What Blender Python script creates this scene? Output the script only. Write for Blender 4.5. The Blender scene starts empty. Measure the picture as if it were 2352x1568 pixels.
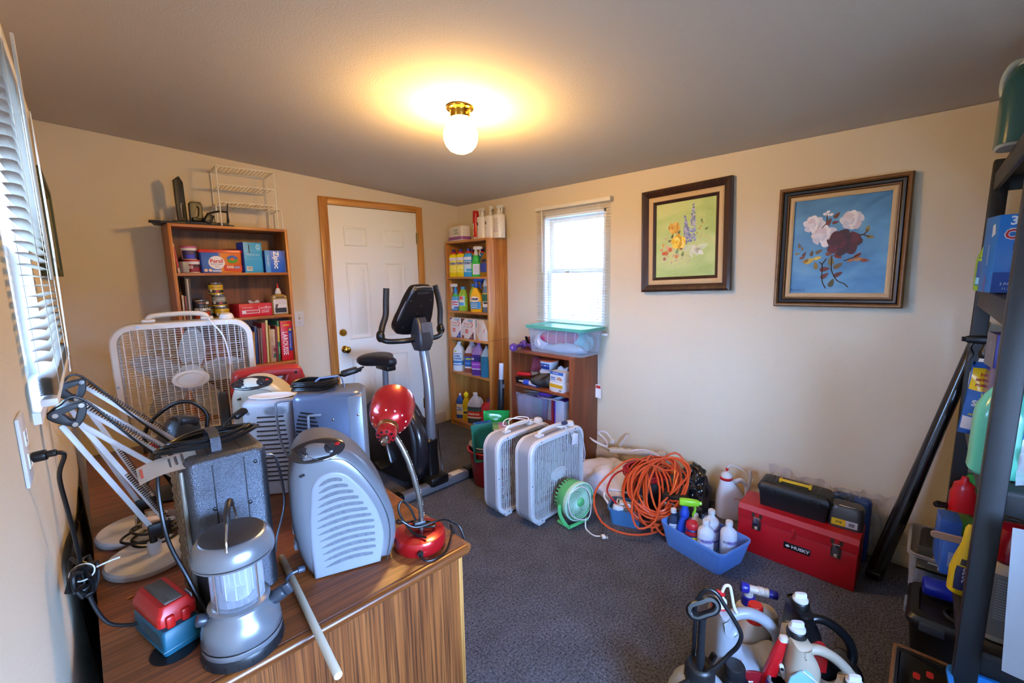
import bpy, bmesh, math, random
from math import sin, cos, pi, radians as rad
from mathutils import Vector, Matrix, Euler
random.seed(7)
SC = bpy.context.scene
COL = SC.collection
# ---------------------------------------------------------------- camera
cd = bpy.data.cameras.new('camera'); cam = bpy.data.objects.new('camera', cd); COL.objects.link(cam)
cd.sensor_width = 36.0; cd.lens = 1018.57 / 2352 * 36.0; cd.clip_start = 0.02; cd.clip_end = 60
def _cam(yaw, pitch, roll, loc):
    y, p, r = rad(yaw), rad(pitch), rad(roll)
    F = Vector((cos(y)*cos(p), sin(y)*cos(p), -sin(p))); R = Vector((sin(y), -cos(y), 0)); U = R.cross(F)
    R2 = cos(r)*R + sin(r)*U; U2 = -sin(r)*R + cos(r)*U
    M = Matrix((R2, U2, -F)).transposed().to_4x4(); M.translation = loc
    return M
cam.matrix_world = _cam(45.62, 8.496, -0.884, Vector((0, 0, 1.475)))
SC.camera = cam
# ---------------------------------------------------------------- view, world
SC.view_settings.view_transform = 'Standard'; SC.view_settings.look = 'None'
SC.view_settings.gamma = 1.0; SC.view_settings.use_curve_mapping = False
SC.view_settings.exposure = 0.25
SC.cycles.max_bounces = 8; SC.cycles.diffuse_bounces = 5; SC.cycles.glossy_bounces = 3
SC.cycles.transmission_bounces = 5; SC.cycles.transparent_max_bounces = 16
SC.cycles.caustics_reflective = False; SC.cycles.caustics_refractive = False
SC.cycles.sample_clamp_indirect = 6.0
W = bpy.data.worlds.new('sky'); SC.world = W; W.use_nodes = True
nt = W.node_tree; bg = nt.nodes['Background']
tc = nt.nodes.new('ShaderNodeTexCoord'); sx = nt.nodes.new('ShaderNodeSeparateXYZ'); cr = nt.nodes.new('ShaderNodeValToRGB')
nt.links.new(tc.outputs['Generated'], sx.inputs[0])
mr = nt.nodes.new('ShaderNodeMapRange'); mr.inputs['From Min'].default_value = -1; mr.inputs['From Max'].default_value = 1
nt.links.new(sx.outputs['Z'], mr.inputs['Value']); nt.links.new(mr.outputs[0], cr.inputs[0]); nt.links.new(cr.outputs[0], bg.inputs[0])
el = cr.color_ramp.elements
el[0].position = 0.485; el[0].color = (0.06, 0.065, 0.07, 1); el[1].position = 0.515; el[1].color = (0.31, 0.53, 1.0, 1)
bg.inputs[1].default_value = 80
# ---------------------------------------------------------------- materials
_M = {}
def hexc(h):
    h = h.lstrip('#'); c = [int(h[i:i+2], 16)/255 for i in (0, 2, 4)]
    return tuple(x/12.92 if x <= .04045 else ((x+.055)/1.055)**2.4 for x in c)
def _col(c): return hexc(c) if isinstance(c, str) else tuple(c)
def node_mat(key):
    m = bpy.data.materials.new(key); m.use_nodes = True
    nt = m.node_tree; b = nt.nodes['Principled BSDF']
    return m, nt, b
def mat(c, rough=.45, metal=0.0, var=.06, scale=9.0, trans=0.0, spec=.5, bump=0.0, bscale=60, coat=0.0, sss=0.0, alpha=1.0):
    """plain plastic / metal / paper: a principled surface with a little procedural unevenness"""
    key = ('m', str(c), rough, metal, var, scale, trans, spec, bump, bscale, coat, sss, alpha)
    if key in _M: return _M[key]
    m, nt, b = node_mat('surface_%d' % len(_M)); c = _col(c)
    t = nt.nodes.new('ShaderNodeTexCoord'); n = nt.nodes.new('ShaderNodeTexNoise'); n.inputs['Scale'].default_value = scale; n.inputs['Detail'].default_value = 3
    nt.links.new(t.outputs['Object'], n.inputs['Vector'])
    mx = nt.nodes.new('ShaderNodeMix'); mx.data_type = 'RGBA'
    mx.inputs['A'].default_value = (*[x*(1-var) for x in c], 1); mx.inputs['B'].default_value = (*[min(1, x*(1+var)) for x in c], 1)
    nt.links.new(n.outputs['Fac'], mx.inputs['Factor']); nt.links.new(mx.outputs['Result'], b.inputs['Base Color'])
    b.inputs['Roughness'].default_value = rough; b.inputs['Metallic'].default_value = metal
    b.inputs['Transmission Weight'].default_value = trans; b.inputs['Specular IOR Level'].default_value = spec
    b.inputs['Coat Weight'].default_value = coat; b.inputs['Alpha'].default_value = alpha
    if bump:
        n2 = nt.nodes.new('ShaderNodeTexNoise'); n2.inputs['Scale'].default_value = bscale; n2.inputs['Detail'].default_value = 4
        nt.links.new(t.outputs['Object'], n2.inputs['Vector'])
        bp = nt.nodes.new('ShaderNodeBump'); bp.inputs['Strength'].default_value = bump; bp.inputs['Distance'].default_value = .01
        nt.links.new(n2.outputs['Fac'], bp.inputs['Height']); nt.links.new(bp.outputs[0], b.inputs['Normal'])
    _M[key] = m; return m
def wood(c1, c2, scale=1.0, axis='Z', rough=.4, dens=14.0, detail=.5, coat=0.15):
    key = ('w', c1, c2, scale, axis, rough, dens, detail)
    if key in _M: return _M[key]
    m, nt, b = node_mat('wood_%d' % len(_M))
    t = nt.nodes.new('ShaderNodeTexCoord'); mp = nt.nodes.new('ShaderNodeMapping')
    s = {'X': (.7, dens, dens), 'Y': (dens, .7, dens), 'Z': (dens, dens, .7)}[axis]
    mp.inputs['Scale'].default_value = [v*scale for v in s]
    nt.links.new(t.outputs['Object'], mp.inputs['Vector'])
    n = nt.nodes.new('ShaderNodeTexNoise'); n.inputs['Scale'].default_value = 1.6; n.inputs['Detail'].default_value = 6; n.inputs['Distortion'].default_value = 1.1
    nt.links.new(mp.outputs[0], n.inputs['Vector'])
    mp2 = nt.nodes.new('ShaderNodeMapping'); s2 = {'X': (3, 260, 260), 'Y': (260, 3, 260), 'Z': (260, 260, 3)}[axis]
    mp2.inputs['Scale'].default_value = [v*scale for v in s2]; nt.links.new(t.outputs['Object'], mp2.inputs['Vector'])
    n2 = nt.nodes.new('ShaderNodeTexNoise'); n2.inputs['Scale'].default_value = 1.0; n2.inputs['Detail'].default_value = 2
    nt.links.new(mp2.outputs[0], n2.inputs['Vector'])
    rp = nt.nodes.new('ShaderNodeValToRGB'); e = rp.color_ramp.elements
    e[0].position = .36; e[0].color = (*_col(c1), 1); e[1].position = .62; e[1].color = (*_col(c2), 1)
    nt.links.new(n.outputs['Fac'], rp.inputs[0])
    rp2 = nt.nodes.new('ShaderNodeValToRGB'); e = rp2.color_ramp.elements
    k = 1-detail; e[0].position = .38; e[0].color = (k, k, k, 1); e[1].position = .52; e[1].color = (1, 1, 1, 1)
    nt.links.new(n2.outputs['Fac'], rp2.inputs[0])
    mx = nt.nodes.new('ShaderNodeMix'); mx.data_type = 'RGBA'; mx.blend_type = 'MULTIPLY'; mx.inputs['Factor'].default_value = 1
    nt.links.new(rp.outputs[0], mx.inputs['A']); nt.links.new(rp2.outputs[0], mx.inputs['B'])
    nt.links.new(mx.outputs['Result'], b.inputs['Base Color'])
    b.inputs['Roughness'].default_value = rough; b.inputs['Coat Weight'].default_value = coat; b.inputs['Coat Roughness'].default_value = .25
    bp = nt.nodes.new('ShaderNodeBump'); bp.inputs['Strength'].default_value = .12; bp.inputs['Distance'].default_value = .002
    nt.links.new(n2.outputs['Fac'], bp.inputs['Height']); nt.links.new(bp.outputs[0], b.inputs['Normal'])
    _M[key] = m; return m
def clear(c='#ffffff', opacity=.25, rough=.12, key=None):
    """clear or tinted thin plastic: part see-through, part glossy"""
    k = ('c', str(c), opacity, rough)
    if k in _M: return _M[k]
    m, nt, b = node_mat('clear_%d' % len(_M))
    b.inputs['Base Color'].default_value = (*_col(c), 1); b.inputs['Roughness'].default_value = rough
    tr = nt.nodes.new('ShaderNodeBsdfTransparent'); tr.inputs[0].default_value = (*[.55+.45*x for x in _col(c)], 1)
    lw = nt.nodes.new('ShaderNodeLayerWeight'); lw.inputs['Blend'].default_value = .35
    n = nt.nodes.new('ShaderNodeTexNoise'); n.inputs['Scale'].default_value = 14
    ma = nt.nodes.new('ShaderNodeMath'); ma.operation = 'MULTIPLY_ADD'; ma.inputs[1].default_value = .5; ma.inputs[2].default_value = opacity - .04
    nt.links.new(lw.outputs['Facing'], ma.inputs[0])
    mb_ = nt.nodes.new('ShaderNodeMath'); mb_.operation = 'MULTIPLY_ADD'; mb_.inputs[1].default_value = .1; mb_.use_clamp = True
    nt.links.new(n.outputs['Fac'], mb_.inputs[0]); nt.links.new(ma.outputs[0], mb_.inputs[2])
    ms = nt.nodes.new('ShaderNodeMixShader'); o = nt.nodes['Material Output']
    nt.links.new(mb_.outputs[0], ms.inputs[0]); nt.links.new(tr.outputs[0], ms.inputs[1]); nt.links.new(b.outputs[0], ms.inputs[2]); nt.links.new(ms.outputs[0], o.inputs[0])
    _M[k] = m; return m
def emit(c, s):
    k = ('e', str(c), s)
    if k in _M: return _M[k]
    m, nt, b = node_mat('glow_%d' % len(_M)); b.inputs['Base Color'].default_value = (*_col(c), 1)
    b.inputs['Emission Color'].default_value = (*_col(c), 1); b.inputs['Emission Strength'].default_value = s
    _M[k] = m; return m
def zones(stops, axis='Z', rough=.4, lo=0., hi=1., hard=True):
    """printed colour bands along one local axis (in object units)"""
    k = ('z', str(stops), axis, rough, lo, hi, hard)
    if k in _M: return _M[k]
    m, nt, b = node_mat('bands_%d' % len(_M)); t = nt.nodes.new('ShaderNodeTexCoord'); s = nt.nodes.new('ShaderNodeSeparateXYZ')
    nt.links.new(t.outputs['Object'], s.inputs[0]); r = nt.nodes.new('ShaderNodeMapRange'); r.inputs['From Min'].default_value = lo; r.inputs['From Max'].default_value = hi
    nt.links.new(s.outputs[axis], r.inputs[0]); c = nt.nodes.new('ShaderNodeValToRGB'); c.color_ramp.interpolation = 'CONSTANT' if hard else 'LINEAR'
    e = c.color_ramp.elements
    e[0].position = stops[0][0]; e[0].color = (*_col(stops[0][1]), 1)
    e[1].position = stops[1][0]; e[1].color = (*_col(stops[1][1]), 1)
    for p, q in stops[2:]:
        x = e.new(p); x.color = (*_col(q), 1)
    nt.links.new(r.outputs[0], c.inputs[0]); nt.links.new(c.outputs[0], b.inputs['Base Color']); b.inputs['Roughness'].default_value = rough
    _M[k] = m; return m
# ---------------------------------------------------------------- mesh builder
def sgn_pow(x, p): return math.copysign(abs(x)**p, x)
def catmull(pts, n=8, closed=False):
    P_ = [Vector(p) for p in pts]; out = []; L = len(P_)
    rng = range(L) if closed else range(L-1)
    for i in rng:
        a = P_[(i-1) % L] if closed or i > 0 else P_[0]*2-P_[1]
        b, c = P_[i], P_[(i+1) % L]
        d = P_[(i+2) % L] if closed or i+2 < L else P_[-1]*2-P_[-2]
        for k in range(n):
            t = k/n
            out.append(.5*((2*b)+(c-a)*t+(2*a-5*b+4*c-d)*t*t+(3*b-a-3*c+d)*t**3))
    if not closed: out.append(P_[-1])
    return out
class MB:
    def __init__(s): s.b = bmesh.new()
    def _add(s, verts, faces, M=None):
        vs = [s.b.verts.new(M @ Vector(v) if M else v) for v in verts]
        for f in faces:
            try: s.b.faces.new([vs[i] for i in f])
            except ValueError: pass
        return vs
    def box(s, c, d, rot=None, bev=0., seg=2, taper=None):
        x, y, z = [v/2 for v in d]; tx, ty = taper or (1, 1)
        V = [(-x, -y, -z), (x, -y, -z), (x, y, -z), (-x, y, -z), (-x*tx, -y*ty, z), (x*tx, -y*ty, z), (x*tx, y*ty, z), (-x*tx, y*ty, z)]
        F = [(0, 3, 2, 1), (4, 5, 6, 7), (0, 1, 5, 4), (1, 2, 6, 5), (2, 3, 7, 6), (3, 0, 4, 7)]
        M = Matrix.Translation(c) @ (Euler(rot).to_matrix().to_4x4() if rot else Matrix())
        vs = s._add(V, F, M)
        if bev:
            es = {e for v in vs for e in v.link_edges}
            bmesh.ops.bevel(s.b, geom=list(es), offset=bev, segments=seg, profile=.5, affect='EDGES')
        return s
    def span(s, a, b, bev=0., **k):
        return s.box([(p+q)/2 for p, q in zip(a, b)], [abs(q-p) for p, q in zip(a, b)], bev=bev, **k)
    def rings(s, R, closed_loop=True, cap0=True, cap1=True, loop=False):
        """join a list of rings (lists of points) into a skin"""
        V = [[s.b.verts.new(p) for p in r] for r in R]; n = len(R[0])
        rr = range(len(V)) if loop else range(len(V)-1)
        for i in rr:
            A, B = V[i], V[(i+1) % len(V)]
            for j in range(n if closed_loop else n-1):
                try: s.b.faces.new((A[j], A[(j+1) % n], B[(j+1) % n], B[j]))
                except ValueError: pass
        if closed_loop and not loop:
            if cap0:
                try: s.b.faces.new(V[0][::-1])
                except ValueError: pass
            if cap1:
                try: s.b.faces.new(V[-1])
                except ValueError: pass
        return s
    def lathe(s, prof, n=24, c=(0, 0, 0), axis=None, cap0=True, cap1=True):
        M = Matrix.Translation(c)
        if axis is not None: M = M @ Vector((0, 0, 1)).rotation_difference(Vector(axis).normalized()).to_matrix().to_4x4()
        R = [[M @ Vector((max(r, 1e-5)*cos(2*pi*k/n), max(r, 1e-5)*sin(2*pi*k/n), z)) for k in range(n)] for r, z in prof]
        return s.rings(R, cap0=cap0, cap1=cap1)
    def cyl(s, p0, p1, r0, r1=None, n=16):
        p0, p1 = Vector(p0), Vector(p1); r1 = r0 if r1 is None else r1
        return s.lathe([(r0, 0), (r1, (p1-p0).length)], n, p0, p1-p0)
    def rod(s, p0, p1, r, e=None, n=16):
        """cylinder with softened ends"""
        p0, p1 = Vector(p0), Vector(p1); L = (p1-p0).length; e = min(e or r*.25, L/3)
        return s.lathe([(r-e, 0), (r-e*.3, e*.3), (r, e), (r, L-e), (r-e*.3, L-e*.3), (r-e, L)], n, p0, p1-p0)
    def tube(s, pts, r, n=8, k=6, closed=False, smooth=True, flat=1.0):
        pts = catmull(pts, k, closed) if smooth else [Vector(p) for p in pts]
        L = len(pts); up = None; R = []
        for i, p in enumerate(pts):
            a = pts[(i-1) % L] if closed or i else p; b = pts[(i+1) % L] if closed or i < L-1 else p
            t = (b-a)
            if t.length < 1e-9: t = Vector((0, 0, 1))
            t.normalize()
            if up is None:
                up = Vector((0, 0, 1)) if abs(t.z) < .9 else Vector((1, 0, 0))
            up = (up - t*up.dot(t))
            if up.length < 1e-6: up = t.orthogonal()
            up.normalize(); sd = t.cross(up); rr = r(i/(L-1)) if callable(r) else r
            R.append([p + (sd*cos(2*pi*j/n)*flat+up*sin(2*pi*j/n))*rr for j in range(n)])
        return s.rings(R, loop=closed)
    def loft(s, secs, n=28, M=None, cap0=True, cap1=True):
        R = [[Vector(p) for p in sec_ring(q, n)] for q in secs]
        if M: R = [[M @ p for p in r] for r in R]
        return s.rings(R, cap0=cap0, cap1=cap1)
    def ico(s, c, r, sub=2, sc=(1, 1, 1), rot=None):
        M = Matrix.Translation(c) @ (Euler(rot).to_matrix().to_4x4() if rot else Matrix()) @ Matrix.Diagonal((sc[0]*r, sc[1]*r, sc[2]*r, 1))
        bmesh.ops.create_uvsphere(s.b, u_segments=8*sub, v_segments=5*sub, radius=1, matrix=M); return s
    def quad(s, *p):
        s._add(p, [tuple(range(len(p)))]); return s
    def grid(s, fn, nu, nv):
        """sheet from fn(u,v) in 0..1"""
        V = [[s.b.verts.new(fn(i/nu, j/nv)) for j in range(nv+1)] for i in range(nu+1)]
        for i in range(nu):
            for j in range(nv): s.b.faces.new((V[i][j], V[i+1][j], V[i+1][j+1], V[i][j+1]))
        return s
    def poly(s, outline, z0, z1, M=None):
        """extrude a flat outline (x,y) from z0 to z1"""
        n = len(outline); V = [(x, y, z0) for x, y in outline]+[(x, y, z1) for x, y in outline]
        F = [tuple(range(n))[::-1], tuple(range(n, 2*n))]+[(i, (i+1) % n, n+(i+1) % n, n+i) for i in range(n)]
        s._add(V, F, M); return s
    def xf(s, M): bmesh.ops.transform(s.b, matrix=M, verts=s.b.verts); return s
    def merge(s, me, M=None):
        t = bmesh.new(); t.from_mesh(me)
        if M: bmesh.ops.transform(t, matrix=M, verts=t.verts)
        tm = bpy.data.meshes.new('t'); t.to_mesh(tm); t.free(); s.b.from_mesh(tm); bpy.data.meshes.remove(tm); return s
    def mesh(s, name, m, sharp=38, solid=0.):
        if solid:
            bmesh.ops.solidify(s.b, geom=list(s.b.faces), thickness=solid)
        bmesh.ops.recalc_face_normals(s.b, faces=s.b.faces)
        me = bpy.data.meshes.new(name); s.b.to_mesh(me); s.b.free()
        if m: me.materials.append(m)
        if len(me.polygons):
            me.shade_smooth(); me.set_sharp_from_angle(angle=rad(sharp))
        return me
def sec_pt(q, a, off=0.):
    z, rx, ry = q[:3]; e = q[3] if len(q) > 3 else 2; cx = q[4] if len(q) > 4 else 0; cy = q[5] if len(q) > 5 else 0
    return ((rx+off)*sgn_pow(cos(a), 2/e)+cx, (ry+off)*sgn_pow(sin(a), 2/e)+cy, z)
def sec_ring(q, n): return [sec_pt(q, 2*pi*(k+.5)/n) for k in range(n)]
def sec_at(secs, z):
    for a, b in zip(secs, secs[1:]):
        if a[0] <= z <= b[0] and b[0] > a[0]:
            t = (z-a[0])/(b[0]-a[0]); A = list(a)+[2, 0, 0][len(a)-3:]; B = list(b)+[2, 0, 0][len(b)-3:]
            return tuple(p+(q-p)*t for p, q in zip(A, B))
    return secs[-1] if z > secs[-1][0] else secs[0]
# ---------------------------------------------------------------- things, parts
def _link(name, me, parent=None):
    o = bpy.data.objects.new(name, me); COL.objects.link(o)
    if parent is not None: o.parent = parent
    return o
def T(name, label, cat, loc=(0, 0, 0), rz=0., group=None, rot=None):
    o = _link(name, None); o.empty_display_size = .05; o.location = loc; o.rotation_euler = rot or (0, 0, rad(rz))
    o['label'] = label; o['category'] = cat
    if group: o['group'] = group
    return o
def P(name, mb, m, parent, loc=None, rot=None, label=None, sharp=38, solid=0., stuff=False):
    me = mb.mesh(name, m, sharp, solid) if isinstance(mb, MB) else mb
    if not isinstance(mb, MB) and m and not me.materials: me.materials.append(m)
    o = _link(name, me, parent)
    if loc: o.location = loc
    if rot: o.rotation_euler = rot
    if label: o['label'] = label
    if stuff: o['kind'] = 'stuff'
    return o
def S(name, label, cat, mb, m, loc=(0, 0, 0), rz=0., group=None, rot=None, sharp=38, solid=0.):
    o = P(name, mb, m, None, sharp=sharp, solid=solid); o.location = loc; o.rotation_euler = rot or (0, 0, rad(rz))
    o['label'] = label; o['category'] = cat
    if group: o['group'] = group
    return o
def ST(name, mb, m, sharp=38):
    o = P(name, mb, m, None, sharp=sharp); o['kind'] = 'structure'; return o
def dup(o, loc, label, rz=None, rot=None, group=None):
    c = o.copy(); COL.objects.link(c); c.location = loc; c['label'] = label
    if rz is not None: c.rotation_euler = (0, 0, rad(rz))
    if rot: c.rotation_euler = rot
    if group: c['group'] = group
    for ch in list(o.children):
        k = ch.copy(); COL.objects.link(k); k.parent = c
        for g in list(ch.children):
            h = g.copy(); COL.objects.link(h); h.parent = k
    return c
_fc = {}
def text_me(txt, size, m, ext=.0, align='CENTER', bold=0., warp=None, sx=1.0, M=None):
    cu = bpy.data.curves.new('t', 'FONT'); cu.body = txt; cu.size = size; cu.align_x = align; cu.align_y = 'CENTER'; cu.resolution_u = 2; cu.fill_mode = 'FRONT'
    cu.extrude = ext; cu.offset = bold
    ob = bpy.data.objects.new('t', cu); me = bpy.data.meshes.new_from_object(ob); bpy.data.objects.remove(ob); bpy.data.curves.remove(cu)
    for v in me.vertices:
        v.co.x *= sx
        if warp: v.co = warp(v.co.x, v.co.y)
    if M: me.transform(M)
    me.materials.clear(); me.materials.append(m); return me
# text standing on a face that looks along local -Y: x right, z up
FRONT = Matrix.Rotation(pi/2, 4, 'X')
def text(txt, size, c, parent, loc, rot=None, name='lettering', bold=0., sx=1., align='CENTER', rough=.5):
    """flat print; default plane faces local -Y"""
    me = text_me(txt, size, mat(c, rough), bold=bold, sx=sx, align=align); o = _link(name, me, parent); o.location = loc
    o.rotation_euler = rot if rot else (pi/2, 0, 0); return o
def wraptext(txt, size, c, parent, secs, z, a=-pi/2, off=.0011, name='lettering', bold=0., sx=1., vert=False):
    q = sec_at(secs, z); R = max(.01, (q[1]+q[2])/2)
    def w(x, y):
        if vert: x, y = y, -x
        zz = z+y; return Vector(sec_pt(sec_at(secs, zz), a+x/R, off))
    me = text_me(txt, size, mat(c, .5), bold=bold, sx=sx, warp=w); return _link(name, me, parent)
def wrap(parent, secs, z0, z1, a0, a1, m, off=.0006, name='label', nu=14, nv=4):
    nu = max(nu, int(abs(a1-a0)*9)); mb = MB(); mb.grid(lambda u, v: sec_pt(sec_at(secs, z0+(z1-z0)*v), a0+(a1-a0)*u, off), nu, nv); return P(name, mb, m, parent)
def blob2d(outline, holes, th, bev, closed=True, res=6):
    """rounded slab cut from a smooth outline with holes, in the XZ plane, thickness along Y"""
    cu = bpy.data.curves.new('s', 'CURVE'); cu.dimensions = '2D'; cu.fill_mode = 'BOTH'; cu.resolution_u = res
    for pts in [outline]+list(holes):
        sp = cu.splines.new('BEZIER'); sp.bezier_points.add(len(pts)-1); sp.use_cyclic_u = True
        for b, p in zip(sp.bezier_points, pts):
            b.co = (p[0], p[1], 0); h = 'VECTOR' if len(p) > 2 and p[2] else 'AUTO'; b.handle_left_type = h; b.handle_right_type = h
    cu.extrude = max(0, th/2-bev); cu.bevel_depth = bev; cu.bevel_resolution = 3; cu.offset = -bev
    ob = bpy.data.objects.new('s', cu); COL.objects.link(ob)
    dg = bpy.context.evaluated_depsgraph_get(); me = bpy.data.meshes.new_from_object(ob.evaluated_get(dg))
    bpy.data.objects.remove(ob); bpy.data.curves.remove(cu); me.transform(FRONT); return me
def slab(outline, holes, th, bev, m, **k):
    me = blob2d(outline, holes, th, bev, **k); me.materials.clear(); me.materials.append(m)
    b = bmesh.new(); b.from_mesh(me); bmesh.ops.remove_doubles(b, verts=b.verts, dist=1e-5); bmesh.ops.recalc_face_normals(b, faces=b.faces); b.to_mesh(me); b.free()
    me.shade_smooth(); me.set_sharp_from_angle(angle=rad(50)); return me
def patch(parent, x0, z0, x1, z1, y, m, name='print'):
    return P(name, MB().quad((x0, y, z0), (x1, y, z0), (x1, y, z1), (x0, y, z1)), m, parent)
def rrect(w, h, r, n=5, cx=0, cy=0):
    out = []
    for sx_, sy_, a0 in ((1, -1, -pi/2), (1, 1, 0), (-1, 1, pi/2), (-1, -1, pi)):
        for k in range(n+1):
            a = a0+pi/2*k/n; out.append((cx+sx_*(w/2-r)+r*cos(a), cy+sy_*(h/2-r)+r*sin(a)))
    return out
WHITE = mat('#d2d2d0', .4); BLACK = mat('#09090a', .42); CHROME = mat('#d0d0d4', .15, 1.0); STEEL = mat('#8d9096', .3, .9)
# ================================================================ room shell
XR, YB, YF = 2.82, 3.635, -0.74
def ceil_z(x): return 2.352-.0667*(x+.055)
WALL = mat('#d6c9b0', .85, var=.03, scale=2.5, spec=.2, bump=.15, bscale=160)
CEIL = mat('#ccc4b8', .9, var=.03, scale=2, spec=.1, bump=.12, bscale=140)
TRIMW = mat('#b8a48b', .6, var=.05)
m, nt, b = node_mat('carpet'); _t = nt.nodes.new('ShaderNodeTexCoord')
n1 = nt.nodes.new('ShaderNodeTexNoise'); n1.inputs['Scale'].default_value = 110; n1.inputs['Detail'].default_value = 7; n1.inputs['Roughness'].default_value = .72
n2 = nt.nodes.new('ShaderNodeTexNoise'); n2.inputs['Scale'].default_value = 7; n2.inputs['Detail'].default_value = 4
n3 = nt.nodes.new('ShaderNodeTexVoronoi'); n3.inputs['Scale'].default_value = 45
for n in (n1, n2, n3): nt.links.new(_t.outputs['Object'], n.inputs['Vector'])
r1 = nt.nodes.new('ShaderNodeValToRGB'); e = r1.color_ramp.elements
e[0].position = .35; e[0].color = (.020, .021, .027, 1); e[1].position = .68; e[1].color = (.20, .205, .245, 1)
r2 = nt.nodes.new('ShaderNodeValToRGB'); e = r2.color_ramp.elements
e[0].position = .35; e[0].color = (.80, .78, .76, 1); e[1].position = .65; e[1].color = (1, 1, 1, 1)
r3 = nt.nodes.new('ShaderNodeValToRGB'); e = r3.color_ramp.elements      # crumbs of lint
e[0].position = .03; e[0].color = (.35, .35, .36, 1); e[1].position = .055; e[1].color = (0, 0, 0, 1)
nt.links.new(n1.outputs['Fac'], r1.inputs[0]); nt.links.new(n2.outputs['Fac'], r2.inputs[0]); nt.links.new(n3.outputs['Distance'], r3.inputs[0])
mx = nt.nodes.new('ShaderNodeMix'); mx.data_type = 'RGBA'; mx.blend_type = 'MULTIPLY'; mx.inputs['Factor'].default_value = 1
nt.links.new(r1.outputs[0], mx.inputs['A']); nt.links.new(r2.outputs[0], mx.inputs['B'])
mx2 = nt.nodes.new('ShaderNodeMix'); mx2.data_type = 'RGBA'; mx2.blend_type = 'ADD'; mx2.inputs['Factor'].default_value = .35
nt.links.new(mx.outputs['Result'], mx2.inputs['A']); nt.links.new(r3.outputs[0], mx2.inputs['B']); nt.links.new(mx2.outputs['Result'], b.inputs['Base Color'])
b.inputs['Roughness'].default_value = .95; b.inputs['Specular IOR Level'].default_value = .1
bp = nt.nodes.new('ShaderNodeBump'); bp.inputs['Strength'].default_value = .6; bp.inputs['Distance'].default_value = .006
nt.links.new(n1.outputs['Fac'], bp.inputs['Height']); nt.links.new(bp.outputs[0], b.inputs['Normal'])
CARPET = m
ST('floor', MB().span((-.3, YF-.1, -.1), (XR+.12, YB+.12, 0)), CARPET)
mb = MB(); x0, x1 = -.3, XR+.12
mb.rings([[(x0, y, ceil_z(x0)), (x1, y, ceil_z(x1)), (x1, y, ceil_z(x1)+.1), (x0, y, ceil_z(x0)+.1)] for y in (YF-.1, YB+.12)])
ST('ceiling', mb, CEIL)
def wallpoly(name, y0, y1, spans):
    """wall across the room following the sloping ceiling; spans = (x0,x1,z0,z1) with z1 None = up to the ceiling"""
    mb = MB()
    for xa, xb, z0, z1 in spans:
        ta, tb = (ceil_z(xa)-.002, ceil_z(xb)-.002) if z1 is None else (z1, z1)
        mb.rings([[(xa, y, z0), (xb, y, z0), (xb, y, tb), (xa, y, ta)] for y in (y0, y1)])
    return ST(name, mb, WALL)
wallpoly('wall_back', YB, YB+.12, [(-.25, 1.50, 0, None), (1.50, 2.342, 2.066, None), (2.342, XR+.12, 0, None)])
wallpoly('wall_front', YF-.1, YF, [(-.3, 0, 0, None), (0, .95, 0, .82), (0, .95, 1.42, None), (.95, XR+.12, 0, None)])  # opening behind the camera is added, low and wide, to let daylight in
WY0, WY1, WZ0, WZ1 = 1.885, 2.492, 1.065, 1.945
mb = MB(); zt = ceil_z(XR)-.002
mb.span((XR, YF, 0), (XR+.12, WY0, zt)).span((XR, WY1, 0), (XR+.12, YB, zt)).span((XR, WY0, 0), (XR+.12, WY1, WZ0)).span((XR, WY0, WZ1), (XR+.12, WY1, zt))
ST('wall_right', mb, WALL)
LRZ = -.859                                   # the left wall runs slightly out of square
LM = Matrix.Translation((-.11, 0, 0)) @ Matrix.Rotation(rad(LRZ), 4, 'Z')
def LW(off, y, z): return LM @ Vector((off, y, z))
mb = MB(); LY0, LY1, LZ0, LZ1 = 1.335, 1.945, 1.195, 1.935
zt = ceil_z(-.06)+.001
for a, c in (((-.12, YF-.05, 0), (0, LY0, zt)), ((-.12, LY1, 0), (0, YB+.03, zt)), ((-.12, LY0, 0), (0, LY1, LZ0)), ((-.12, LY0, LZ1), (0, LY1, zt))): mb.span(a, c)
mb.xf(LM); ST('wall_left', mb, WALL)
# unseen pale wall, added outside the far window to cut its daylight
ST('added_shade_wall', MB().span((4.4, -1.5, -.3), (4.6, 6.0, 3.4)), mat('#a8a49c', .9))
ST('ground', MB().span((-9, -9, -.35), (9, 9, -.2)), mat('#6f6c64', .95, var=.2))
# baseboards
ST('baseboard_back', MB().span((2.392, YB-.012, 0), (2.58, YB, .1), bev=.003).span((-.05, YB-.012, 0), (1.444, YB, .1), bev=.003), TRIMW)
ST('baseboard_right', MB().span((XR-.012, YF, 0), (XR, 2.92, .1), bev=.003), mat('#c9bda8', .6))
# trim of the unseen window added behind the camera to balance the daylight
fr = MB(); fr.span((-.05, YF, .77), (0, YF+.012, 1.47)).span((.95, YF, .77), (1.0, YF+.012, 1.47)).span((0, YF, 1.42), (.95, YF+.012, 1.47)).span((-.05, YF, .77), (1.0, YF+.03, .82)); ST('added_window_trim', fr, WHITE)
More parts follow.
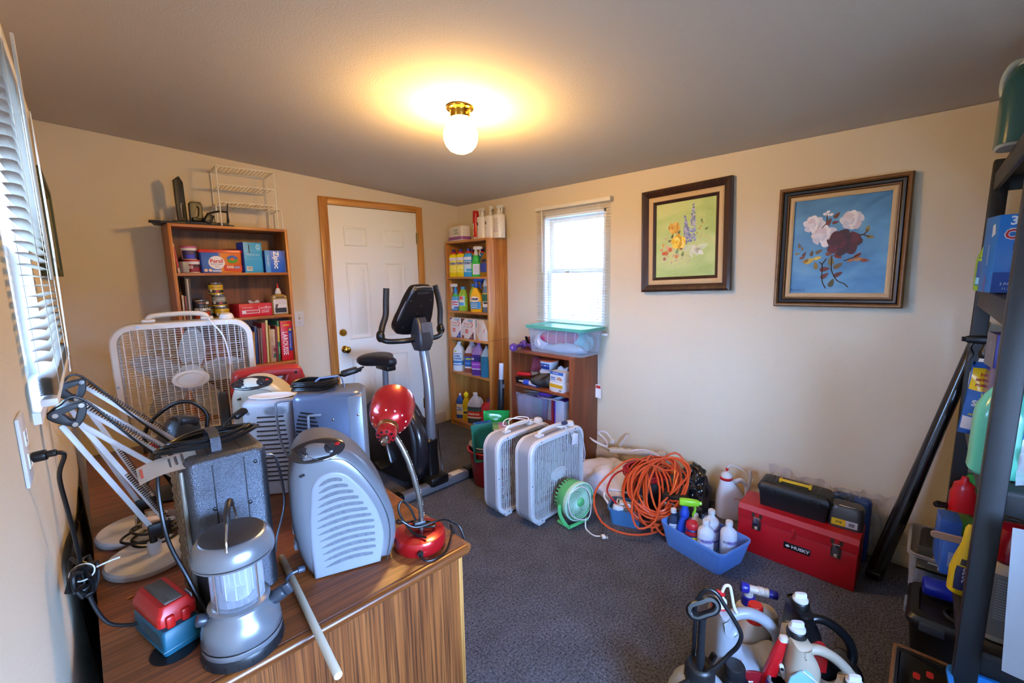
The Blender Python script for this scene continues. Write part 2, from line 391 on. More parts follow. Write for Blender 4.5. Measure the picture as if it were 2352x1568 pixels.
# ---------------------------------------------------------------- back door
HONEY = wood('#a86a28', '#cc9044', 1, 'Z', .35, 10, .25); HONEYX = wood('#a86a28', '#cc9044', 1, 'X', .35, 10, .25)
DOORW = mat('#ecefe9', .45, var=.02)
d = ST('door_1', MB().span((1.514, 3.62, .008), (2.328, 3.655, 2.052), bev=.003), DOORW)
def door_panel(x0, x1, z0, z1):
    mb = MB(); y = 3.62; w = .026
    R = []
    for ins, dy in ((0, 0), (.006, -.007), (.014, -.006), (.02, .004), (.032, .004), (w+.018, -.004)):
        R.append([(x0+ins, y+dy, z0+ins), (x1-ins, y+dy, z0+ins), (x1-ins, y+dy, z1-ins), (x0+ins, y+dy, z1-ins)])
    mb.rings(R, cap0=False); return mb
for x0, x1 in ((1.628, 1.832), (1.985, 2.183)):
    for z0, z1 in ((1.735, 1.892), (.955, 1.604), (.25, .793)):
        P('panel', door_panel(x0, x1, z0, z1), DOORW, d)
BRASS = mat('#b98f3c', .22, 1.0)
k = MB(); k.lathe([(.030, 0), (.031, .006), (.012, .010), (.011, .03), (.022, .038), (.028, .05), (.027, .06), (.019, .066), (.001, .068)], 24, (1.572, 3.62, .88), (0, -1, 0)); P('knob', k, BRASS, d)
k = MB(); k.lathe([(.030, 0), (.031, .006), (.027, .018), (.024, .022), (.001, .023)], 24, (1.565, 3.62, 1.022), (0, -1, 0)); P('deadbolt', k, BRASS, d)
for z in (1.825, 1.05, .25):
    k = MB(); k.cyl((2.331, 3.612, z-.05), (2.331, 3.612, z+.05), .006).span((2.318, 3.615, z-.05), (2.332, 3.62, z+.05)); P('hinge', k, mat('#8a7a4a', .35, .9), d)
k = ST('trim_2', MB().span((1.444, 3.612, 0), (1.512, 3.635, 2.112), bev=.004), HONEY); k['label'] = 'honey coloured door casing'
P('door_casing', MB().span((2.330, 3.612, 0), (2.392, 3.635, 2.108), bev=.004), HONEY, k)
P('door_casing', MB().span((1.512, 3.612, 2.055), (2.330, 3.635, 2.112), bev=.004), HONEYX, k)
P('door_stop', MB().span((1.50, 3.64, 0), (1.514, 3.70, 2.06)).span((2.328, 3.64, 0), (2.342, 3.70, 2.06)).span((1.5, 3.64, 2.052), (2.342, 3.70, 2.066)), WHITE, k)
# ---------------------------------------------------------------- windows
GLASS = clear('#f4fbff', .03, .02)
def window(name, M, y0, y1, z0, z1):
    """double hung window in a wall opening; local x = into the wall (negative side is the room)"""
    zm = (z0+z1)/2-.02; t = .035
    def pr(mb): mb.xf(M); return mb
    f = MB(); f.span((0, y0, z0), (.1, y0+.018, z1)).span((0, y1-.018, z0), (.1, y1, z1)).span((0, y0, z1-.018), (.1, y1, z1)).span((-.012, y0-.01, z0-.012), (.1, y1+.01, z0+.012))
    w = ST(name, pr(f), mat('#efefec', .4))
    for nm, a, b_, x in (('upper_sash', zm, z1-.018, .07), ('lower_sash', z0+.012, zm+t, .04)):
        s = MB(); s.span((x, y0+.018, a), (x+.025, y0+.018+t, b_), bev=.003).span((x, y1-.018-t, a), (x+.025, y1-.018, b_), bev=.003).span((x, y0+.018+t, a), (x+.025, y1-.018-t, a+t), bev=.003).span((x, y0+.018+t, b_-t), (x+.025, y1-.018-t, b_), bev=.003)
        so = P(nm, pr(s), mat('#f2f2f0', .35), w)
        g = MB(); g.span((x+.010, y0+.018+t, a+t), (x+.014, y1-.018-t, b_-t)); P('pane', pr(g), GLASS, so)
    return w
window('window_1', Matrix.Translation((XR, 0, 0)), WY0, WY1, WZ0, WZ1)
window('window_2', LM @ Matrix.Scale(-1, 4, (1, 0, 0)), LY0, LY1, LZ0, LZ1)
SLAT = mat('#e9e7e0', .45, var=.02)
def blind(label, M, y0, y1, z0, z1, tilt, pitch=.0215, stack=0, SLAT=SLAT):
    """horizontal slat blind; local -x towards the room"""
    r = T('window_blind', label, 'blind'); r.matrix_world = M
    P('head_rail', MB().span((-.045, y0-.01, z1-.03), (-.012, y1+.01, z1), bev=.004), mat('#dedbd2', .4), r)
    L = y1-y0; w = .0125
    sm = MB(); sm.grid(lambda u, v: ((v-.5)*2*w*cos(tilt), (u-.5)*L, (v-.5)*2*w*sin(tilt)+.0022*(1-(2*v-1)**2)), 1, 4); sm = sm.mesh('slat', SLAT, 80, solid=.0005)
    z = z1-.045; k = 0
    while z > z0+.03+stack*.0045:
        o = _link('slat', sm, r); o.location = (-.03, (y0+y1)/2, z); z -= pitch; k += 1
    zb = z0+.022
    for i in range(stack):
        o = _link('slat', sm, r); o.location = (-.03, (y0+y1)/2, zb+i*.0045)
    P('bottom_rail', MB().span((-.043, y0, z0), (-.017, y1, z0+.016), bev=.003), mat('#e4e2da', .4), r)
    for yy in (y0+.09, (y0+y1)/2, y1-.09):
        P('ladder_cord', MB().tube([(-.0435, yy, z1-.03), (-.0435, yy, z0+.01)], .0007, 4, smooth=False).tube([(-.0165, yy, z1-.03), (-.0165, yy, z0+.01)], .0007, 4, smooth=False), SLAT, r)
    return r
rb = blind('white slat blind with open slats on the far window above the low bookcase', Matrix.Translation((XR, 0, 0)), 1.838, 2.535, 1.018, 2.018, .12)
P('end_cap', MB().span((-.047, 1.822, 1.986), (-.008, 1.829, 2.02)), mat('#c9c6bd'), rb)
P('tilt_wand', MB().cyl((-.055, 2.46, 1.985), (-.052, 2.46, 1.49), .004, n=8), mat('#e8e6e0', .3), rb)
P('pull_cord', MB().tube([(-.05, 1.915, 1.985), (-.05, 1.912, 1.5), (-.04, 1.912, 1.0), (-.03, 1.912, .63)], .0014, 6), SLAT, rb)
tg = P('warning_tag', MB().span((-.0318, 1.885, .53), (-.030, 1.935, .635)), mat('#f0efec', .6), rb)
P('print', MB().quad((-.0322, 1.93, .605), (-.0322, 1.89, .605), (-.0322, 1.89, .627), (-.0322, 1.93, .627)), mat('#c4342c', .6), tg)
P('catch', MB().span((-.052, 2.18, 1.49), (-.045, 2.215, 1.497)), mat('#888'.replace('888', '888888')), rb)
LMf = LM @ Matrix.Scale(-1, 4, (1, 0, 0))
lb = blind('white slat blind half raised over the window beside the camera', LMf, 1.285, 1.995, 1.225, 1.985, .06, stack=9, SLAT=mat('#b8ae9c', .5, var=.03))
P('tilt_wand', MB().box((-.058, 1.42, 1.73), (.006, .013, .5), bev=.002), mat('#d9cfbd', .4), lb)
P('pull_cord', MB().tube([(-.05, 1.93, 1.96), (-.05, 1.93, 1.6), (-.048, 1.93, 1.3), (-.045, 1.935, 1.2)], .0015, 6).tube([(-.05, 1.945, 1.96), (-.052, 1.95, 1.62), (-.048, 1.94, 1.25)], .0015, 6), SLAT, lb)
# ---------------------------------------------------------------- ceiling lamp
cx, cy = 1.387, 1.742; cz = ceil_z(cx)
L = T('ceiling_light', 'lit white glass globe lamp on a brass base under the ceiling', 'lamp', (cx, cy, cz))
tilt = Vector((.0667, 0, 1)).normalized()
P('base', MB().lathe([(.062, .004), (.066, -.004), (.064, -.010), (.050, -.014), (.047, -.02), (.046, -.052), (.044, -.055)], 32), mat('#c79a3a', .18, 1.0), L)
P('screw', MB().cyl((0, -.046, -.035), (-.0, -.054, -.035), .005), BRASS, L)
gl = P('globe', MB().lathe([(.044, -.045), (.056, -.062), (.072, -.088), (.081, -.118), (.080, -.145), (.070, -.172), (.052, -.192), (.028, -.203), (.001, -.206)], 32, cap0=False), emit((1.0, .58, .18), 175), L)
# ---------------------------------------------------------------- switch, outlet
s = T('light_switch', 'white toggle switch plate on the wall left of the door', 'switch', (1.232, YB, 1.164))
P('plate', MB().span((-.035, -.006, -.058), (.035, 0, .058), bev=.003), WHITE, s)
P('toggle', MB().box((0, -.012, .004), (.009, .016, .02), rot=(.4, 0, 0), bev=.002), mat('#d8cda0', .4), s)
for z in (-.03, .03): P('screw', MB().cyl((0, -.0055, z), (0, -.0075, z), .0035), STEEL, s)
o = T('wall_outlet', 'white outlet plate on the left wall with a black plug in it', 'outlet'); o.matrix_world = LM @ Matrix.Translation((0, 1.10, 1.195))
P('plate', MB().span((0, -.037, -.06), (.006, .037, .06), bev=.003), WHITE, o)
for z in (.02, -.02):
    P('socket', MB().span((.005, -.014, z-.014), (.0075, .014, z+.014), bev=.003), mat('#e2e0d8', .4), o)
P('slot', MB().span((.0074, -.008, .022), (.0078, -.006, .03)).span((.0074, .006, .022), (.0078, .008, .03)).cyl((.0074, 0, .014), (.0078, 0, .014), .0025), BLACK, o)
# green framed picture on the left wall
g = T('framed_picture', 'dark green framed picture seen edge-on on the left wall', 'picture'); g.matrix_world = LM @ Matrix.Translation((0, 2.62, 1.69))
fg = mat('#2f3a18', .5)
for a, c in (((.002, -.31, -.19), (.042, -.28, .19)), ((.002, .28, -.19), (.042, .31, .19)), ((.002, -.28, .16), (.042, .28, .19)), ((.002, -.28, -.19), (.042, .28, -.16))): P('frame', MB().span(a, c, bev=.004), fg, g)
P('inner_frame', MB().span((.004, -.28, -.16), (.034, -.27, .16)).span((.004, .27, -.16), (.034, .28, .16)).span((.004, -.27, .15), (.034, .27, .16)).span((.004, -.27, -.16), (.034, .27, -.15)), mat('#8d7c46', .5), g)
P('picture', MB().span((.004, -.275, -.155), (.02, .275, .155)), mat('#2c4d3a', .6, var=.3), g)
# ================================================================ furniture
def bookcase(name, label, loc, rz, w, h, d, shelves, c1, c2, t=.018, toe=.05, dark=None):
    """open bookcase, local front faces -y, origin at the middle of the front foot"""
    r = T(name, label, 'bookcase', loc, rz)
    WZ = wood(c1, c2, 1, 'Z', .38, 9, .25); WX = wood(c1, c2, 1, 'X', .38, 9, .25)
    for s in (-1, 1):
        P('side_panel', MB().span((s*w/2, 0, 0), (s*(w/2-t), d, h), bev=.0015), WZ, r)
    P('top_panel', MB().span((-w/2+t, 0, h-t), (w/2-t, d, h), bev=.0015), WX, r)
    P('back_panel', MB().span((-w/2+t, d-.006, 0), (w/2-t, d-.001, h-t)), dark or wood(c1, c2, 1, 'Z', .5, 5, .2), r)
    for z in shelves:
        P('shelf', MB().span((-w/2+t, .002, z-t), (w/2-t, d-.006, z), bev=.0015), WX, r)
    P('kick_board', MB().span((-w/2+t, .012, 0), (w/2-t, .024, shelves[0]-t if shelves else toe)), WX, r)
    return r
tallc = bookcase('bookcase', 'tall light wood bookcase full of cleaning bottles in the far corner', (2.58, 3.228, 0), -90, .612, 1.797, .236, [.055, .548, .886, 1.146, 1.466], '#a8642a', '#cf9148')
P('seam', MB().span((.3058, .0, .895), (.3066, .236, .899)), mat('#6d4420'), tallc)
for y in (.06, .19): P('screw', MB().cyl((.3055, y, 1.786), (.3068, y, 1.786), .0035), mat('#4a3018'), tallc)
leftc = bookcase('bookcase', 'tall brown bookcase with books and paint cans behind the white box fan', (.777, 3.37, 0), 0, .672, 1.815, .255, [.06, .40, .890, 1.222, 1.519], '#a0561c', '#c07630', dark=wood('#5a2e10', '#8e5222', 1, 'Z', .45, 6, .25))
lowc = bookcase('bookcase', 'low reddish brown bookcase under the far window', (2.482, 2.243, 0), -90, .616, .879, .335, [.05, .318, .600], '#6e3218', '#8a4826')
for z in (.50, .53, .56): P('peg_hole', MB().cyl((-.29, .03, z), (-.2893, .03, z), .003), BLACK, lowc)
# desk with oak grain
D = .72
OAKZ = wood('#6c3813', '#955626', 1.0, 'Z', .45, 24, .6, .05); OAKY = wood('#683415', '#884a22', 1.0, 'X', .4, 26, .5, .08)
dk = T('desk', 'large oak desk crowded with heaters and lamps along the left wall', 'desk', (0, 0, 0))
P('desk_top', MB().span((-.045, .935, D-.028), (.715, 2.62, D), bev=.002), OAKY, dk)
P('edge_moulding', MB().tube([(-.045, .93, D-.014), (.715, .93, D-.014)], .0142, 12, smooth=False), wood('#6c3813', '#955626', 1.0, 'X', .3, 14, .4), dk)
P('edge_moulding', MB().tube([(.718, .93, D-.014), (.718, 2.62, D-.014)], .0142, 12, smooth=False), OAKZ, dk)
P('end_panel', MB().span((-.04, .945, 0), (.70, .963, D-.028)), OAKZ, dk)
P('end_panel', MB().span((-.04, 2.59, 0), (.70, 2.608, D-.028)), OAKZ, dk)
P('back_panel', MB().span((-.035, .963, .1), (-.02, 2.59, D-.028)), OAKZ, dk)
P('corner_post', MB().span((.694, .940, 0), (.708, .962, D-.03), bev=.003), wood('#a0662a', '#c58c4a', 1, 'Z'), dk)
for q in (.965, 2.15): P('drawer_stack', MB().span((.05, q, .08), (.68, q+.437, D-.03), bev=.003), OAKZ, dk)
# ================================================================ bottles
def secs_scale(S_, k=1., h=1.): return [tuple([z*h, rx*k, ry*k]+list(q)) for z, rx, ry, *q in S_]
def flatb(w, d, h, neck=.014, e=3.2, sh=.72, waist=0.):
    """flat-sided bottle body sections up to the neck"""
    a, b = w/2, d/2
    return [(0, a*.9, b*.9, e), (.006, a, b, e), (h*.3, a, b, e), (h*.45, a*(1-waist), b*(1-waist*.6), e), (h*.62, a, b, e), (h*sh, a*.98, b*.98, e), (h*(sh+.12), a*.82, b*.82, 2.6), (h*(sh+.2), a*.5, b*.6, 2.2), (h*.965, neck*1.05, neck*1.05, 2), (h, neck, neck, 2)]
def roundb(r, h, neck=.013, sh=.74):
    return [(0, r*.9, r*.9), (.006, r, r), (h*sh, r, r), (h*(sh+.08), r*.93, r*.93), (h*(sh+.15), r*.7, r*.7), (h*.95, neck*1.1, neck*1.1), (h, neck, neck)]
def cap_screw(p, z, r, h, m, name='cap', ribs=18):
    R = []
    for q, zz in ((.94, 0), (1, h*.1), (1, h*.85), (.9, h)):
        R.append([(r*q*(1+(.03 if k % 2 else -.02)*(zz > 0 and zz < h))*cos(2*pi*k/(ribs*2)), r*q*(1+(.03 if k % 2 else -.02)*(zz > 0 and zz < h))*sin(2*pi*k/(ribs*2)), z+zz) for k in range(ribs*2)])
    return P(name, MB().rings(R), m, p)
def trigger(p, z, m, s=1.0, mt=None, collar=None, flip=1):
    """trigger sprayer, nozzle towards local +x*flip"""
    f = flip
    P('collar', MB().lathe([(.014*s, z-.004), (.016*s, z), (.016*s, z+.016*s), (.011*s, z+.024*s), (.010*s, z+.04*s)], 18), collar or m, p)
    hd = MB(); hd.loft([(-.018*s, .010*s, .009*s, 3), (-.012*s, .013*s, .011*s, 3), (.015*s, .013*s, .012*s, 3), (.04*s, .011*s, .010*s, 3), (.046*s, .008*s, .008*s, 3)], 14, Matrix.Translation((0, 0, z+.05*s)) @ Matrix.Rotation(f*pi/2, 4, 'Y'))
    h = P('spray_head', hd, m, p)
    P('nozzle', MB().cyl((f*.044*s, 0, z+.05*s), (f*.054*s, 0, z+.05*s), .007*s, n=8), mt or m, h)
    P('trigger', MB().tube([(f*.03*s, 0, z+.044*s), (f*.034*s, 0, z+.025*s), (f*.028*s, 0, z+.008*s), (f*.034*s, 0, z-.008*s)], .0045*s, 8, flat=1.6), mt or m, h)
    return h
def pump(p, z, m):
    P('collar', MB().lathe([(.012, z-.002), (.0145, z), (.0145, z+.02), (.010, z+.026), (.009, z+.05)], 16), m, p)
    P('pump_head', MB().loft([(z+.045, .016, .012, 2.5), (z+.05, .022, .013, 2.5, .005), (z+.07, .02, .013, 2.5, .004), (z+.078, .014, .010, 2.5)], 16).tube([(.012, 0, z+.062), (.03, 0, z+.06), (.036, 0, z+.052)], .006, 8), m, p)
def bottle(label, loc, rz, secs, m, cat='bottle', name='bottle', group=None, n=28):
    r = T(name, label, cat, loc, rz, group); P('body', MB().loft(secs, n), m, r); return r
def facelabel(r, secs, z0, z1, c, half=1.0, a=-pi/2, off=.0006, nm='label', rough=.45):
    return wrap(r, secs, z0, z1, a-half, a+half, mat(c, rough) if isinstance(c, str) else c, off, nm)
def jugsecs(w, d, h, neck=.019, e=3.6):
    a, b = w/2, d/2
    return [(0, a*.9, b*.9, e), (.008, a, b, e), (h*.1, a*.985, b*.985, e), (h*.58, a*.985, b*.985, e), (h*.68, a*.95, b*.93, 3), (h*.80, a*.72, b*.68, 2.5), (h*.9, a*.42, b*.42, 2.1), (h*.955, neck*1.1, neck*1.1), (h, neck, neck)]
def jug(label, loc, rz, w, d, h, m, liquid=None, level=.6, cap=None, capm=None, name='jug', side=1, group=None, e=3.6):
    """handled jug: body, side handle, cap"""
    S_ = jugsecs(w, d, h, e=e); r = T(name, label, 'jug', loc, rz, group); P('body', MB().loft(S_, 28), m, r)
    s = side; P('handle', MB().tube([(s*w*.20, 0, h*.88), (s*w*.36, 0, h*.86), (s*w*.455, 0, h*.76), (s*w*.47, 0, h*.64), (s*w*.44, 0, h*.56)], .0105, 10, 5), m, r)
    if liquid:
        k = level*h; zs = sorted({z for z in [q[0] for q in S_] if z < k} | {k}); P('liquid', MB().loft([(max(z, .003), sec_at(S_, z)[1]+.0004, sec_at(S_, z)[2]+.0004, sec_at(S_, z)[3]) for z in zs], 28), liquid, r)
    if capm: cap_screw(r, h-.004, cap or .021, .02, capm)
    return r, S_
def carton(name, label, cat, loc, rz, w, d, h, m, group=None, rot=None, bev=.0012):
    """box with its front on local y=0 facing -y, origin at the middle of the front foot"""
    r = T(name, label, cat, loc, rz, group, rot); P('box', MB().span((-w/2, 0, 0), (w/2, d, h), bev=bev), m, r); return r
GLOSS = lambda c: mat(c, .28, coat=.2)
# ---------------------------------------------------------------- tall bookcase contents (front faces -x : rz -90)
def tb(y, z, x=2.655): return (x, y, z+.0005)
Zt = 1.797
# on top
r = T('tissue_pack', 'white and lilac pack of tissues on top of the tall corner bookcase', 'pack', (2.66, 3.405, Zt+.0005), -97)
P('wrapper', MB().loft([(0, .115, .055, 5), (.01, .125, .06, 6), (.12, .125, .06, 6), (.135, .118, .055, 5)], 32), mat('#d9d6cc', .35, bump=.3, bscale=30), r)
P('purple_band', MB().loft([(.012, .1258, .0608, 6), (.04, .1262, .0612, 6)], 32, cap0=False, cap1=False), mat('#8c4f96', .35), r)
for x in (.02, .055):
    for z in (.062, .088): patch(r, x-.012, z, x+.014, z+.016, -.0615, mat('#7f9a78'))
for x, z in ((.085, .06), (.075, .05), (.1, .07)): patch(r, x, z, x+.008, z+.008, -.0612, mat('#8a4650'))
def can_aero(label, loc, r_, h, body, cap, capm, group=None, rz=-90):
    o = T('spray_can', label, 'can', loc, rz, group)
    P('body', MB().lathe([(r_*.94, 0), (r_, .003), (r_, .006), (r_*.97, .008), (r_*.97, h*.74), (r_, h*.75), (r_, h*.76), (r_*.9, h*.8)], 28), body, o)
    P('cap', MB().lathe([(r_*.93, h*.765), (r_*.97, h*.775), (r_*.95, h*.97), (r_*.85, h), (.001, h*.985)], 28), capm, o); return o
o = can_aero('red spray can beside the white bottles on top of the tall bookcase', (2.70, 3.208, Zt), .029, .262, zones([(0, '#cfc9c6'), (.14, '#c01c16')], 'Z', .25, 0, .2), None, mat('#a81410', .3))
sc = [(0, .0283, .0283), (.3, .0283, .0283)]
facelabel(o, sc, .105, .15, '#e8e4d0', .5, -pi/2-.35); facelabel(o, sc, .118, .14, '#7fb0c9', .3, -pi/2-.4, off=.0012, nm='print')
wraptext('STATIC', .022, '#f3efe8', o, sc, .075, -pi/2-.2, vert=True, bold=.0006)
for i, (y, kind) in enumerate(((3.115, 's'), (3.005, 'p'), (2.897, 't'))):
    S_ = [(0, .046, .038, 3.4), (.004, .049, .041, 3.4), (.19, .049, .041, 3.4), (.198, .045, .037, 3.2), (.204, .02, .02, 2), (.208, .014, .014, 2)]
    o = bottle(('white spray bottle next to the red can on top of the tall bookcase', 'white pump bottle between two sprayers on top of the tall bookcase', 'white trigger bottle with a printed back label at the edge of the tall bookcase top')[i], (2.70, y, Zt), -90, S_, mat('#e9e9e6', .3), group='white bottles on the tall bookcase')
    if kind == 'p': pump(o, .206, WHITE)
    else: trigger(o, .208, WHITE, 1.15, flip=1 if kind == 't' else -1)
    if kind != 't':
        facelabel(o, S_, .125, .15, '#2c2c34', .35, -pi/2-.45, nm='print'); wraptext('PURE', .013, '#f4f4f4', o, S_, .137, -pi/2-.42, off=.0016)
        for k in range(4): facelabel(o, S_, .08+k*.009, .083+k*.009, '#8b8b92', .2-.03*(k % 2), -pi/2-.35, nm='print')
    else:
        for k in range(11): facelabel(o, S_, .05+k*.011, .053+k*.011, '#9a93a8' if k % 4 else '#b07a98', .55-.08*(k % 3), -pi/2-.1, nm='print')
# ---- shelf 1: disinfectants
z = 1.466
SL = [(0, .044, .030, 3), (.008, .048, .034, 3), (.09, .047, .034, 3), (.15, .044, .031, 3), (.165, .046, .033, 3), (.185, .047, .033, 3), (.205, .040, .028, 2.6), (.222, .022, .020, 2), (.228, .017, .017, 2)]
def lys(y, x, col, lab, label, grp='disinfectant bottles on the top shelf of the tall bookcase', full=True):
    o = bottle(label, (x, y, z), -62, SL, mat(col, .25), group=grp)
    P('neck_ring', MB().lathe([(.020, .214), (.026, .216), (.026, .226), (.017, .236)], 20), mat('#c2281f', .35), o)
    cap_screw(o, .234, .016, .026, mat('#2b2a86', .35))
    if full:
        facelabel(o, SL, .045, .145, lab, .85); facelabel(o, SL, .155, .182, '#dfe0ea', .8, nm='neck_label')
        facelabel(o, SL, .118, .123, '#3b3f7e', .5, off=.0012, nm='print'); wraptext('Lysol', .030, '#3a4a9a', o, SL, .133, off=.0014, bold=.001); wraptext('CLEAN & FRESH', .0085, '#b0402c', o, SL, .112, off=.0014); facelabel(o, SL, .05, .075, col, .45, -pi/2+.35, off=.0011, nm='print')
    return o
lys(3.482, 2.645, '#e3cf16', '#ece25a', 'yellow disinfectant bottle leftmost on the top shelf of the tall bookcase')
lys(3.372, 2.645, '#e3cf16', '#ece25a', 'yellow disinfectant bottle second from left, touching the blue one on the top shelf')
lys(3.262, 2.645, '#3c9fd0', '#b9d9e4', 'light blue disinfectant bottle in front on the top shelf of the tall bookcase')
lys(3.330, 2.745, '#d9c81c', '#e8dc50', 'disinfectant bottle standing behind between a yellow and the blue bottle', full=False)
lys(3.180, 2.745, '#3793c4', '#a9d0e0', 'blue disinfectant bottle standing behind the green spray bottle', full=False)
S_ = [(0, .040, .028, 3), (.006, .043, .031, 3), (.12, .043, .031, 3), (.135, .034, .026, 2.6), (.15, .033, .025, 2.6), (.175, .030, .024, 2.4), (.19, .016, .016), (.196, .013, .013)]
o = bottle('green spray bottle with white trigger head on the top shelf', (2.645, 3.153, z), -62, S_, clear('#3fd04a', .75, .2)); trigger(o, .196, WHITE, 1.25, mt=WHITE)
facelabel(o, S_, .02, .115, '#d7dbe2', .75, -pi/2+.35); facelabel(o, S_, .128, .172, '#27b838', 1.5, nm='shoulder_label')
for k in range(6): facelabel(o, S_, .03+.013*k, .034+.013*k, '#9aa0b8', .5, -pi/2+.35, .0012, 'print')
S_ = [(0, .05, .032, 3.2), (.008, .056, .037, 3.2), (.1, .057, .038, 3.2), (.16, .048, .034, 2.8), (.2, .026, .022, 2.2), (.218, .016, .016)]
o = bottle('golden bottle half hidden by the right side panel on the top shelf', (2.66, 3.03, z), -62, S_, mat('#a87a1c', .25, .4)); cap_screw(o, .216, .019, .022, BLACK)
facelabel(o, S_, .04, .12, '#23327e', .8); facelabel(o, S_, .125, .155, '#1a1a1a', .6, nm='print')
# ---- shelf 2
z = 1.146
S_ = [(0, .042, .027, 3), (.006, .045, .030, 3), (.1, .044, .030, 3), (.135, .034, .025, 2.6), (.165, .022, .02, 2.2), (.178, .014, .014)]
o = bottle('blue glass cleaner spray bottle with a white trigger, leftmost on the second shelf', (2.645, 3.475, z), -62, S_, clear('#5fb2e2', .7, .15)); trigger(o, .180, WHITE, 1.2, collar=mat('#1e78c0'), flip=-1)
facelabel(o, S_, .015, .098, '#c9dcec', 1.1); wraptext('Glass', .024, '#c8342c', o, S_, .082, off=.0012, bold=.001); wraptext('Plus', .024, '#c8342c', o, S_, .058, off=.0012, bold=.001); facelabel(o, S_, .018, .036, '#2a6aa8', .5, -pi/2+.4, .0012, 'print'); facelabel(o, S_, .132, .158, '#3fae3f', 1.5, nm='green_band')
SG = [(0, .042, .042), (.008, .046, .046), (.06, .044, .044), (.1, .046, .046), (.15, .044, .044), (.185, .03, .03), (.20, .021, .021), (.208, .019, .019)]
for i, (y, x, hz) in enumerate(((3.358, 2.645, 0), (3.262, 2.70, .026))):
    S2 = secs_scale(SG, 1, 1+hz/.208)
    o = bottle(('clear bottle of green cleaner with a blue cap, in front of its taller twin', 'taller clear bottle of green cleaner with a blue cap, beside the yellow spray bottle')[i], (x, y, z), -62, S2, clear('#b9e65a', .4, .06), group='green cleaner bottles on the second shelf')
    k = .165+hz; P('liquid', MB().loft([(q, sec_at(S2, q)[1]-.002, sec_at(S2, q)[2]-.002) for q in (.003, .01, .06, .1, .15, k)], 24), mat('#8fce1c', .2, trans=.25), o); cap_screw(o, .204+hz, .024, .024, mat('#3585c8', .35))
    facelabel(o, S2, .05, .14, '#8fc7dc', .75); facelabel(o, S2, .11, .138, '#d84a3a', .4, -pi/2-.1, .0012, 'print'); facelabel(o, S2, .055, .08, '#3f8fd0', .55, -pi/2-.1, .0012, 'print'); facelabel(o, S2, .086, .104, '#f1ead0', .6, -pi/2, .0012, 'print')
    for q in (.045, .065, .085, .105): P('rib', MB().lathe([(sec_at(S2, q)[1], q-.002), (sec_at(S2, q)[1]+.0015, q), (sec_at(S2, q)[1], q+.002)], 24, cap0=False, cap1=False), mat('#b7dd3a', .2), o)
S_ = [(0, .052, .032, 3.5), (.006, .056, .036, 3.5), (.13, .056, .036, 3.5), (.155, .050, .033, 3, -.003), (.205, .026, .022, 2.4, -.012), (.222, .016, .016, 2, -.012)]
o = bottle('yellow wedge shaped spray bottle with a blue trigger on the second shelf', (2.625, 3.135, z), -62, S_, mat('#f0b41a', .3)); P('trigger_shift', MB().lathe([(.014, .2), (.014, .226)], 14, (-.012, 0, 0)), mat('#1f4fb0'), o)
trigger(o, .226, mat('#1f4fb0', .35), 1.35, flip=1)
facelabel(o, S_, .03, .095, '#2f8fd0', 1.0, -pi/2-.1); P('badge', MB().grid(lambda u, v: sec_pt(sec_at(S_, .118+.026*v*sin(2*pi*u)), -pi/2-.15+.55*v*cos(2*pi*u), .0008), 20, 2), mat('#f4ead0'), o); wraptext('ZEP', .024, '#1c2f6e', o, S_, .118, -pi/2-.15, off=.0014, bold=.0015)
for k in range(3): facelabel(o, S_, .04+.016*k, .046+.016*k, '#d5e6f2', .5, -pi/2-.35, .0013, 'print')
S_ = [(0, .036, .03, 3), (.005, .039, .033, 3), (.17, .039, .033, 3), (.185, .035, .03, 2.8), (.28, .022, .02, 2.4), (.30, .018, .018)]
o = bottle('grey blue bottle with a green label at the right end of the second shelf', (2.645, 3.018, z), -62, S_, mat('#5a7486', .3)); P('tip', MB().loft([(.235, .030, .027, 2.6), (.292, .024, .022, 2.4), (.306, .016, .016)], 20), mat('#aab1b6', .4), o)
facelabel(o, S_, .05, .17, '#2c6a4a', 1.2); facelabel(o, S_, .05, .10, '#d9dee2', .9, off=.0011, nm='print'); facelabel(o, S_, .078, .095, '#26303c', .4, off=.0015, nm='print'); facelabel(o, S_, .165, .174, '#d8b53a', 1.2, off=.0013, nm='print')
S_ = flatb(.075, .05, .2); o = bottle('bottle with a dark blue trigger standing behind the yellow spray bottle', (2.745, 3.10, z), -62, S_, mat('#2a62b4', .3)); trigger(o, .2, mat('#1c3f9a', .35), 1.35, flip=-1)
# ---- shelf 3: boxes of protein drink
z = .886
def protein(y, x, rz, c, label, side=False):
    o = carton('drink_carton', label, 'carton', (x, y, z+.0005), rz, .185, .12, .192, mat('#e6e4e2', .4), group='protein drink cartons on the third shelf')
    tri = MB().poly([(-.092, .19), (-.092, .13), (-.055, .17), (-.03, .19)], 0, .0008, FRONT).poly([(.092, .001), (.092, .075), (.06, .04), (.02, .001)], 0, .0008, FRONT); tri.xf(Matrix.Translation((0, -.0002, 0)))
    P('corner_print', tri, mat(c, .4), o, stuff=True); patch(o, .01, .165, .085, .185, -.0008, mat('#8cc0dc'))
    text('Premier', .030, '#c63a34', o, (.0, -.0008, .142)); text('Protein', .030, '#8a8a90', o, (.0, -.0008, .116))
    arc = MB().tube([(.045, -.0006, .165), (.078, -.0006, .142), (.06, -.0006, .112)], .0035, 6); P('swoosh', arc, mat('#c63a34'), o)
    patch(o, -.03, .055, .012, .09, -.0008, mat('#d24a3c')); text('30g', .022, '#ffffff', o, (-.009, -.0012, .073)); text('12', .026, '#f2f2f2', o, (.06, -.0012, .02))
    patch(o, -.088, .003, -.05, .03, -.0008, mat('#d9b98a' if c != '#5a2f24' else '#8a4a34')); return o
protein(3.452, 2.60, -90, '#23449a', 'blue and white protein drink carton, leftmost on the third shelf')
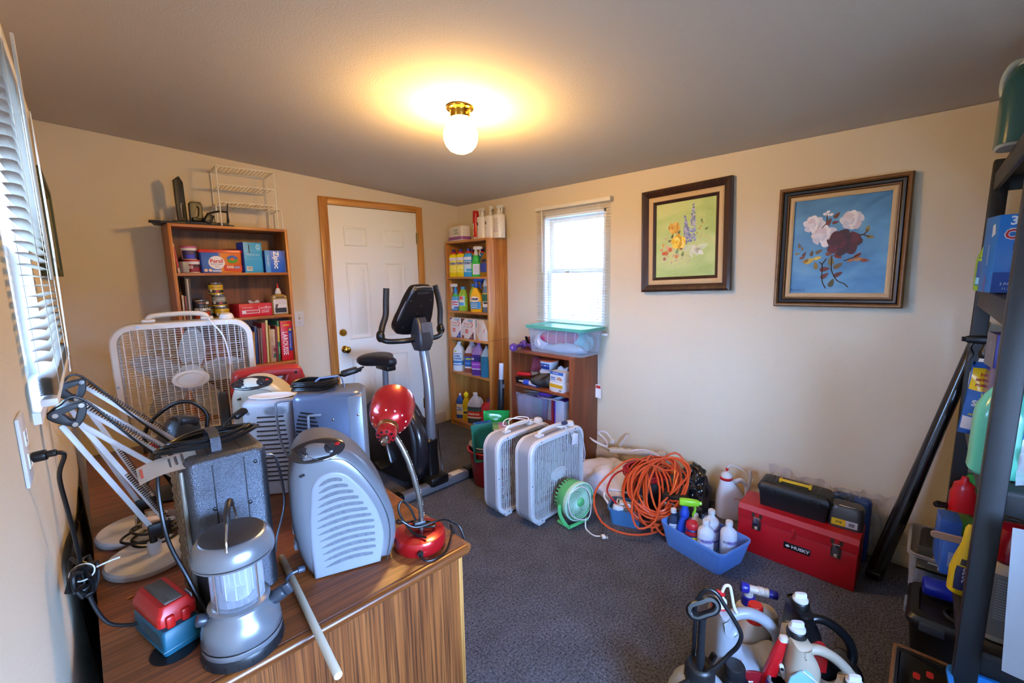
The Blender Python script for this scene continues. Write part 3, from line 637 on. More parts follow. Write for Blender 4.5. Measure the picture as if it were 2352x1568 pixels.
protein(3.256, 2.60, -90, '#5a2f24', 'brown and white protein drink carton in the middle of the third shelf')
o = carton('drink_carton', 'protein drink carton turned sideways at the right end of the third shelf', 'carton', (2.606, 3.055, z+.0005), -90, .168, .18, .19, mat('#e6e4e2', .4), group='protein drink cartons on the third shelf')
P('corner_print', MB().poly([(-.083, .001), (-.083, .07), (-.045, .001)], 0, .0008, FRONT).poly([(.083, .189), (.083, .09), (.03, .189)], 0, .0008, FRONT), mat('#c69a6a'), o, stuff=True); patch(o, -.083, .12, -.068, .19, -.0008, mat('#8cc0dc'))
P('seam', MB().span((-.005, -.0006, 0), (-.003, .0005, .19)), mat('#b5b2b0'), o); text('Premier', .024, '#c63a34', o, (-.043, -.0009, .12), (pi/2, -pi/2, 0), sx=1.2); text('Protein', .02, '#8a8a90', o, (-.024, -.0009, .115), (pi/2, -pi/2, 0)); text('30g', .03, '#c63a34', o, (.03, -.0009, .09), (pi/2, -pi/2, 0))
# ---- shelf 4: jugs
z = .548
for i, (y, x) in enumerate(((3.467, 2.655), (3.372, 2.745))):
    S_ = [(0, .058, .05, 2.6), (.01, .064, .056, 2.6), (.1, .060, .054, 2.4), (.18, .06, .054, 2.3), (.225, .05, .046), (.25, .026, .026), (.262, .021, .021), (.278, .021, .021)]
    o = bottle(('white bleach bottle with a blue label, leftmost on the shelf of jugs', 'white bleach bottle partly hidden behind the first one on the shelf of jugs')[i], (x, y, z), -62, S_, mat('#cfdde2', .35), group='bleach bottles on the fourth shelf'); P('cap', MB().lathe([(.022, .27), (.024, .274), (.022, .288), (.001, .289)], 20), WHITE, o)
    facelabel(o, S_, .06, .105, '#2f78b8', 1.3); facelabel(o, S_, .108, .165, '#b9d4e0', 1.2); wraptext('PURE', .024, '#2c3d86', o, S_, .15, off=.0013, bold=.001); wraptext('POWER', .024, '#2c3d86', o, S_, .124, off=.0013, bold=.001); facelabel(o, S_, .172, .178, '#4a3a80', .8, nm='print'); facelabel(o, S_, .07, .08, '#dce8f0', .7, off=.0013, nm='print'); facelabel(o, S_, .19, .205, '#b8c23a', .25, -pi/2-.3, nm='print')
CLR = clear('#e8ecf0', .45, .15)
o, S_ = jug('clear jug of reddish liquid with a blue label on the shelf of jugs', (2.672, 3.285, z), -62, .135, .12, .30, clear('#e9e3e6', .5, .15), mat('#8a4a3c', .2, trans=.2), .66, .02, WHITE)
facelabel(o, S_, .07, .165, '#1f4f96', .95, off=.0018); facelabel(o, S_, .135, .15, '#b8c83a', .45, off=.0024, nm='print'); facelabel(o, S_, .052, .068, '#d8d5dc', .95, off=.0018, nm='print'); facelabel(o, S_, .09, .11, '#4a80c0', .6, off=.0024, nm='print')
o, S_ = jug('purple cleaner jug with a purple and navy label on the jug shelf', (2.650, 3.155, z), -62, .135, .115, .295, clear('#9d86c8', .75, .15), mat('#4b2f7a', .2), .68, .021, mat('#b04a9a'), side=-1)
facelabel(o, S_, .14, .18, '#1f2464', 1.1, off=.0018); facelabel(o, S_, .075, .135, '#8a34a8', 1.0, off=.0018); facelabel(o, S_, .152, .17, '#c4c0d8', .3, -pi/2-.5, .0024, 'print'); wraptext('CLEANER', .018, '#f0e8f4', o, S_, .11, off=.0026); facelabel(o, S_, .06, .073, '#c8b8d8', .9, off=.0018, nm='print')
o, S_ = jug('jug of blue liquid at the right end of the shelf of jugs', (2.645, 3.022, z), -62, .13, .11, .30, clear('#a9cde0', .6, .15), mat('#2f7496', .2, trans=.15), .66, .021, BLACK, side=1)
facelabel(o, S_, .07, .19, '#d9e2e8', .7, -pi/2+.9, off=.0018)
# ---- bottom
z = .055
S_ = flatb(.085, .055, .235, .012); o = bottle('blue floor cleaner bottle with a cream label at the bottom of the tall bookcase', (2.655, 3.472, z), -62, S_, mat('#1c4f9c', .3)); cap_screw(o, .232, .013, .022, WHITE)
facelabel(o, S_, .04, .15, '#d8cfae', .8); facelabel(o, S_, .085, .115, '#2a58a4', .6, off=.0012, nm='print'); wraptext('MOP', .022, '#e8ecf0', o, S_, .1, off=.0016, bold=.001)
S_ = flatb(.075, .055, .24, .012, waist=.12); o = bottle('clear yellow dish soap bottle at the bottom of the tall bookcase', (2.655, 3.375, z), -62, S_, clear('#d6b21a', .75, .1)); P('cap', MB().lathe([(.02, .238), (.026, .25), (.026, .268), (.014, .28), (.010, .286), (.001, .288)], 18), mat('#e0c820', .35), o); facelabel(o, S_, .06, .11, '#e2c22a', .8); facelabel(o, S_, .07, .095, '#3a3a2a', .4, off=.0012, nm='print')
o, S_ = jug('clear jug of dark liquid with a red label, bottom of the tall bookcase', (2.665, 3.245, z), -62, .15, .12, .285, clear('#dfe5ea', .45, .15), mat('#3a4650', .2), .6, .021, WHITE)
facelabel(o, S_, .06, .15, '#c02a22', 1.1, off=.0018); facelabel(o, S_, .13, .15, '#1f5a4a', 1.1, off=.0024, nm='print'); facelabel(o, S_, .058, .075, '#e0d8d0', 1.1, off=.0024, nm='print'); wraptext('VINEGAR', .022, '#f4ece4', o, S_, .1, off=.0028, bold=.001)
o, S_ = jug('red detergent jug with a purple cap at the bottom of the tall bookcase', (2.685, 3.06, z), -62, .16, .12, .25, mat('#b8222c', .3), None, .6, .026, mat('#5a3a9a'), side=-1)
# ---------------------------------------------------------------- low bookcase contents
z = .879
def dumbbell(label, loc, rz, c, s=1.0, rot=None):
    o = T('dumbbell', label, 'dumbbell', loc, rz, 'dumbbells on the low bookcase'); h = .034*s; L = .07*s
    P('handle', MB().lathe([(.016*s, -L), (.014*s, -.02), (.0165*s, 0), (.014*s, .02), (.016*s, L)], 16, (0, 0, h), (1, 0, 0)), mat(c, .5), o)
    for q in (-1, 1):
        hd = P('weight_head', MB().lathe([(.024*s, 0), (.034*s, .008*s), (.036*s, .02*s), (.034*s, .04*s), (.026*s, .05*s), (.001, .05*s)], 6, (q*L, 0, h), (q, 0, 0)), mat(c, .5), o, sharp=25)
        text('4' if s > .9 else '3', .03, '#e4d8e8', hd, (q*(L+.0505*s), 0, h), (pi/2, 0, q*pi/2))
    return o
dumbbell('purple dumbbell in front on the low bookcase, end towards the tall bookcase', (2.515, 2.495, z), 18, '#5d3a8a', .95); dumbbell('purple dumbbell pushed against the clear bin, second from front', (2.61, 2.475, z), 72, '#5d3a8a', .82)
dumbbell('maroon dumbbell behind the purple ones on the low bookcase', (2.735, 2.49, z), 85, '#6e2440', 1.05)
o = T('hand_grip', 'small black and chrome hand grip beside the dumbbells', 'exercise grip', (2.60, 2.525, z)); o.location = (2.69, 2.532, z+.0)
P('grip', MB().rod((-.05, 0, .09), (-.01, .0, .012), .011).rod((.05, 0, .09), (.012, 0, .012), .011), BLACK, o); P('spring', MB().tube([(.018*cos(t), .004*t/6, .02+.018*sin(t)) for t in [k*.6 for k in range(22)]], .003, 6, 2), CHROME, o)
# clear bin with teal lid and clothes
bn = T('storage_bin', 'clear plastic bin with a teal lid full of clothes on the low bookcase', 'bin', (2.655, 2.135, z+.001), -90)
PL = clear('#e6eef8', .04, .1)
def tray(w, d, h, ins=.92, th=.003, r=.03, bottom=True, rim=.008):
    mb = MB(); A = rrect(w*ins, d*ins, r); B = rrect(w, d, r); I = rrect(w-2*th, d-2*th, r-th*.5); J = rrect(w*ins-2*th, d*ins-2*th, r-th*.5); Rm = rrect(w+2*rim, d+2*rim, r+rim)
    rg = [[(x, y, 0) for x, y in A], [(x, y, h-.012) for x, y in B], [(x, y, h-.012) for x, y in Rm], [(x, y, h) for x, y in Rm], [(x, y, h) for x, y in I], [(x, y, th) for x, y in J]]
    return mb.rings(rg)
P('tub', tray(.54, .27, .185), PL, bn, sharp=50)
ld = MB(); A = rrect(.575, .305, .035); B = rrect(.575, .305, .035); Cc = rrect(.52, .25, .025)
ld.rings([[(x, y, .186) for x, y in A], [(x, y, .205) for x, y in B], [(x*.985, y*.98, .209) for x, y in B], [(x*1.02, y*1.02, .209) for x, y in Cc], [(x, y, .203) for x, y in Cc]])
P('lid', ld, clear('#57b0a0', .72, .3), bn, sharp=40)
for q in (-1, 1): P('latch', MB().span((q*.268-.014, -.05, .15), (q*.268+.014, .05, .20), bev=.005), PL, bn)
def heap(name, label, c, loc, rz, sx_, sy_, sz_, seed, wob=.35, mt=None, strip=None):
    rnd = random.Random(seed); ph = [rnd.uniform(0, 6) for _ in range(8)]
    def f(u, v):
        a = 2*pi*u; t = pi*(v*.999)/1.0; r_ = sin(t)*(1+wob*.35*sin(3*a+ph[0]+4*v)+wob*.25*sin(7*a+ph[1]+6*v)+wob*.12*sin(13*a+ph[2]))
        return (sx_*r_*cos(a), sy_*r_*sin(a), sz_*(.5-.5*cos(t))*(1+wob*.2*sin(5*a+ph[3])))
    mb = MB(); mb.grid(f, 40, 14); bmesh.ops.remove_doubles(mb.b, verts=mb.b.verts, dist=1e-5)
    return S(name, label, 'clothes', mb, mt or mat(c, .85, var=.1), loc, rz, sharp=80)
z2 = z+.005
heap('folded_cloth', 'maroon striped cloth rolled up inside the clear teal-lidded bin', '#a0305e', (2.62, 2.13, z2+.055), -62, .17, .055, .115, 3, .2, mt=zones([(0, '#a0305e'), (.18, '#d9a0b8'), (.2, '#a0305e'), (.38, '#d9a0b8'), (.4, '#a0305e'), (.6, '#d9a0b8'), (.62, '#a0305e'), (.8, '#d9a0b8'), (.82, '#a0305e')], 'X', .9, -.17, .17))
heap('folded_cloth', 'white towel stuffed at the left end of the teal-lidded bin', '#d9dbe6', (2.62, 2.31, z2), -70, .075, .09, .14, 5)
heap('folded_cloth', 'pale blue cloth crumpled at the bottom of the teal-lidded bin', '#a9c6d6', (2.60, 2.10, z2), -88, .2, .055, .075, 8)
heap('folded_cloth', 'mint green garment at the right rear of the teal-lidded bin', '#8fc4bc', (2.70, 2.02, z2), -90, .12, .06, .16, 11)
# middle shelf
z = .600
o = T('tool_case', 'open black tool case with red tools on the low bookcase', 'tool case', (2.62, 2.48, z+.001), -84)
P('case_base', tray(.20, .2, .05, .97, .004, .01, rim=.003), BLACK, o); P('case_lid', MB().box((0, .10, .115), (.2, .012, .14), rot=(-.25, 0, 0), bev=.004), clear('#c86070', .5), o)
P('red_handle', MB().rod((-.08, -.07, .068), (.06, -.05, .072), .016).rod((.0, -.03, .06), (.09, .0, .06), .014), mat('#c22028', .35), o); P('jaw', MB().box((.08, -.03, .08), (.06, .018, .02), (0, -.3, .2), bev=.003).box((.06, .02, .075), (.09, .03, .012), (0, 0, .3), bev=.003), mat('#8b8d86', .5), o)
def tub(label, loc, r, h, body, lid, group=None, rz=-90, e=2):
    S_ = [(0, r*.86, r*.86, e), (h*.03, r*.89, r*.89, e), (h*.8, r*.97, r*.97, e), (h*.81, r*1.02, r*1.02, e), (h*.86, r*1.02, r*1.02, e)]
    o = T('tub', label, 'tub', loc, rz, group); P('body', MB().loft(S_, 32), body, o); P('lid', MB().loft([(h*.86, r*1.0, r*1.0, e), (h*.87, r*1.04, r*1.04, e), (h*.985, r*1.04, r*1.04, e), (h, r*.98, r*.98, e)], 32), lid, o); return o, S_
o, S_ = tub('square white tub at the bottom of the stack on the low bookcase', (2.665, 2.30, z), .058, .115, mat('#d6d8e0', .35), mat('#e6e6ea', .35), 'white tubs on the low bookcase', e=5); facelabel(o, S_, .02, .08, '#2a3f8c', .5, -pi/2-.35)
o, S_ = tub('square white tub with an orange lid on top of the stack', (2.665, 2.295, z+.1155), .062, .088, mat('#dcdee6', .35), mat('#d85a34', .35), 'white tubs on the low bookcase', e=5); facelabel(o, S_, .015, .06, '#27408a', .55); wraptext('WIPES', .016, '#e8ecf4', o, S_, .044, off=.0013)
o = T('caulk_tube', 'blue caulk tube lying at the front of the middle shelf of the low bookcase', 'tube', (2.515, 2.40, z+.024), -100)
P('body', MB().lathe([(.02, -.03), (.023, -.028), (.023, .12), (.022, .122)], 24, (0, 0, 0), (1, .25, 0)), mat('#2c4ab0', .35), o); P('nozzle', MB().lathe([(.022, 0), (.02, .006), (.009, .012), (.005, .06), (.001, .061)], 18, (-.028, -.007, 0), (-1, -.25, 0)), mat('#c9ccd6', .4), o); P('label', MB().lathe([(.0233, .03), (.0233, .10)], 24, (0, 0, 0), (1, .25, 0), cap0=False, cap1=False), mat('#d8dcf0', .5, var=.3, scale=80), o)
heap('work_gloves', 'crumpled black work gloves beside the glove box on the low bookcase', '#121214', (2.57, 2.215, z+.001), -60, .13, .06, .105, 21, .5, mat('#141416', .55))
o = carton('glove_box', 'yellow and white box under the blue glove box', 'box', (2.51, 2.10, z+.001), -96, .14, .2, .072, mat('#d9d9dc', .45)); patch(o, -.07, .028, .07, .056, -.0006, mat('#d8a520')); patch(o, .03, .006, .06, .02, -.0006, mat('#8c8c90')); P('flap', MB().span((-.04, -.012, -.001), (.02, 0, .004)), mat('#d9d9dc'), o)
o = carton('glove_box', 'blue and white glove box stacked on the yellow one', 'box', (2.515, 2.097, z+.0735), -93, .135, .2, .078, mat('#d6d8de', .45)); patch(o, -.0675, .055, .0675, .078, -.0006, mat('#2f62b0')); text('GLOVES', .016, '#e8eef6', o, (-.01, -.001, .066)); P('glove_picture', MB().poly([(0, .02), (.05, .012), (.058, .03), (.03, .042), (.006, .036)], 0, .0006, FRONT), mat('#b58a6a'), o); patch(o, -.06, .014, -.01, .02, -.0006, mat('#4a6ab0')); patch(o, -.06, .026, -.015, .036, -.0006, mat('#4a6ab0'))
P('tissue', MB().grid(lambda u, v: ((u-.5)*.1, .06+.05*v, .079+.03*sin(pi*v)*(.7+.3*sin(9*u))), 10, 6), mat('#dfe2ea', .8), o)
# lower shelf
z = .318
o = T('storage_bin', 'clear bin of papers on the lower shelf of the low bookcase', 'bin', (2.625, 2.42, z+.001), -93); P('tub', tray(.34, .22, .20, .9), clear('#cfd2ea', .12, .15), o, sharp=50); P('liner', MB().span((-.155, -.09, .004), (-.02, .09, .165)), mat('#cfccd6', .6), o)
for i, (x, c) in enumerate(((.02, '#3f8f8c'), (.07, '#6a3a92'), (.115, '#b8b4c4'))):
    S('paper_bundle', ('teal folder standing in the clear bin of papers', 'purple folder standing in the clear bin of papers', 'pale packet standing in the clear bin of papers')[i], 'folder', MB().box((0, 0, .08), (.03, .16, .15+.02*i), bev=.002), mat(c, .5), (2.625, 2.42-x+.0, z+.004), -3)
S('ruler', 'white strip lying across the top of the clear bin of papers', 'ruler', MB().box((0, 0, 0), (.16, .02, .002)), WHITE, (2.62, 2.43, z+.2035), -70)
o = T('open_carton', 'white carton with open flap on the lower shelf of the low bookcase', 'carton', (2.53, 2.115, z+.001), -96)
P('box', MB().span((-.05, 0, 0), (-.046, .2, .21)).span((.085, 0, 0), (.089, .2, .21)).span((-.05, .196, 0), (.089, .2, .21)).span((-.05, 0, 0), (.089, .2, .004)).span((-.005, 0, 0), (.089, .004, .21)), mat('#bfc8de', .5), o)
P('flap', MB().box((.0, -.035, .218), (.14, .09, .003), rot=(-.28, -.05, .1)), mat('#c9cad2', .5), o); patch(o, -.05, .01, -.028, .2, -.001, mat('#a02a3a')); S('notebook', 'bright purple notebook standing in the open white carton', 'notebook', MB().span((-.012, 0, .006), (.004, .17, .195), bev=.002), mat('#7a34b0', .4), (2.535, 2.128, z), -96)
S('notebook', 'purple bag of papers lying on the bin of papers', 'bag', MB().box((0, 0, .02), (.10, .12, .03), bev=.01), mat('#5a2a86', .5), (2.64, 2.30, z+.187), -80)
# dark tube between the two bookcases
o = T('vacuum_tube', 'black tube with a white end leaning between the two bookcases', 'tube', (2.56, 2.745, 0)); P('tube', MB().rod((-.02, .02, .0), (.01, .025, .58), .03), mat('#15151c', .4), o); P('white_end', MB().rod((.01, .025, .56), (.022, .03, .72), .022), mat('#b9bcc8', .4), o); P('band', MB().rod((.008, .0245, .5), (.0105, .0252, .545), .031), mat('#7d7f8c', .4), o)
# ================================================================ left bookcase contents (front faces -y)
z = 1.519
# top shelf
o = S('paper_packet', 'thin red and white packet leaning in the left corner of the top shelf', 'packet', MB().box((0, .07, .09), (.012, .12, .18), bev=.002), mat('#d8d2cc', .5), (.478, 3.40, z), rot=(0, -.09, 0)); P('red_print', MB().box((.0065, .07, .10), (.0006, .1, .12)), mat('#b8343a'), o); patch(o, -.005, .03, .005, .16, .0096, mat('#b83038'))
o = S('plastic_packet', 'clear grey blister packet beside the two tubs on the top shelf', 'packet', MB().box((0, .03, .035), (.035, .06, .07), bev=.006), clear('#c9c8c4', .5, .2), (.513, 3.395, z+.001), 15)
sw = '#e6e2de'
o, S_ = tub('white tub with a red lid under the pink-lidded tub', (.555, 3.435, z+.0005), .040, .082, mat(sw, .35), mat('#b0202c', .35), 'putty tubs on the top shelf', 0); facelabel(o, S_, .006, .054, '#8a1c28', 1.2); wraptext('33', .024, '#f2ece8', o, S_, .034, -pi/2-.5, .0016, bold=.001); facelabel(o, S_, .036, .05, '#2a2a2e', .6, -pi/2+.5, .0012, 'print')
o, S_ = tub('white tub with a pink lid stacked on the red-lidded tub', (.543, 3.437, z+.083), .043, .082, mat(sw, .35), mat('#c25a90', .35), 'putty tubs on the top shelf', 0); facelabel(o, S_, .004, .055, '#2c2f4e', 1.2); facelabel(o, S_, .008, .03, '#3a3ac0', .6, off=.0013, nm='print'); facelabel(o, S_, .034, .05, '#5a3a5a', .5, off=.0013, nm='print')
# detergent box
o = T('detergent_tub', 'blue and orange detergent pod tub with a red lid on the top shelf', 'detergent', (.706, 3.40, z+.0005))
def dt(w, d, h0, h1, e=0): return [[(x, y+.06, h) for x, y in rrect(w*k, d*k, .012)] for h, k in ((h0, .95), (h0+.006, .97), (h1, 1.0))]
P('body', MB().rings(dt(.236, .115, 0, .132)), zones([(0, '#17388f'), (.42, '#2a66c4'), (.5, '#e08a2a'), (.8, '#dc6a20')], 'X', .3, -.12, .12, False), o)
P('lid', MB().rings([[(x, y+.06, h) for x, y in rrect(.246*k, .125*k, .014)] for h, k in ((.128, 1), (.140, 1), (.147, .97))]), mat('#c01a20', .3), o)
yf = lambda zz: .06-.0575*(.97+.03*zz/.132)-.0012
def disc(p, x, zz, rx, rz_, y, m, nm='print', n=28): return P(nm, MB().quad(*[(x+rx*cos(2*pi*k/n), y, zz+rz_*sin(2*pi*k/n)) for k in range(n)]), m, p)
patch(o, .01, .012, .114, .05, yf(.02), mat('#cc3420')); disc(o, -.028, .065, .045, .042, yf(.02)-.0006, mat('#ece8ea', .4), 'badge')
text('Persil', .033, '#cc1c24', o, (-.028, yf(.02)-.0014, .074), bold=.0008); text('PROCLEAN', .0125, '#2a4a9a', o, (-.028, yf(.02)-.0014, .054)); text('DISCS', .009, '#2a4a9a', o, (-.028, yf(.02)-.0014, .038))
text('OXI', .022, '#f6ecdc', o, (.045, yf(.0)-.001, .036), bold=.001); patch(o, .068, .028, .1, .042, yf(0)-.0006, mat('#8090b8')); patch(o, -.055, .006, -.005, .018, yf(0)-.0006, mat('#c4cce4'))
sw_ = MB(); sw_.quad(*[(.062+.032*cos(t), yf(.05)-.001, .088+.024*sin(t)) for t in [pi*k/12 for k in range(13)]]+[(.062+.012*cos(t), yf(.05)-.001, .088+.010*sin(t)) for t in [pi*(12-k)/12 for k in range(13)]]); P('blue_swirl', sw_, mat('#1f58b8', .3), o)
sw_ = MB(); sw_.quad(*[(.062+.032*cos(-t), yf(.05)-.001, .086+.024*sin(-t)) for t in [pi*k/12 for k in range(13)]]+[(.062+.012*cos(-t), yf(.05)-.001, .086+.008*sin(-t)) for t in [pi*(12-k)/12 for k in range(13)]]); P('green_swirl', sw_, mat('#3f9a2a', .3), o)
for q in (-.09, -.066): disc(o, q, .016, .010, .010, yf(0)-.0006, mat('#e8c8c0'))
# plastic bag boxes
o = carton('bag_box', 'tall light blue box of bags beside the short blue box on the top shelf', 'box', (.893, 3.40, z+.0005), 12, .12, .09, .2, mat('#3aa4d8', .4)); patch(o, -.05, .012, -.012, .042, -.0006, mat('#e8e8e8')); 
for k in range(9): patch(o, -.046+.0036*k, .018, -.0444+.0036*k, .04, -.001, BLACK, 'barcode')
patch(o, -.06, .09, .06, .0915, -.0006, mat('#6cc0e4')); patch(o, -.06, .145, .06, .1465, -.0006, mat('#6cc0e4')); patch(o, -.028, .13, -.022, .185, -.0006, BLACK); disc(o, .035, .17, .016, .02, -.0006, mat('#8fd0ea')); text('STORAGE BAGS', .012, '#d4ecf6', o, (0, -.0008, .118)); text('50', .02, '#1c6aa8', o, (.035, -.0012, .17))
P('side_print', MB().quad((-.0606, .0, 0), (-.0606, .09, 0), (-.0606, .09, .2), (-.0606, 0, .2)), mat('#1f4fa8', .4), o)
o = carton('bag_box', 'short bright blue box of zip bags at the right end of the top shelf', 'box', (1.027, 3.395, z+.0005), -2, .128, .12, .15, mat('#1d62cc', .4)); patch(o, -.064, 0, -.034, .15, -.0006, mat('#3f97dc')); text('Ziploc', .046, '#f2f6fa', o, (.005, -.0012, .085), (pi/2, pi/2, 0), bold=.0012); text('double zipper', .014, '#dceaf6', o, (-.046, -.0012, .08), (pi/2, pi/2, 0))
P('panel', MB().quad((.05, -.0008, .001), (.0635, -.0008, .001), (.0635, -.0008, .149), (.035, -.0008, .149), (.06, -.0008, .09)), mat('#1448a8'), o)
# second shelf
z = 1.222
for i, (x, h, c, dz) in enumerate(((.472, .16, '#bfae98', 0), (.486, .155, '#8a4a40', 0), (.498, .27, '#4a4846', 0), (.507, .262, '#b8b2a8', 0), (.516, .268, '#33353a', 0))):
    S('magazine', ('tan booklet leaning in the left corner of the second shelf', 'reddish booklet second from the left on the second shelf', 'tall dark magazine behind the booklets on the second shelf', 'tall pale magazine between two dark ones on the second shelf', 'tall black magazine beside the black paint can')[i], 'magazine', MB().box((0, .07, h/2), (.010, .14, h), bev=.0015), mat(c, .5, var=.25, scale=30), (x, 3.385+.02*(i > 1), z+.0008), rot=(0, .02, 0), group='magazines on the second shelf')
def tin(label, loc, r, h, body, group=None, rz=0):
    o = T('paint_can', label, 'can', loc, rz, group); P('body', MB().lathe([(r, 0), (r*1.03, .001), (r*1.03, .004), (r, .006), (r, h-.006), (r*1.03, h-.004), (r*1.03, h), (r*.93, h), (r*.92, h-.004), (.001, h-.004)], 32), mat('#b8b8b4', .25, .9), o)
    S_ = [(0, r, r), (h, r, r)]; facelabel(o, S_, .008, h-.009, body, pi*.999, off=.0005); return o, S_
o, S_ = tin('black and red polyurethane can at the left of the second shelf', (.572, 3.428, z+.0005), .045, .125, zones([(0, '#a83a1c'), (.36, '#c8481e'), (.42, '#1b1b1d')], 'Z', .35, 0, .125)); wraptext('POLYURETHANE', .022, '#ecead8', o, S_, .066, -pi/2+.25, .0014, bold=.0012, sx=.72); wraptext('MINWAX', .012, '#d8843a', o, S_, .108, -pi/2, .0014); wraptext('FAST DRYING', .009, '#e0b030', o, S_, .088, -pi/2+.4, .0014); facelabel(o, S_, .1, .115, '#e4e2d8', .25, -pi/2+.7, .0012, 'print')
for i, (x, zz, col, nm) in enumerate(((.682, 0, '#d8ae12', 'yellow stain can at the bottom of the stack of three'), (.672, .0775, '#8f8a72', 'small stain can with a pale label in the middle of the stack'), (.66, .155, '#d8ae12', 'yellow stain can on top of the stack of three'))):
    o, S_ = tin(nm, (x, 3.42, z+.0005+zz), .040, .0765, zones([(0, '#d8ae12'), (.18, '#2a2018'), (.42, col), (.85, '#201a14')], 'Z', .35, 0, .0765), 'stain cans on the second shelf'); disc_ = facelabel(o, S_, .018, .03, '#a83a2a', .25, -pi/2, .0012, 'print'); wraptext('WOOD FINISH', .009, '#3a2a14' if i != 1 else '#e8e4d0', o, S_, .048, off=.0014); facelabel(o, S_, .02, .04, '#e0d8c0', .2, -pi/2-.9, .0012, 'print')
o, S_ = tin('yellow stain can standing behind the stack of three', (.63, 3.50, z+.0005), .036, .0765, zones([(0, '#c09a10'), (.2, '#2a2018'), (.45, '#c8a010'), (.85, '#201a14')], 'Z', .35, 0, .0765))
o = carton('screw_box', 'flat red box with white print on the second shelf', 'box', (.880, 3.395, z+.0005), 10, .222, .15, .088, mat('#c81c26', .4)); text('LoctiBolt', .026, '#f0d8d4', o, (.055, -.001, .058), sx=.9); patch(o, -.095, .022, .02, .046, -.0006, mat('#e4d4d0')); patch(o, -.07, .026, .015, .042, -.001, mat('#c84a4a')); text('SUPPLY BOX', .012, '#f0d8d4', o, (-.06, -.001, .062)); patch(o, .03, .024, .08, .03, -.0006, mat('#e8b8b0')); patch(o, .03, .036, .085, .041, -.0006, mat('#e8b8b0'))
P('loose_plastic', MB().grid(lambda u, v: (-.02+.07*u, .05+.02*v, .089+.014*v*(1+.5*sin(9*u))), 8, 2), clear('#ffffff', .3, .1), o)
S_ = [(0, .05, .03, 5), (.008, .054, .034, 5), (.12, .053, .033, 5), (.135, .048, .03, 4), (.146, .022, .02, 2.4), (.15, .0165, .0165)]
o = bottle('amber oil bottle with a red pointed tip at the right end of the second shelf', (1.035, 3.43, z), 0, S_, clear('#a8884a', .8, .2)); P('cap', MB().lathe([(.019, .148), (.02, .15), (.02, .163), (.016, .168), (.014, .182), (.008, .188)], 20), mat('#dcdad6', .4), o); P('red_tip', MB().lathe([(.009, .186), (.006, .195), (.0025, .222), (.001, .223)], 16), mat('#d01c20', .35), o)
facelabel(o, S_, .012, .128, '#d9d0c8', .62); facelabel(o, S_, .118, .129, '#3a2a20', .25, off=.0012, nm='print'); facelabel(o, S_, .016, .05, '#1c1a1c', .4, -pi/2-.02, .0012, 'sofa_picture'); P('person_print', MB().grid(lambda u, v: sec_pt(sec_at(S_, .046+.03*v), -pi/2-.38+.25*u+.1*v, .0012), 4, 3), mat('#5a3a3a'), o)
for k in range(4): facelabel(o, S_, .078+k*.009, .0805+k*.009, '#b09a94', .4-.06*(k % 2), off=.0012, nm='print')
# third shelf: books
z = .890
BK = [(.800, .020, .24, .17, '#cfccc8', 'white paper file, leftmost visible on the book shelf'), (.818, .012, .235, .16, '#b9b4ae', 'grey paper file beside the white one on the book shelf'), (.831, .007, .228, .16, '#b07018', 'thin orange folder on the book shelf'), (.840, .006, .225, .16, '#c89020', 'thin yellow folder beside the orange one on the book shelf'),
 (.852, .016, .262, .2, '#16305e', 'navy binder on the book shelf'), (.872, .014, .242, .17, '#6a4038', 'brown booklet right of the navy binder'), (.884, .008, .248, .17, '#8a7468', 'thin taupe booklet left of the tall red book'), (.902, .024, .282, .2, '#a01a22', 'tall red book left of the tall cream book'), (.924, .014, .300, .2, '#d6c27a', 'tallest cream yellow book on the book shelf'),
 (.938, .008, .262, .18, '#b88a3c', 'thin tan book on the book shelf'), (.951, .015, .232, .15, '#c9a680', 'short cream book with red lettering on the book shelf'), (.967, .014, .232, .15, '#c8b088', 'short cream book with a green band on the book shelf'), (.981, .012, .256, .15, '#7a1c26', 'dark red book right of the two short cream ones'), (.996, .014, .288, .19, '#1f6a3a', 'green and yellow book beside the red dictionary')]
for i, (x, t, h, d_, c, lab) in enumerate(BK):
    o = T('book', lab, 'book', (x, 3.395+.004*(i % 3), z+.0008), 0, 'books on the third shelf', rot=(0, rad(2.2), 0)); P('cover', MB().span((-t/2, 0, 0), (t/2, d_, h), bev=.0018), mat(c, .5, var=.1), o)
    P('pages', MB().span((-t/2+.0015, .004, h-.001), (t/2-.0015, d_-.003, h+.0006)), mat('#d8d0bc', .8), o)
    if i in (10, 11): patch(o, -t*.3, .03, t*.3, .12, -.0006, mat('#a86a58')); 
    if i == 10: text('ROMAN', .011, '#a02020', o, (0, -.001, .16), (pi/2, pi/2, 0))
    if i == 11: patch(o, -t/2, .03, t/2, .06, -.0009, mat('#1f5a3a')); patch(o, -t/2, .075, t/2, .1, -.0009, mat('#7a1c20'))
    if i == 13: patch(o, -t/2, .14, t/2, .25, -.0006, mat('#d0a83a')); text('GRAMMAR', .011, '#e8e0b0', o, (0, -.001, .08), (pi/2, pi/2, 0))
o = T('book', 'thick red dictionary with white lettering at the right end of the book shelf', 'book', (1.050, 3.392, z+.0008), 0, 'books on the third shelf', rot=(0, rad(1.5), 0))
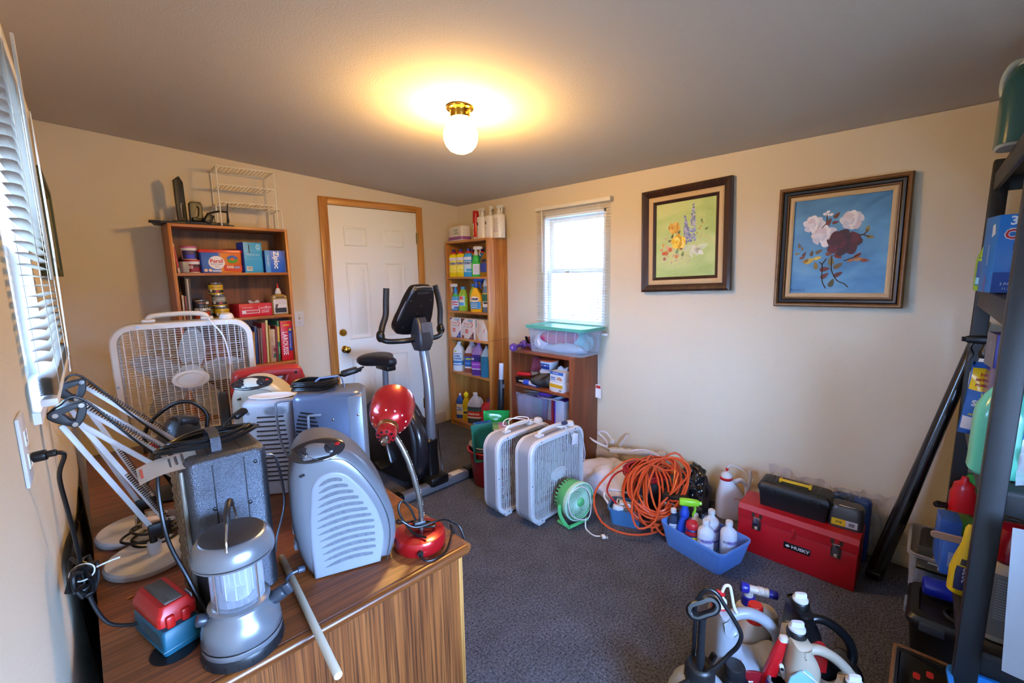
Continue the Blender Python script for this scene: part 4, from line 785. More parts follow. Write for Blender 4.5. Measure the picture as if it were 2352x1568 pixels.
P('cover', MB().span((-.04, 0, 0), (.04, .2, .285), bev=.006), mat('#c8141e', .35), o); text('LAROUSSE', .046, '#f4ece8', o, (-.012, -.0008, .125), (pi/2, pi/2, 0), sx=.78, bold=.0006); P('blue_panel', MB().span((.012, -.0012, .07), (.036, .001, .235)), mat('#1f2f86', .4), o); text('POCKET DICTIONARY', .012, '#e4e2f0', o, (.022, -.0018, .14), (pi/2, pi/2, 0), sx=.9); disc(o, .024, .222, .009, .009, -.0018, mat('#d8b03a')); patch(o, -.02, .25, .02, .262, -.0006, mat('#d89a3a')); P('pages', MB().span((-.036, .008, .284), (.036, .196, .2858)), mat('#d8d0bc', .8), o)
# blue lidded box below
o = T('storage_box', 'storage box with a light blue lid on the shelf below the books', 'box', (.94, 3.50, .401)); P('tub', tray(.30, .2, .40, .92), mat('#9fb6d8', .4), o); P('lid', MB().rings([[(x, y, h) for x, y in rrect(.32*k, .215*k, .03)] for h, k in ((.395, 1), (.418, 1), (.424, .96), (.424, .9))]), mat('#4a86cc', .35), o)
o = T('storage_box', 'white carton with blue print on the floor shelf of the brown bookcase', 'box', (.62, 3.40, .061)); P('box', MB().span((-.1, 0, 0), (.1, .2, .22), bev=.002), mat('#cfd2d8', .5), o); patch(o, -.08, .05, .08, .17, -.0006, mat('#2c56a8'))
# top of the bookcase: television stand parts and wire rack
z = 1.815
KB = mat('#090909', .4); o = T('television_stand', 'flat black television stand base lying on top of the brown bookcase', 'stand', (.60, 3.50, z+.0006), -3)
P('plate', MB().poly([(-.22, -.06), (.2, -.1), (.2, .07), (-.2, .08)], 0, .009), KB, o); P('bar', MB().span((-.235, -.13, .0), (-.06, -.07, .012), bev=.003), KB, o); P('ridge', MB().box((.03, -.05, .016), (.30, .05, .016), bev=.005), KB, o)
o = T('stand_upright', 'tall black upright plastic stand leg on top of the brown bookcase', 'stand', (.535, 3.47, z+.026), 20)
me = slab([(-.026, 0, 1), (.026, 0, 1), (.024, .235, 1), (.004, .268, 1), (-.028, .24, 1)], [[(-.008, .02, 1), (.010, .02, 1), (.009, .11, 1), (-.006, .11, 1)]], .018, .002, KB); P('leg', me, KB, o); P('rib', MB().span((-.009, -.006, .1), (.009, .02, .14)), mat('#6a6a6c', .4), o)
o = T('stand_bracket', 'squat black stand bracket with an oval opening beside the tall leg', 'stand', (.607, 3.46, z+.026), 8)
me = slab([(-.036, 0, 1), (.034, 0, 1), (.036, .105, 1), (.028, .122, 1), (-.024, .12, 1), (-.035, .108, 1)], [[(-.012, .02, 1), (.010, .035, 1), (.016, .085, 1), (.006, .095, 1)]], .024, .003, KB); P('bracket', me, KB, o); P('foot', MB().box((.02, -.012, .012), (.1, .02, .02), (0, 0, .2), bev=.004), KB, o)
o = T('stand_bracket', 'bent black bar stand with a sloping arm near the wire rack', 'stand', (.72, 3.44, z+.02), 12); P('arm', MB().tube([(-.06, 0, .055), (0, 0, .075), (.05, 0, .078), (.06, 0, .07), (.055, 0, 0)], .006, 8, 5).box((-.055, 0, .025), (.04, .03, .06), (0, .5, 0), bev=.004), KB, o); P('cable', MB().tube([(.06, 0, .085), (.068, 0, .13), (.062, 0, .09), (.06, -.01, .01)], .003, 6), KB, o)
WR = mat('#e6e2d4', .4)
def wire_shelf(label, loc, rz, w, d, hs, H, wires=14, r=.0038):
    o = T('wire_rack', label, 'rack', loc, rz)
    for x in (-w/2, w/2):
        P('frame_end', MB().tube([(x, -d/2, 0), (x, -d/2, H), (x, -d/2+.012, H+.008), (x, d/2-.012, H+.008), (x, d/2, H), (x, d/2, 0)], r, 8, smooth=False), WR, o)
    for hz in hs:
        mb = MB().tube([(-w/2, -d/2, hz), (w/2, -d/2, hz)], r*.9, 6, smooth=False).tube([(-w/2, d/2, hz), (w/2, d/2, hz)], r*.9, 6, smooth=False)
        for k in range(wires):
            x = -w/2+w*(k+.5)/wires; mb.tube([(x, -d/2, hz+.003), (x, 0, hz+.005), (x, d/2, hz+.003)], r*.6, 5, smooth=False)
        P('wire_shelf', mb, WR, o, stuff=True)
    return o
wire_shelf('white three tier wire rack standing on top of the brown bookcase', (.90, 3.495, z), -4, .33, .23, (.152, .26, .372), .366)
wire_shelf('low wide white wire rack around the foot of the taller one', (.92, 3.535, z), -3, .39, .16, (.140,), .135)
# ================================================================ exercise bike
BK1 = mat('#0b0b0d', .36); BKG = mat('#8b8e96', .3, .6); BKD = mat('#0d0d10', .5, bump=.1)
bk = T('exercise_bike', 'black and grey upright exercise bike in front of the white door', 'exercise bike', (0, 0, 0))
P('post', MB().tube([(1.648, 2.515, .20), (1.650, 2.50, .45), (1.658, 2.52, .75), (1.660, 2.575, 1.05)], .033, 18, 6), BKG, bk)
P('shroud', MB().rings([[(x+1.645, y+2.53, z) for x, y in rrect(w, d, .02)] for z, w, d in ((.03, .10, .16), (.08, .09, .14), (.3, .082, .12), (.36, .09, .13), (.375, .07, .11))]), BK1, bk)
me = slab([(2.50, .30), (2.56, .50), (2.70, .62), (2.86, .66), (3.05, .58), (3.22, .45), (3.25, .2), (3.1, .05), (2.8, .02), (2.55, .10)], [], .15, .035, BKD); me.transform(Matrix.Translation((1.575, 0, 0)) @ Matrix.Rotation(pi/2, 4, 'Z'))
P('flywheel_housing', me, BKD, bk)
P('rim_band', MB().tube([(1.575+.0, 2.488+.31*(1-cos(t)), .30+.33*sin(t)) for t in [k*.16-.7 for k in range(16)]], .022, 10, 2, flat=2.2), mat('#1d1d22', .25, coat=.4), bk)
P('front_foot', MB().span((1.36, 2.425, .012), (1.935, 2.495, .072), bev=.012), BKG, bk)
P('foot_plate', MB().span((1.77, 2.43, .0715), (1.87, 2.49, .0745), bev=.001), mat('#c9c0ac', .5), bk)
for x in (1.33, 1.955): P('end_cap', MB().box((x, 2.46, .042), (.10, .085, .084), bev=.018), BK1, bk)
P('foot_bracket', MB().box((1.65, 2.47, .085), (.15, .13, .07), bev=.02), BK1, bk)
P('rear_foot', MB().span((1.36, 3.30, .012), (1.87, 3.36, .07), bev=.012), BK1, bk)
P('frame_beam', MB().tube([(1.62, 2.55, .12), (1.615, 2.9, .1), (1.615, 3.3, .05)], .04, 10), BK1, bk)
P('seat_post', MB().tube([(1.60, 3.02, .35), (1.60, 3.0, .80)], .022, 12, smooth=False).tube([(1.60, 3.02, .3), (1.60, 3.02, .5)], .035, 12, smooth=False), BKG, bk)
P('seat_slider', MB().box((1.605, 3.0, .808), (.07, .18, .035), bev=.006), BK1, bk)
R = []
for t, w, zt, zb in ((-.16, .03, .878, .85), (-.145, .065, .897, .835), (-.09, .085, .907, .825), (0, .13, .905, .822), (.05, .22, .907, .816), (.10, .29, .908, .812), (.15, .27, .905, .815), (.17, .18, .89, .84)):
    R.append([(1.585+w/2*sgn_pow(cos(a), .8), 3.0+t, (zt+zb)/2+(zt-zb)/2*sgn_pow(sin(a), .8)) for a in [2*pi*k/24 for k in range(24)]])
P('saddle', MB().rings(R), mat('#1a1a1e', .42, bump=.08), bk)
me = slab([(-.135, -.03), (-.132, .05), (-.12, .09), (-.075, .25), (-.055, .28), (-.02, .288), (.05, .288), (.09, .28), (.105, .25), (.135, .09), (.137, .05), (.13, -.03), (.115, -.05), (-.11, -.055)], [], .075, .018, BK1)
cons = P('console', me, BK1, bk, loc=(1.635, 2.66, 1.155), rot=(rad(26), 0, 0))
P('console_rim', MB().tube([(-.13, -.02, -.02), (-.12, -.02, .09), (-.06, -.02, .272), (-.03, -.02, .288), (.06, -.02, .288), (.095, -.02, .262), (.132, -.02, .06)], .006, 8, 6), mat('#8d8f96', .25, .5), cons)
P('speaker_slot', MB().span((-.03, -.04, .245), (.06, -.036, .262), bev=.001), mat('#2a2c30', .2), cons)
for x, zz in ((-.07, .2), (.085, .2), (.0, .1), (-.09, .0), (.1, .0), (.02, .16)): P('screw', MB().cyl((x, -.037, zz), (x, -.0385, zz), .004), STEEL, cons)
P('neck_cover', MB().rings([[(x+1.655+dx, y+yy, z) for x, y in rrect(w, d, .02)] for z, yy, w, d, dx in ((.98, 2.565, .08, .1, -.005), (1.03, 2.57, .11, .13, 0), (1.09, 2.575, .10, .13, 0), (1.16, 2.585, .085, .09, .002), (1.20, 2.60, .08, .06, .004))]), mat('#2b2d33', .35), bk)
P('neck_plate', MB().box((1.672, 2.523, 1.11), (.085, .012, .12), rot=(-.12, 0, 0), bev=.004), mat('#4a4e58', .3), bk)
GRIP = mat('#17171a', .5, bump=.15, bscale=200)
for nm, pts in (('a', [(1.63, 2.585, 1.055), (1.53, 2.60, 1.052), (1.44, 2.66, 1.055), (1.425, 2.71, 1.085), (1.46, 2.74, 1.15), (1.495, 2.752, 1.22), (1.505, 2.757, 1.31), (1.515, 2.76, 1.40)]), ('b', [(1.68, 2.585, 1.06), (1.76, 2.59, 1.05), (1.83, 2.61, 1.06), (1.862, 2.64, 1.10), (1.868, 2.65, 1.16), (1.872, 2.65, 1.24), (1.858, 2.65, 1.33), (1.835, 2.65, 1.41)])):
    h = P('handlebar', MB().tube(pts, .0175, 14, 6), BK1, bk); P('grip', MB().tube(pts[3:], .0205, 14, 6), GRIP, h); P('pulse_sensor', MB().ico(pts[3], .034, 2, (.8, 1, 1.2)), BK1, h)
P('cable', MB().tube([(1.73, 2.53, .40), (1.745, 2.55, .3), (1.755, 2.54, .15), (1.74, 2.50, .05), (1.72, 2.48, .01)], .0035, 6), BK1, bk)
for q in (-1, 1):
    pd = P('pedal', MB().box((1.585+q*.16, 2.78, .28+q*.12), (.10, .09, .03), rot=(.3, 0, 0), bev=.008), BK1, bk); P('crank', MB().box((1.585+q*.095, 2.815, .28+q*.06), (.02, .03, .15), rot=(q*.4, 0, 0), bev=.005), STEEL, pd)
# ================================================================ box fans
def box_fan(label, loc, rz, S_=.51, dep=.105, body='#a9a9ae', rim='#d6d6d8', group=None, nv=26, nh=21, front_logo=True, handle=True, hw=.0017):
    """square room fan: grille front faces local -y, origin under the middle of the front face"""
    o = T('box_fan', label, 'fan', loc, rz, group); h = S_/2; z0 = .012; cz_ = z0+h; rr = .085
    BM = mat(body, .4, .1); RM = mat(rim, .35)
    Oo = rrect(S_, S_, rr, 7); Ii = rrect(S_-.012, S_-.012, rr-.006, 7)
    P('casing', MB().rings([[(x, .018, z+cz_) for x, z in Oo], [(x, dep+.0, z+cz_) for x, z in Oo], [(x, dep, z+cz_) for x, z in Ii], [(x, .018, z+cz_) for x, z in Ii]], loop=True), BM, o)
    def rimring(y0, y1, w): return MB().rings([[(x, y0+.004, z+cz_) for x, z in rrect(S_-.002, S_-.002, rr, 7)], [(x, y0, z+cz_) for x, z in rrect(S_-.012, S_-.012, rr-.005, 7)], [(x, y0, z+cz_) for x, z in rrect(S_-w, S_-w, rr-w/2, 7)], [(x, y1, z+cz_) for x, z in rrect(S_-w-.004, S_-w-.004, rr-w/2, 7)], [(x, y1, z+cz_) for x, z in rrect(S_+.001, S_+.001, rr, 7)]], loop=True)
    P('front_rim', rimring(0, .022, .05), RM, o); P('rear_rim', rimring(dep+.018, dep-.004, .05), RM, o)
    half = h-.022
    def lim(t):
        a = abs(t); q = rr-.025
        return half if a < half-q else half-q+math.sqrt(max(0, q*q-(a-(half-q))**2))
    for nm, y in (('front_grille', .008), ('rear_grille', dep+.010)):
        mb = MB()
        for k in range(1, nv):
            if y > .05 and k % 2: continue
            t = -half+2*half*k/nv; L = lim(t)
            mb.box((t, y, cz_), (.0036, .005, 2*L))
        for k in range(1, nh*2):
            if y > .05 and k % 4: continue
            t = -half+2*half*k/(nh*2); L = lim(t); mb.box((0, y+.003, cz_+t), (2*L, .003, hw))
        P(nm, mb, RM, o, stuff=True)
    hub = P('hub', MB().lathe([(.062, 0), (.066, .01), (.062, .05), (.05, .056), (.001, .058)], 28, (0, .085, cz_), (0, -1, 0)), RM, o)
    for k in range(5):
        A = 2*pi*k/5+rad(82); R = []
        for j in range(9):
            t = j/8; r_ = .055+(h*.86-.055)*t; w = (.022+.030*sin(pi*min(1, t*.85+.1))**.8)*(1-.25*t**3); w *= 1 if t < .95 else .7; tw = .55-.25*t
            R.append([(r_*cos(A)-s*w*sin(A), .062+s*w*sin(tw), cz_+r_*sin(A)+s*w*cos(A)) for s in (-1, -.5, 0, .5, 1)])
        mb = MB(); V = [[mb.b.verts.new(p) for p in r] for r in R]
        for i in range(8):
            for j in range(4): mb.b.faces.new((V[i][j], V[i+1][j], V[i+1][j+1], V[i][j+1]))
        P('blade', mb, mat('#dcdcd8', .4), o, solid=.0025, sharp=60)
    bd = P('badge', MB().lathe([(.07, 0), (.072, -.004), (.064, -.012), (.058, -.010), (.001, -.012)], 36, (0, 0, 0), None).xf(Matrix.Translation((0, .003, cz_)) @ Matrix.Diagonal((1, 1, .58, 1)) @ Matrix.Rotation(-pi/2, 4, 'X') @ Matrix.Scale(-1, 4, (0, 0, 1))), RM, o)
    P('badge_ring', MB().tube([(.05*cos(t), -.010, cz_+.029*sin(t)) for t in [2*pi*k/24 for k in range(24)]], .0016, 6, 1, True), RM, bd)
    if handle:
        P('handle', MB().tube([(-.13, .05, cz_+h-.004), (-.125, .05, cz_+h+.02), (-.10, .05, cz_+h+.03), (0, .05, cz_+h+.034), (.06, .05, cz_+h+.03), (.085, .05, cz_+h+.02), (.09, .05, cz_+h-.004)], .011, 10, 5).box((-.125, .05, cz_+h+.008), (.05, .04, .016), bev=.006).box((.088, .05, cz_+h+.008), (.05, .04, .016), bev=.006), RM, o)
        P('speed_knob', MB().lathe([(.030, 0), (.031, .006), (.025, .022), (.016, .027), (.001, .028)], 24, (.165, .05, cz_+h)), RM, o)
    for q in (-1, 1): P('foot', MB().span((q*.16-.03, .0, 0), (q*.16+.03, dep, .02), bev=.004), RM, o)
    for x, z in ((-.16, h-.012), (.16, h-.012), (-h+.012, 0), (h-.012, 0), (-.16, -h+.012), (.16, -h+.012)): P('screw', MB().cyl((x, .001, cz_+z), (x, -.0015, cz_+z), .005, n=10), STEEL, o)
    return o
WCORD = mat('#dedee2', .4)
f2 = box_fan('grey and white box fan in front, beside the small green fan', (1.999, 1.646, 0), .5, .512, group=None)
f1 = box_fan('grey and white box fan standing behind the other one by the red bucket', (1.935, 1.862, 0), -.5, .50)
P('power_cord', MB().tube([(.02, .04, .548), (.06, .0, .55), (.1, -.012, .50), (.13, -.015, .42), (.16, -.012, .40), (.17, -.012, .46), (.12, -.012, .50), (.06, -.01, .53), (.09, .03, .556), (.14, .05, .55)], .0032, 7).tube([(.12, .05, .55), (.2, 0, .5), (.24, -.01, .38), (.262, .0, .28), (.266, .06, .2), (.268, .08, .1), (.25, .02, .01)], .0032, 7), WCORD, f2)
P('plug', MB().box((.135, -.016, .455), (.045, .018, .07), rot=(0, .15, 0), bev=.006), mat('#e4e4ea', .4), f2); P('cord_tie', MB().box((.09, .03, .56), (.05, .03, .022), rot=(0, .2, .3), bev=.008), mat('#1c2444', .4), f2)
P('power_cord', MB().tube([(-.1, .05, .545), (-.05, .1, .56), (.02, .09, .57), (.06, .04, .565), (.02, .02, .55), (-.08, .03, .552), (-.12, .08, .55), (-.06, .11, .57), (.05, .06, .552), (.16, -.006, .50), (.21, -.01, .48)], .0032, 7), WCORD, f1)
f3 = box_fan('yellowed white box fan standing on the far end of the desk', (.336, 2.44, D+.035), -7.8, .525, .105, '#a9aaa4', '#c9bfae', nv=19, nh=23, hw=.0016)
P('stand_block', MB().span((-.2, .0, -.035), (.2, .1, .002), bev=.004), mat('#2a2a2a', .5), f3)
P('power_cord', MB().tube([(.088, .02, .555), (.10, -.008, .53), (.14, -.02, .46), (.155, -.02, .35), (.15, -.02, .25), (.17, -.02, .16), (.19, -.015, .08), (.2, -.01, .01)], .0035, 7), WCORD, f3)
# ================================================================ small green fan
g = T('desk_fan', 'small green desk fan with a white spiral grille on the carpet', 'fan', (1.985, 1.505, 0), -8)
GR = mat('#5fc27a', .4); GW = mat('#bfe6cc', .35)
tl = P('drum', MB().lathe([(.088, .075), (.104, .055), (.112, 0), (.115, -.02), (.113, -.03), (.107, -.03), (.104, 0), (.085, .06)], 40, (0, 0, .152), (0, 1, 0), cap0=False, cap1=False), GR, g)
P('rim', MB().lathe([(.1145, -.005), (.117, -.02), (.116, -.032), (.108, -.034), (.107, -.02)], 40, (0, 0, .152), (0, 1, 0), cap0=False, cap1=False), GW, g)
for k in range(30):
    a = 2*pi*k/30; o_ = P('grille_vane', MB().tube([((.026+.083*t)*cos(a+1.5*t), -.034+.012*t*t, .152+(.026+.083*t)*sin(a+1.5*t)) for t in (0, .25, .5, .75, 1)], .0028, 6, 3), GW, g) if k == 0 else None
    if k == 0: vane = o_.data
    else:
        o_ = _link('grille_vane', vane, g); o_.matrix_local = Matrix.Translation((0, 0, .152)) @ Matrix.Rotation(-a, 4, 'Y') @ Matrix.Translation((0, 0, -.152))
for k in range(28):
    a = 2*pi*k/28
    if k == 0: v2 = P('rear_vane', MB().box((.10, .055, .152), (.004, .05, .009), bev=.001), GR, g).data
    else:
        o_ = _link('rear_vane', v2, g); o_.matrix_local = Matrix.Translation((0, 0, .152)) @ Matrix.Rotation(-a, 4, 'Y') @ Matrix.Translation((0, 0, -.152))
P('hub', MB().lathe([(.027, 0), (.027, .008), (.02, .016), (.001, .02)], 24, (0, -.032, .152), (0, -1, 0)), GR, g)
P('impeller', MB().lathe([(.03, 0), (.09, .004), (.09, .01), (.001, .02)], 24, (0, .01, .152), (0, -1, 0)), mat('#8fd0a4', .4), g)
P('stand', MB().tube([(-.075, -.02, .012), (.075, -.02, .012)], .011, 10, smooth=False).tube([(-.075, -.02, .012), (-.078, .07, .012)], .011, 10, smooth=False).tube([(.075, -.02, .012), (.078, .07, .012)], .011, 10, smooth=False), GR, g)
for q in (-1, 1): P('yoke', MB().tube([(q*.078, .0, .014), (q*.098, .01, .05), (q*.118, .015, .10), (q*.116, .02, .152)], .011, 8, flat=.6), GR, g)
P('power_cord', MB().tube([(-.07, -.035, .235), (-.01, -.045, .255), (.05, -.05, .21), (.075, -.05, .12), (.06, -.05, .045), (-.01, -.06, .055), (-.08, -.05, .10), (-.10, -.04, .17), (-.085, -.035, .23)], .0038, 8, closed=True).tube([(.03, -.05, .05), (.0, -.08, .012), (-.01, -.12, .004), (-.01, -.16, .004), (.01, -.185, .005)], .0038, 8), mat('#e8ebea', .4), g)
P('plug', MB().box((.018, -.20, .008), (.022, .03, .014), rot=(0, 0, -.5), bev=.004).box((.022, -.222, .008), (.002, .016, .005), rot=(0, 0, -.5)).box((.032, -.218, .008), (.002, .016, .005), rot=(0, 0, -.5)), mat('#e8ebea', .4), g)
# ================================================================ red bucket with cleaning things
bx, by = 2.0, 2.29
b = T('bucket', 'dark red bucket of cleaning supplies behind the box fans', 'bucket', (bx, by, 0))
P('pail', MB().lathe([(.115, 0), (.118, .004), (.148, .25), (.160, .252), (.163, .262), (.155, .268), (.145, .262), (.118, .02), (.001, .012)], 40), mat('#9a1420', .35), b)
P('bail_handle', MB().tube([(-.15, .02, .25), (-.13, -.08, .285), (-.02, -.14, .30), (.1, -.12, .29), (.15, .0, .25)], .006, 8), STEEL, b)
o = S('pot', 'grey plastic tub ring sitting in the mouth of the red bucket', 'tub', MB().lathe([(.10, 0), (.135, .06), (.14, .062), (.136, .066), (.10, .01)], 32, cap0=True, cap1=False), mat('#a9a4a0', .4), (bx-.01, by, .235))
o = S('dustpan', 'teal green dustpan standing upright in the red bucket', 'dustpan', MB().box((0, 0, .15), (.15, .012, .26), bev=.004).box((-.07, -.02, .13), (.012, .05, .22), bev=.004).box((.07, -.02, .13), (.012, .05, .22), bev=.004).box((0, -.02, .02), (.15, .05, .012), bev=.004), mat('#1c6a5a', .4), (bx-.085, by-.045, .20), rot=(.12, -.08, rad(-34)))
P('yellow_sticker', MB().quad((-.05, -.0065, .04), (.04, -.0065, .04), (.04, -.0065, .085), (-.05, -.0065, .085)), mat('#d9cf2a'), o)
o = S('dustpan', 'pale blue scoop below the teal dustpan in the red bucket', 'scoop', MB().box((0, 0, .1), (.13, .03, .2), bev=.008), mat('#9fc0d0', .4), (bx-.045, by-.105, .17), rot=(.25, .12, rad(-34)))
def pouch(label, loc, rot, w, h, c, prints, name='pouch'):
    mb = MB(); mb.grid(lambda u, v: ((u-.5)*w*(1-.08*sin(pi*v)), -.03*sin(pi*u)*sin(pi*min(1, v*1.1))**.6-.004*sin(9*v+5*u), v*h), 12, 12); mb.grid(lambda u, v: ((u-.5)*w*(1-.08*sin(pi*v)), .02*sin(pi*u)*sin(pi*min(1, v*1.1))**.6, v*h), 12, 12)
    bmesh.ops.remove_doubles(mb.b, verts=mb.b.verts, dist=1e-4); o = S(name, label, 'bag', mb, mat(c, .22, coat=.4), loc, rot=rot, sharp=80)
    for x0, z0, x1, z1, cc in prints:
        f = lambda x, z: (x, -.03*sin(pi*(x/w+.5))*sin(pi*min(1, z/h*1.1))**.6-.006-.004*sin(9*z/h+5*(x/w+.5)), z)
        P('print', MB().grid(lambda u, v: f(x0+(x1-x0)*u, z0+(z1-z0)*v), 6, 6), mat(cc, .3), o)
    return o
pouch('bright green pouch sticking out of the red bucket', (bx+.07, by+.02, .24), (.1, .05, rad(-38)), .19, .28, '#1f9a4a', [(-.07, .10, .07, .16, '#d8c82a'), (-.06, .17, .06, .2, '#2a6a3a')])
pouch('white and pink printed pouch in front of the green one in the red bucket', (bx+.05, by-.055, .255), (.12, -.05, rad(-40)), .15, .20, '#8fd09a', [(-.06, .07, -.01, .16, '#e4e8ec'), (0, .09, .06, .2, '#d8a0b8'), (.005, .1, .055, .14, '#3a5ab0')])
pouch('blue pouch squeezed behind the teal dustpan in the red bucket', (bx-.01, by+.035, .25), (.05, -.1, rad(-35)), .13, .20, '#4a86d8', [(-.05, .1, .03, .16, '#7fb0ec')])
o = S('cleaning_wipes', 'pale green and yellow bottle at the right side of the red bucket', 'bottle', MB().loft(flatb(.06, .045, .22)), mat('#c9cf8a', .4), (bx+.13, by+.02, .23), rot=(.0, .12, 0))
# ================================================================ things along the right wall
# white bag
def lumpy(name, label, cat, loc, rz, pts_top, m, seed, sc=(1, 1, 1), wr=.012, group=None):
    """soft heap over an outline: list of (angle deg, radius, height factor)"""
    rnd = random.Random(seed); ph = [rnd.uniform(0, 6.3) for _ in range(9)]
    def f(u, v):
        a = 2*pi*u; r_ = 1.0
        k = (a/(2*pi)*len(pts_top)) % len(pts_top); i = int(k); t = k-i; A, B = pts_top[i], pts_top[(i+1) % len(pts_top)]; t = t*t*(3-2*t)
        R_ = A[0]+(B[0]-A[0])*t; H_ = A[1]+(B[1]-A[1])*t
        s_ = sin(pi*.5*min(1, v*1.25)) if v < .8 else 1-(v-.8)/.2
        rr = R_*(min(1, (1-v)*1.15))**.65; z = H_*sin(pi/2*v)**.8
        w = wr*(sin(6*a+ph[0]+5*v)+.7*sin(11*a+ph[1]-9*v)+.5*sin(17*a+ph[2]+13*v)+.6*sin(23*v+ph[3]+3*a))*sin(pi*min(1, v+.08))
        return ((rr+w)*cos(a)*sc[0], (rr+w)*sin(a)*sc[1], max(.001, (z+w*.8)*sc[2]))
    mb = MB(); mb.grid(f, 60, 20); bmesh.ops.remove_doubles(mb.b, verts=mb.b.verts, dist=1e-5)
    return S(name, label, cat, mb, m, loc, rz, group, sharp=75)
BAGW = mat('#e6e6f2', .4, var=.08, sss=0, coat=.15)
lumpy('plastic_bag', 'crumpled white plastic bag on the carpet beside the low bookcase', 'bag', (2.57, 1.62, .0), 0, [(.16, .17), (.20, .17), (.33, .15), (.21, .15), (.19, .14), (.30, .10), (.21, .12), (.17, .16)], BAGW, 4, wr=.0045)
S('plastic_bag', 'small pale bag edge folded under the crumpled white bag', 'bag', MB().grid(lambda u, v: ((u-.5)*.30, (v-.5)*.14, .006+.012*sin(7*u+5*v)**2+.02*v), 14, 8), mat('#b9c4dc', .4), (2.46, 1.56, .004), 68, sharp=80, solid=.002)
# power strip and its cord
o = T('power_strip', 'long white power strip leaning against the right wall above the bag', 'power strip', (2.735, 1.535, .215), rot=(0, rad(-6), rad(-76)))
P('housing', MB().box((0, 0, 0), (.40, .045, .035), bev=.008), mat('#dcd8d0', .4), o)
for k in range(6): P('socket', MB().box((-.14+.055*k, 0, .018), (.028, .026, .004), bev=.003), mat('#b5b0a6', .5), o)
P('power_cord', MB().tube([(-.2, 0, 0), (-.26, .02, .02), (-.34, .05, .04), (-.36, .02, .07), (-.30, -.03, .06), (-.22, -.02, .03), (-.25, .05, .05), (-.31, .07, .10), (-.24, .05, .11), (-.18, .02, .05)], .006, 8), mat('#dcdce0', .4), o)
P('plug', MB().box((-.18, .015, .06), (.03, .03, .03), rot=(0, .4, 0), bev=.006), WHITE, o)
S('extension_cord', 'white cord arching over the pile of orange cord towards the wall', 'cord', MB().tube([(2.66, 1.55, .24), (2.70, 1.46, .26), (2.72, 1.37, .24), (2.68, 1.28, .2), (2.62, 1.22, .16)], .0075, 8), mat('#dedee4', .4))
S('extension_cord', 'thin pale grey cord lying along the wall behind the orange coil', 'cord', MB().tube([(2.76, 1.42, .21), (2.78, 1.32, .215), (2.77, 1.22, .19), (2.73, 1.14, .14), (2.68, 1.10, .10)], .006, 8), mat('#c2c4cc', .4))
S('cord_hook', 'loop of white wire sticking up behind the power strip', 'cord', MB().tube([(2.76, 1.70, .21), (2.775, 1.66, .27), (2.77, 1.64, .30), (2.755, 1.66, .26), (2.76, 1.69, .2)], .005, 6), mat('#cfd2da', .4))
# the coil hangs over a grey case and a dark box
o = T('hard_case', 'dark grey case under the orange extension cord', 'case', (2.52, 1.30, 0), -68); P('shell', MB().box((0, 0, .09), (.34, .2, .18), bev=.02), mat('#2c2d31', .5), o); P('handle', MB().tube([(-.06, 0, .18), (-.06, 0, .205), (.06, 0, .205), (.06, 0, .18)], .008, 8), mat('#8d9098', .3, .6), o)
o = T('hard_case', 'black case standing between the orange cord and the blue bin', 'case', (2.40, 1.09, 0), -75); P('shell', MB().box((0, 0, .10), (.13, .16, .20), bev=.012), BLACK, o); P('label', MB().quad((-.05, -.081, .10), (.05, -.081, .10), (.05, -.081, .16), (-.05, -.081, .16)), mat('#c8ccd4'), o)
# orange coil
rnd = random.Random(12); O_ = Vector((2.385, 1.225, .172)); U_ = Vector((.714, -.70, 0)); V_ = Vector((.40, .24, .27)).normalized(); N_ = U_.cross(V_)
if N_.z < 0: N_ = -N_
pts = []; turns = 18
for k in range(turns*9):
    t = k/9; a = 2*pi*t+.2*sin(t*2.3); tn = int(t); q = random.Random(tn*7+3)
    ru, rv = q.choice((q.uniform(.03, .08), q.uniform(.10, .19), q.uniform(.14, .20))), q.uniform(.17, .255); cu_, cv = q.uniform(-.045, .045), q.uniform(-.06, .02)-.01; rot_ = q.uniform(-.5, .35); nn = q.uniform(.0, .085)
    if tn == 3: ru, cu_, rv = .27, -.09, .24
    x, y = ru*cos(a), rv*sin(a); X, Y = x*cos(rot_)-y*sin(rot_)+cu_, x*sin(rot_)+y*cos(rot_)+cv
    p = O_+U_*X+V_*Y+N_*(nn+.015*sin(5*a)); p.z = max(.009, p.z+.05*max(0, cos(a-.6))*(abs(X) > .12)); pts.append(p)
pts = [O_+U_*-.02+V_*-.29+N_*.02, O_+U_*.0+V_*-.2+N_*.03]+pts; pts[0].z = max(.008, pts[0].z)
OR = mat('#cc4f26', .38, var=.12, coat=.1)
cord = S('extension_cord', 'tangled coil of orange extension cord heaped beside the blue bin', 'cord', MB().tube(pts, .0062, 7, 3), OR)
P('cord_end', MB().tube([O_+U_*.11+V_*-.16+N_*.05, O_+U_*.16+V_*-.24+N_*.04, O_+U_*.13+V_*-.30+N_*.02, O_+U_*.04+V_*-.31+N_*.03, O_+U_*-.03+V_*-.24+N_*.06], .0062, 7), OR, cord)
pts = []
for k in range(7*9):
    t = k/9; a = 2*pi*t; q = random.Random(int(t)*5+1); ru, rv = q.uniform(.12, .155), q.uniform(.06, .085)
    pts.append(Vector((2.46, 1.30, .225))+U_*(ru*cos(a)-.01)+Vector((.5, .6, .30))*(rv*1.2*sin(a))+Vector((0, 0, .012*int(t)*.5)))
RD = mat('#a81a22', .38)
red = S('extension_cord', 'coil of dark red cord under the orange one', 'cord', MB().tube(pts, .006, 7, 3).tube([pts[0], pts[0]+U_*-.28+Vector((0, 0, .02)), pts[0]+U_*-.36+Vector((-.1, -.05, -.05)), pts[0]+U_*-.30+Vector((-.18, -.1, -.10))], .006, 7), RD)
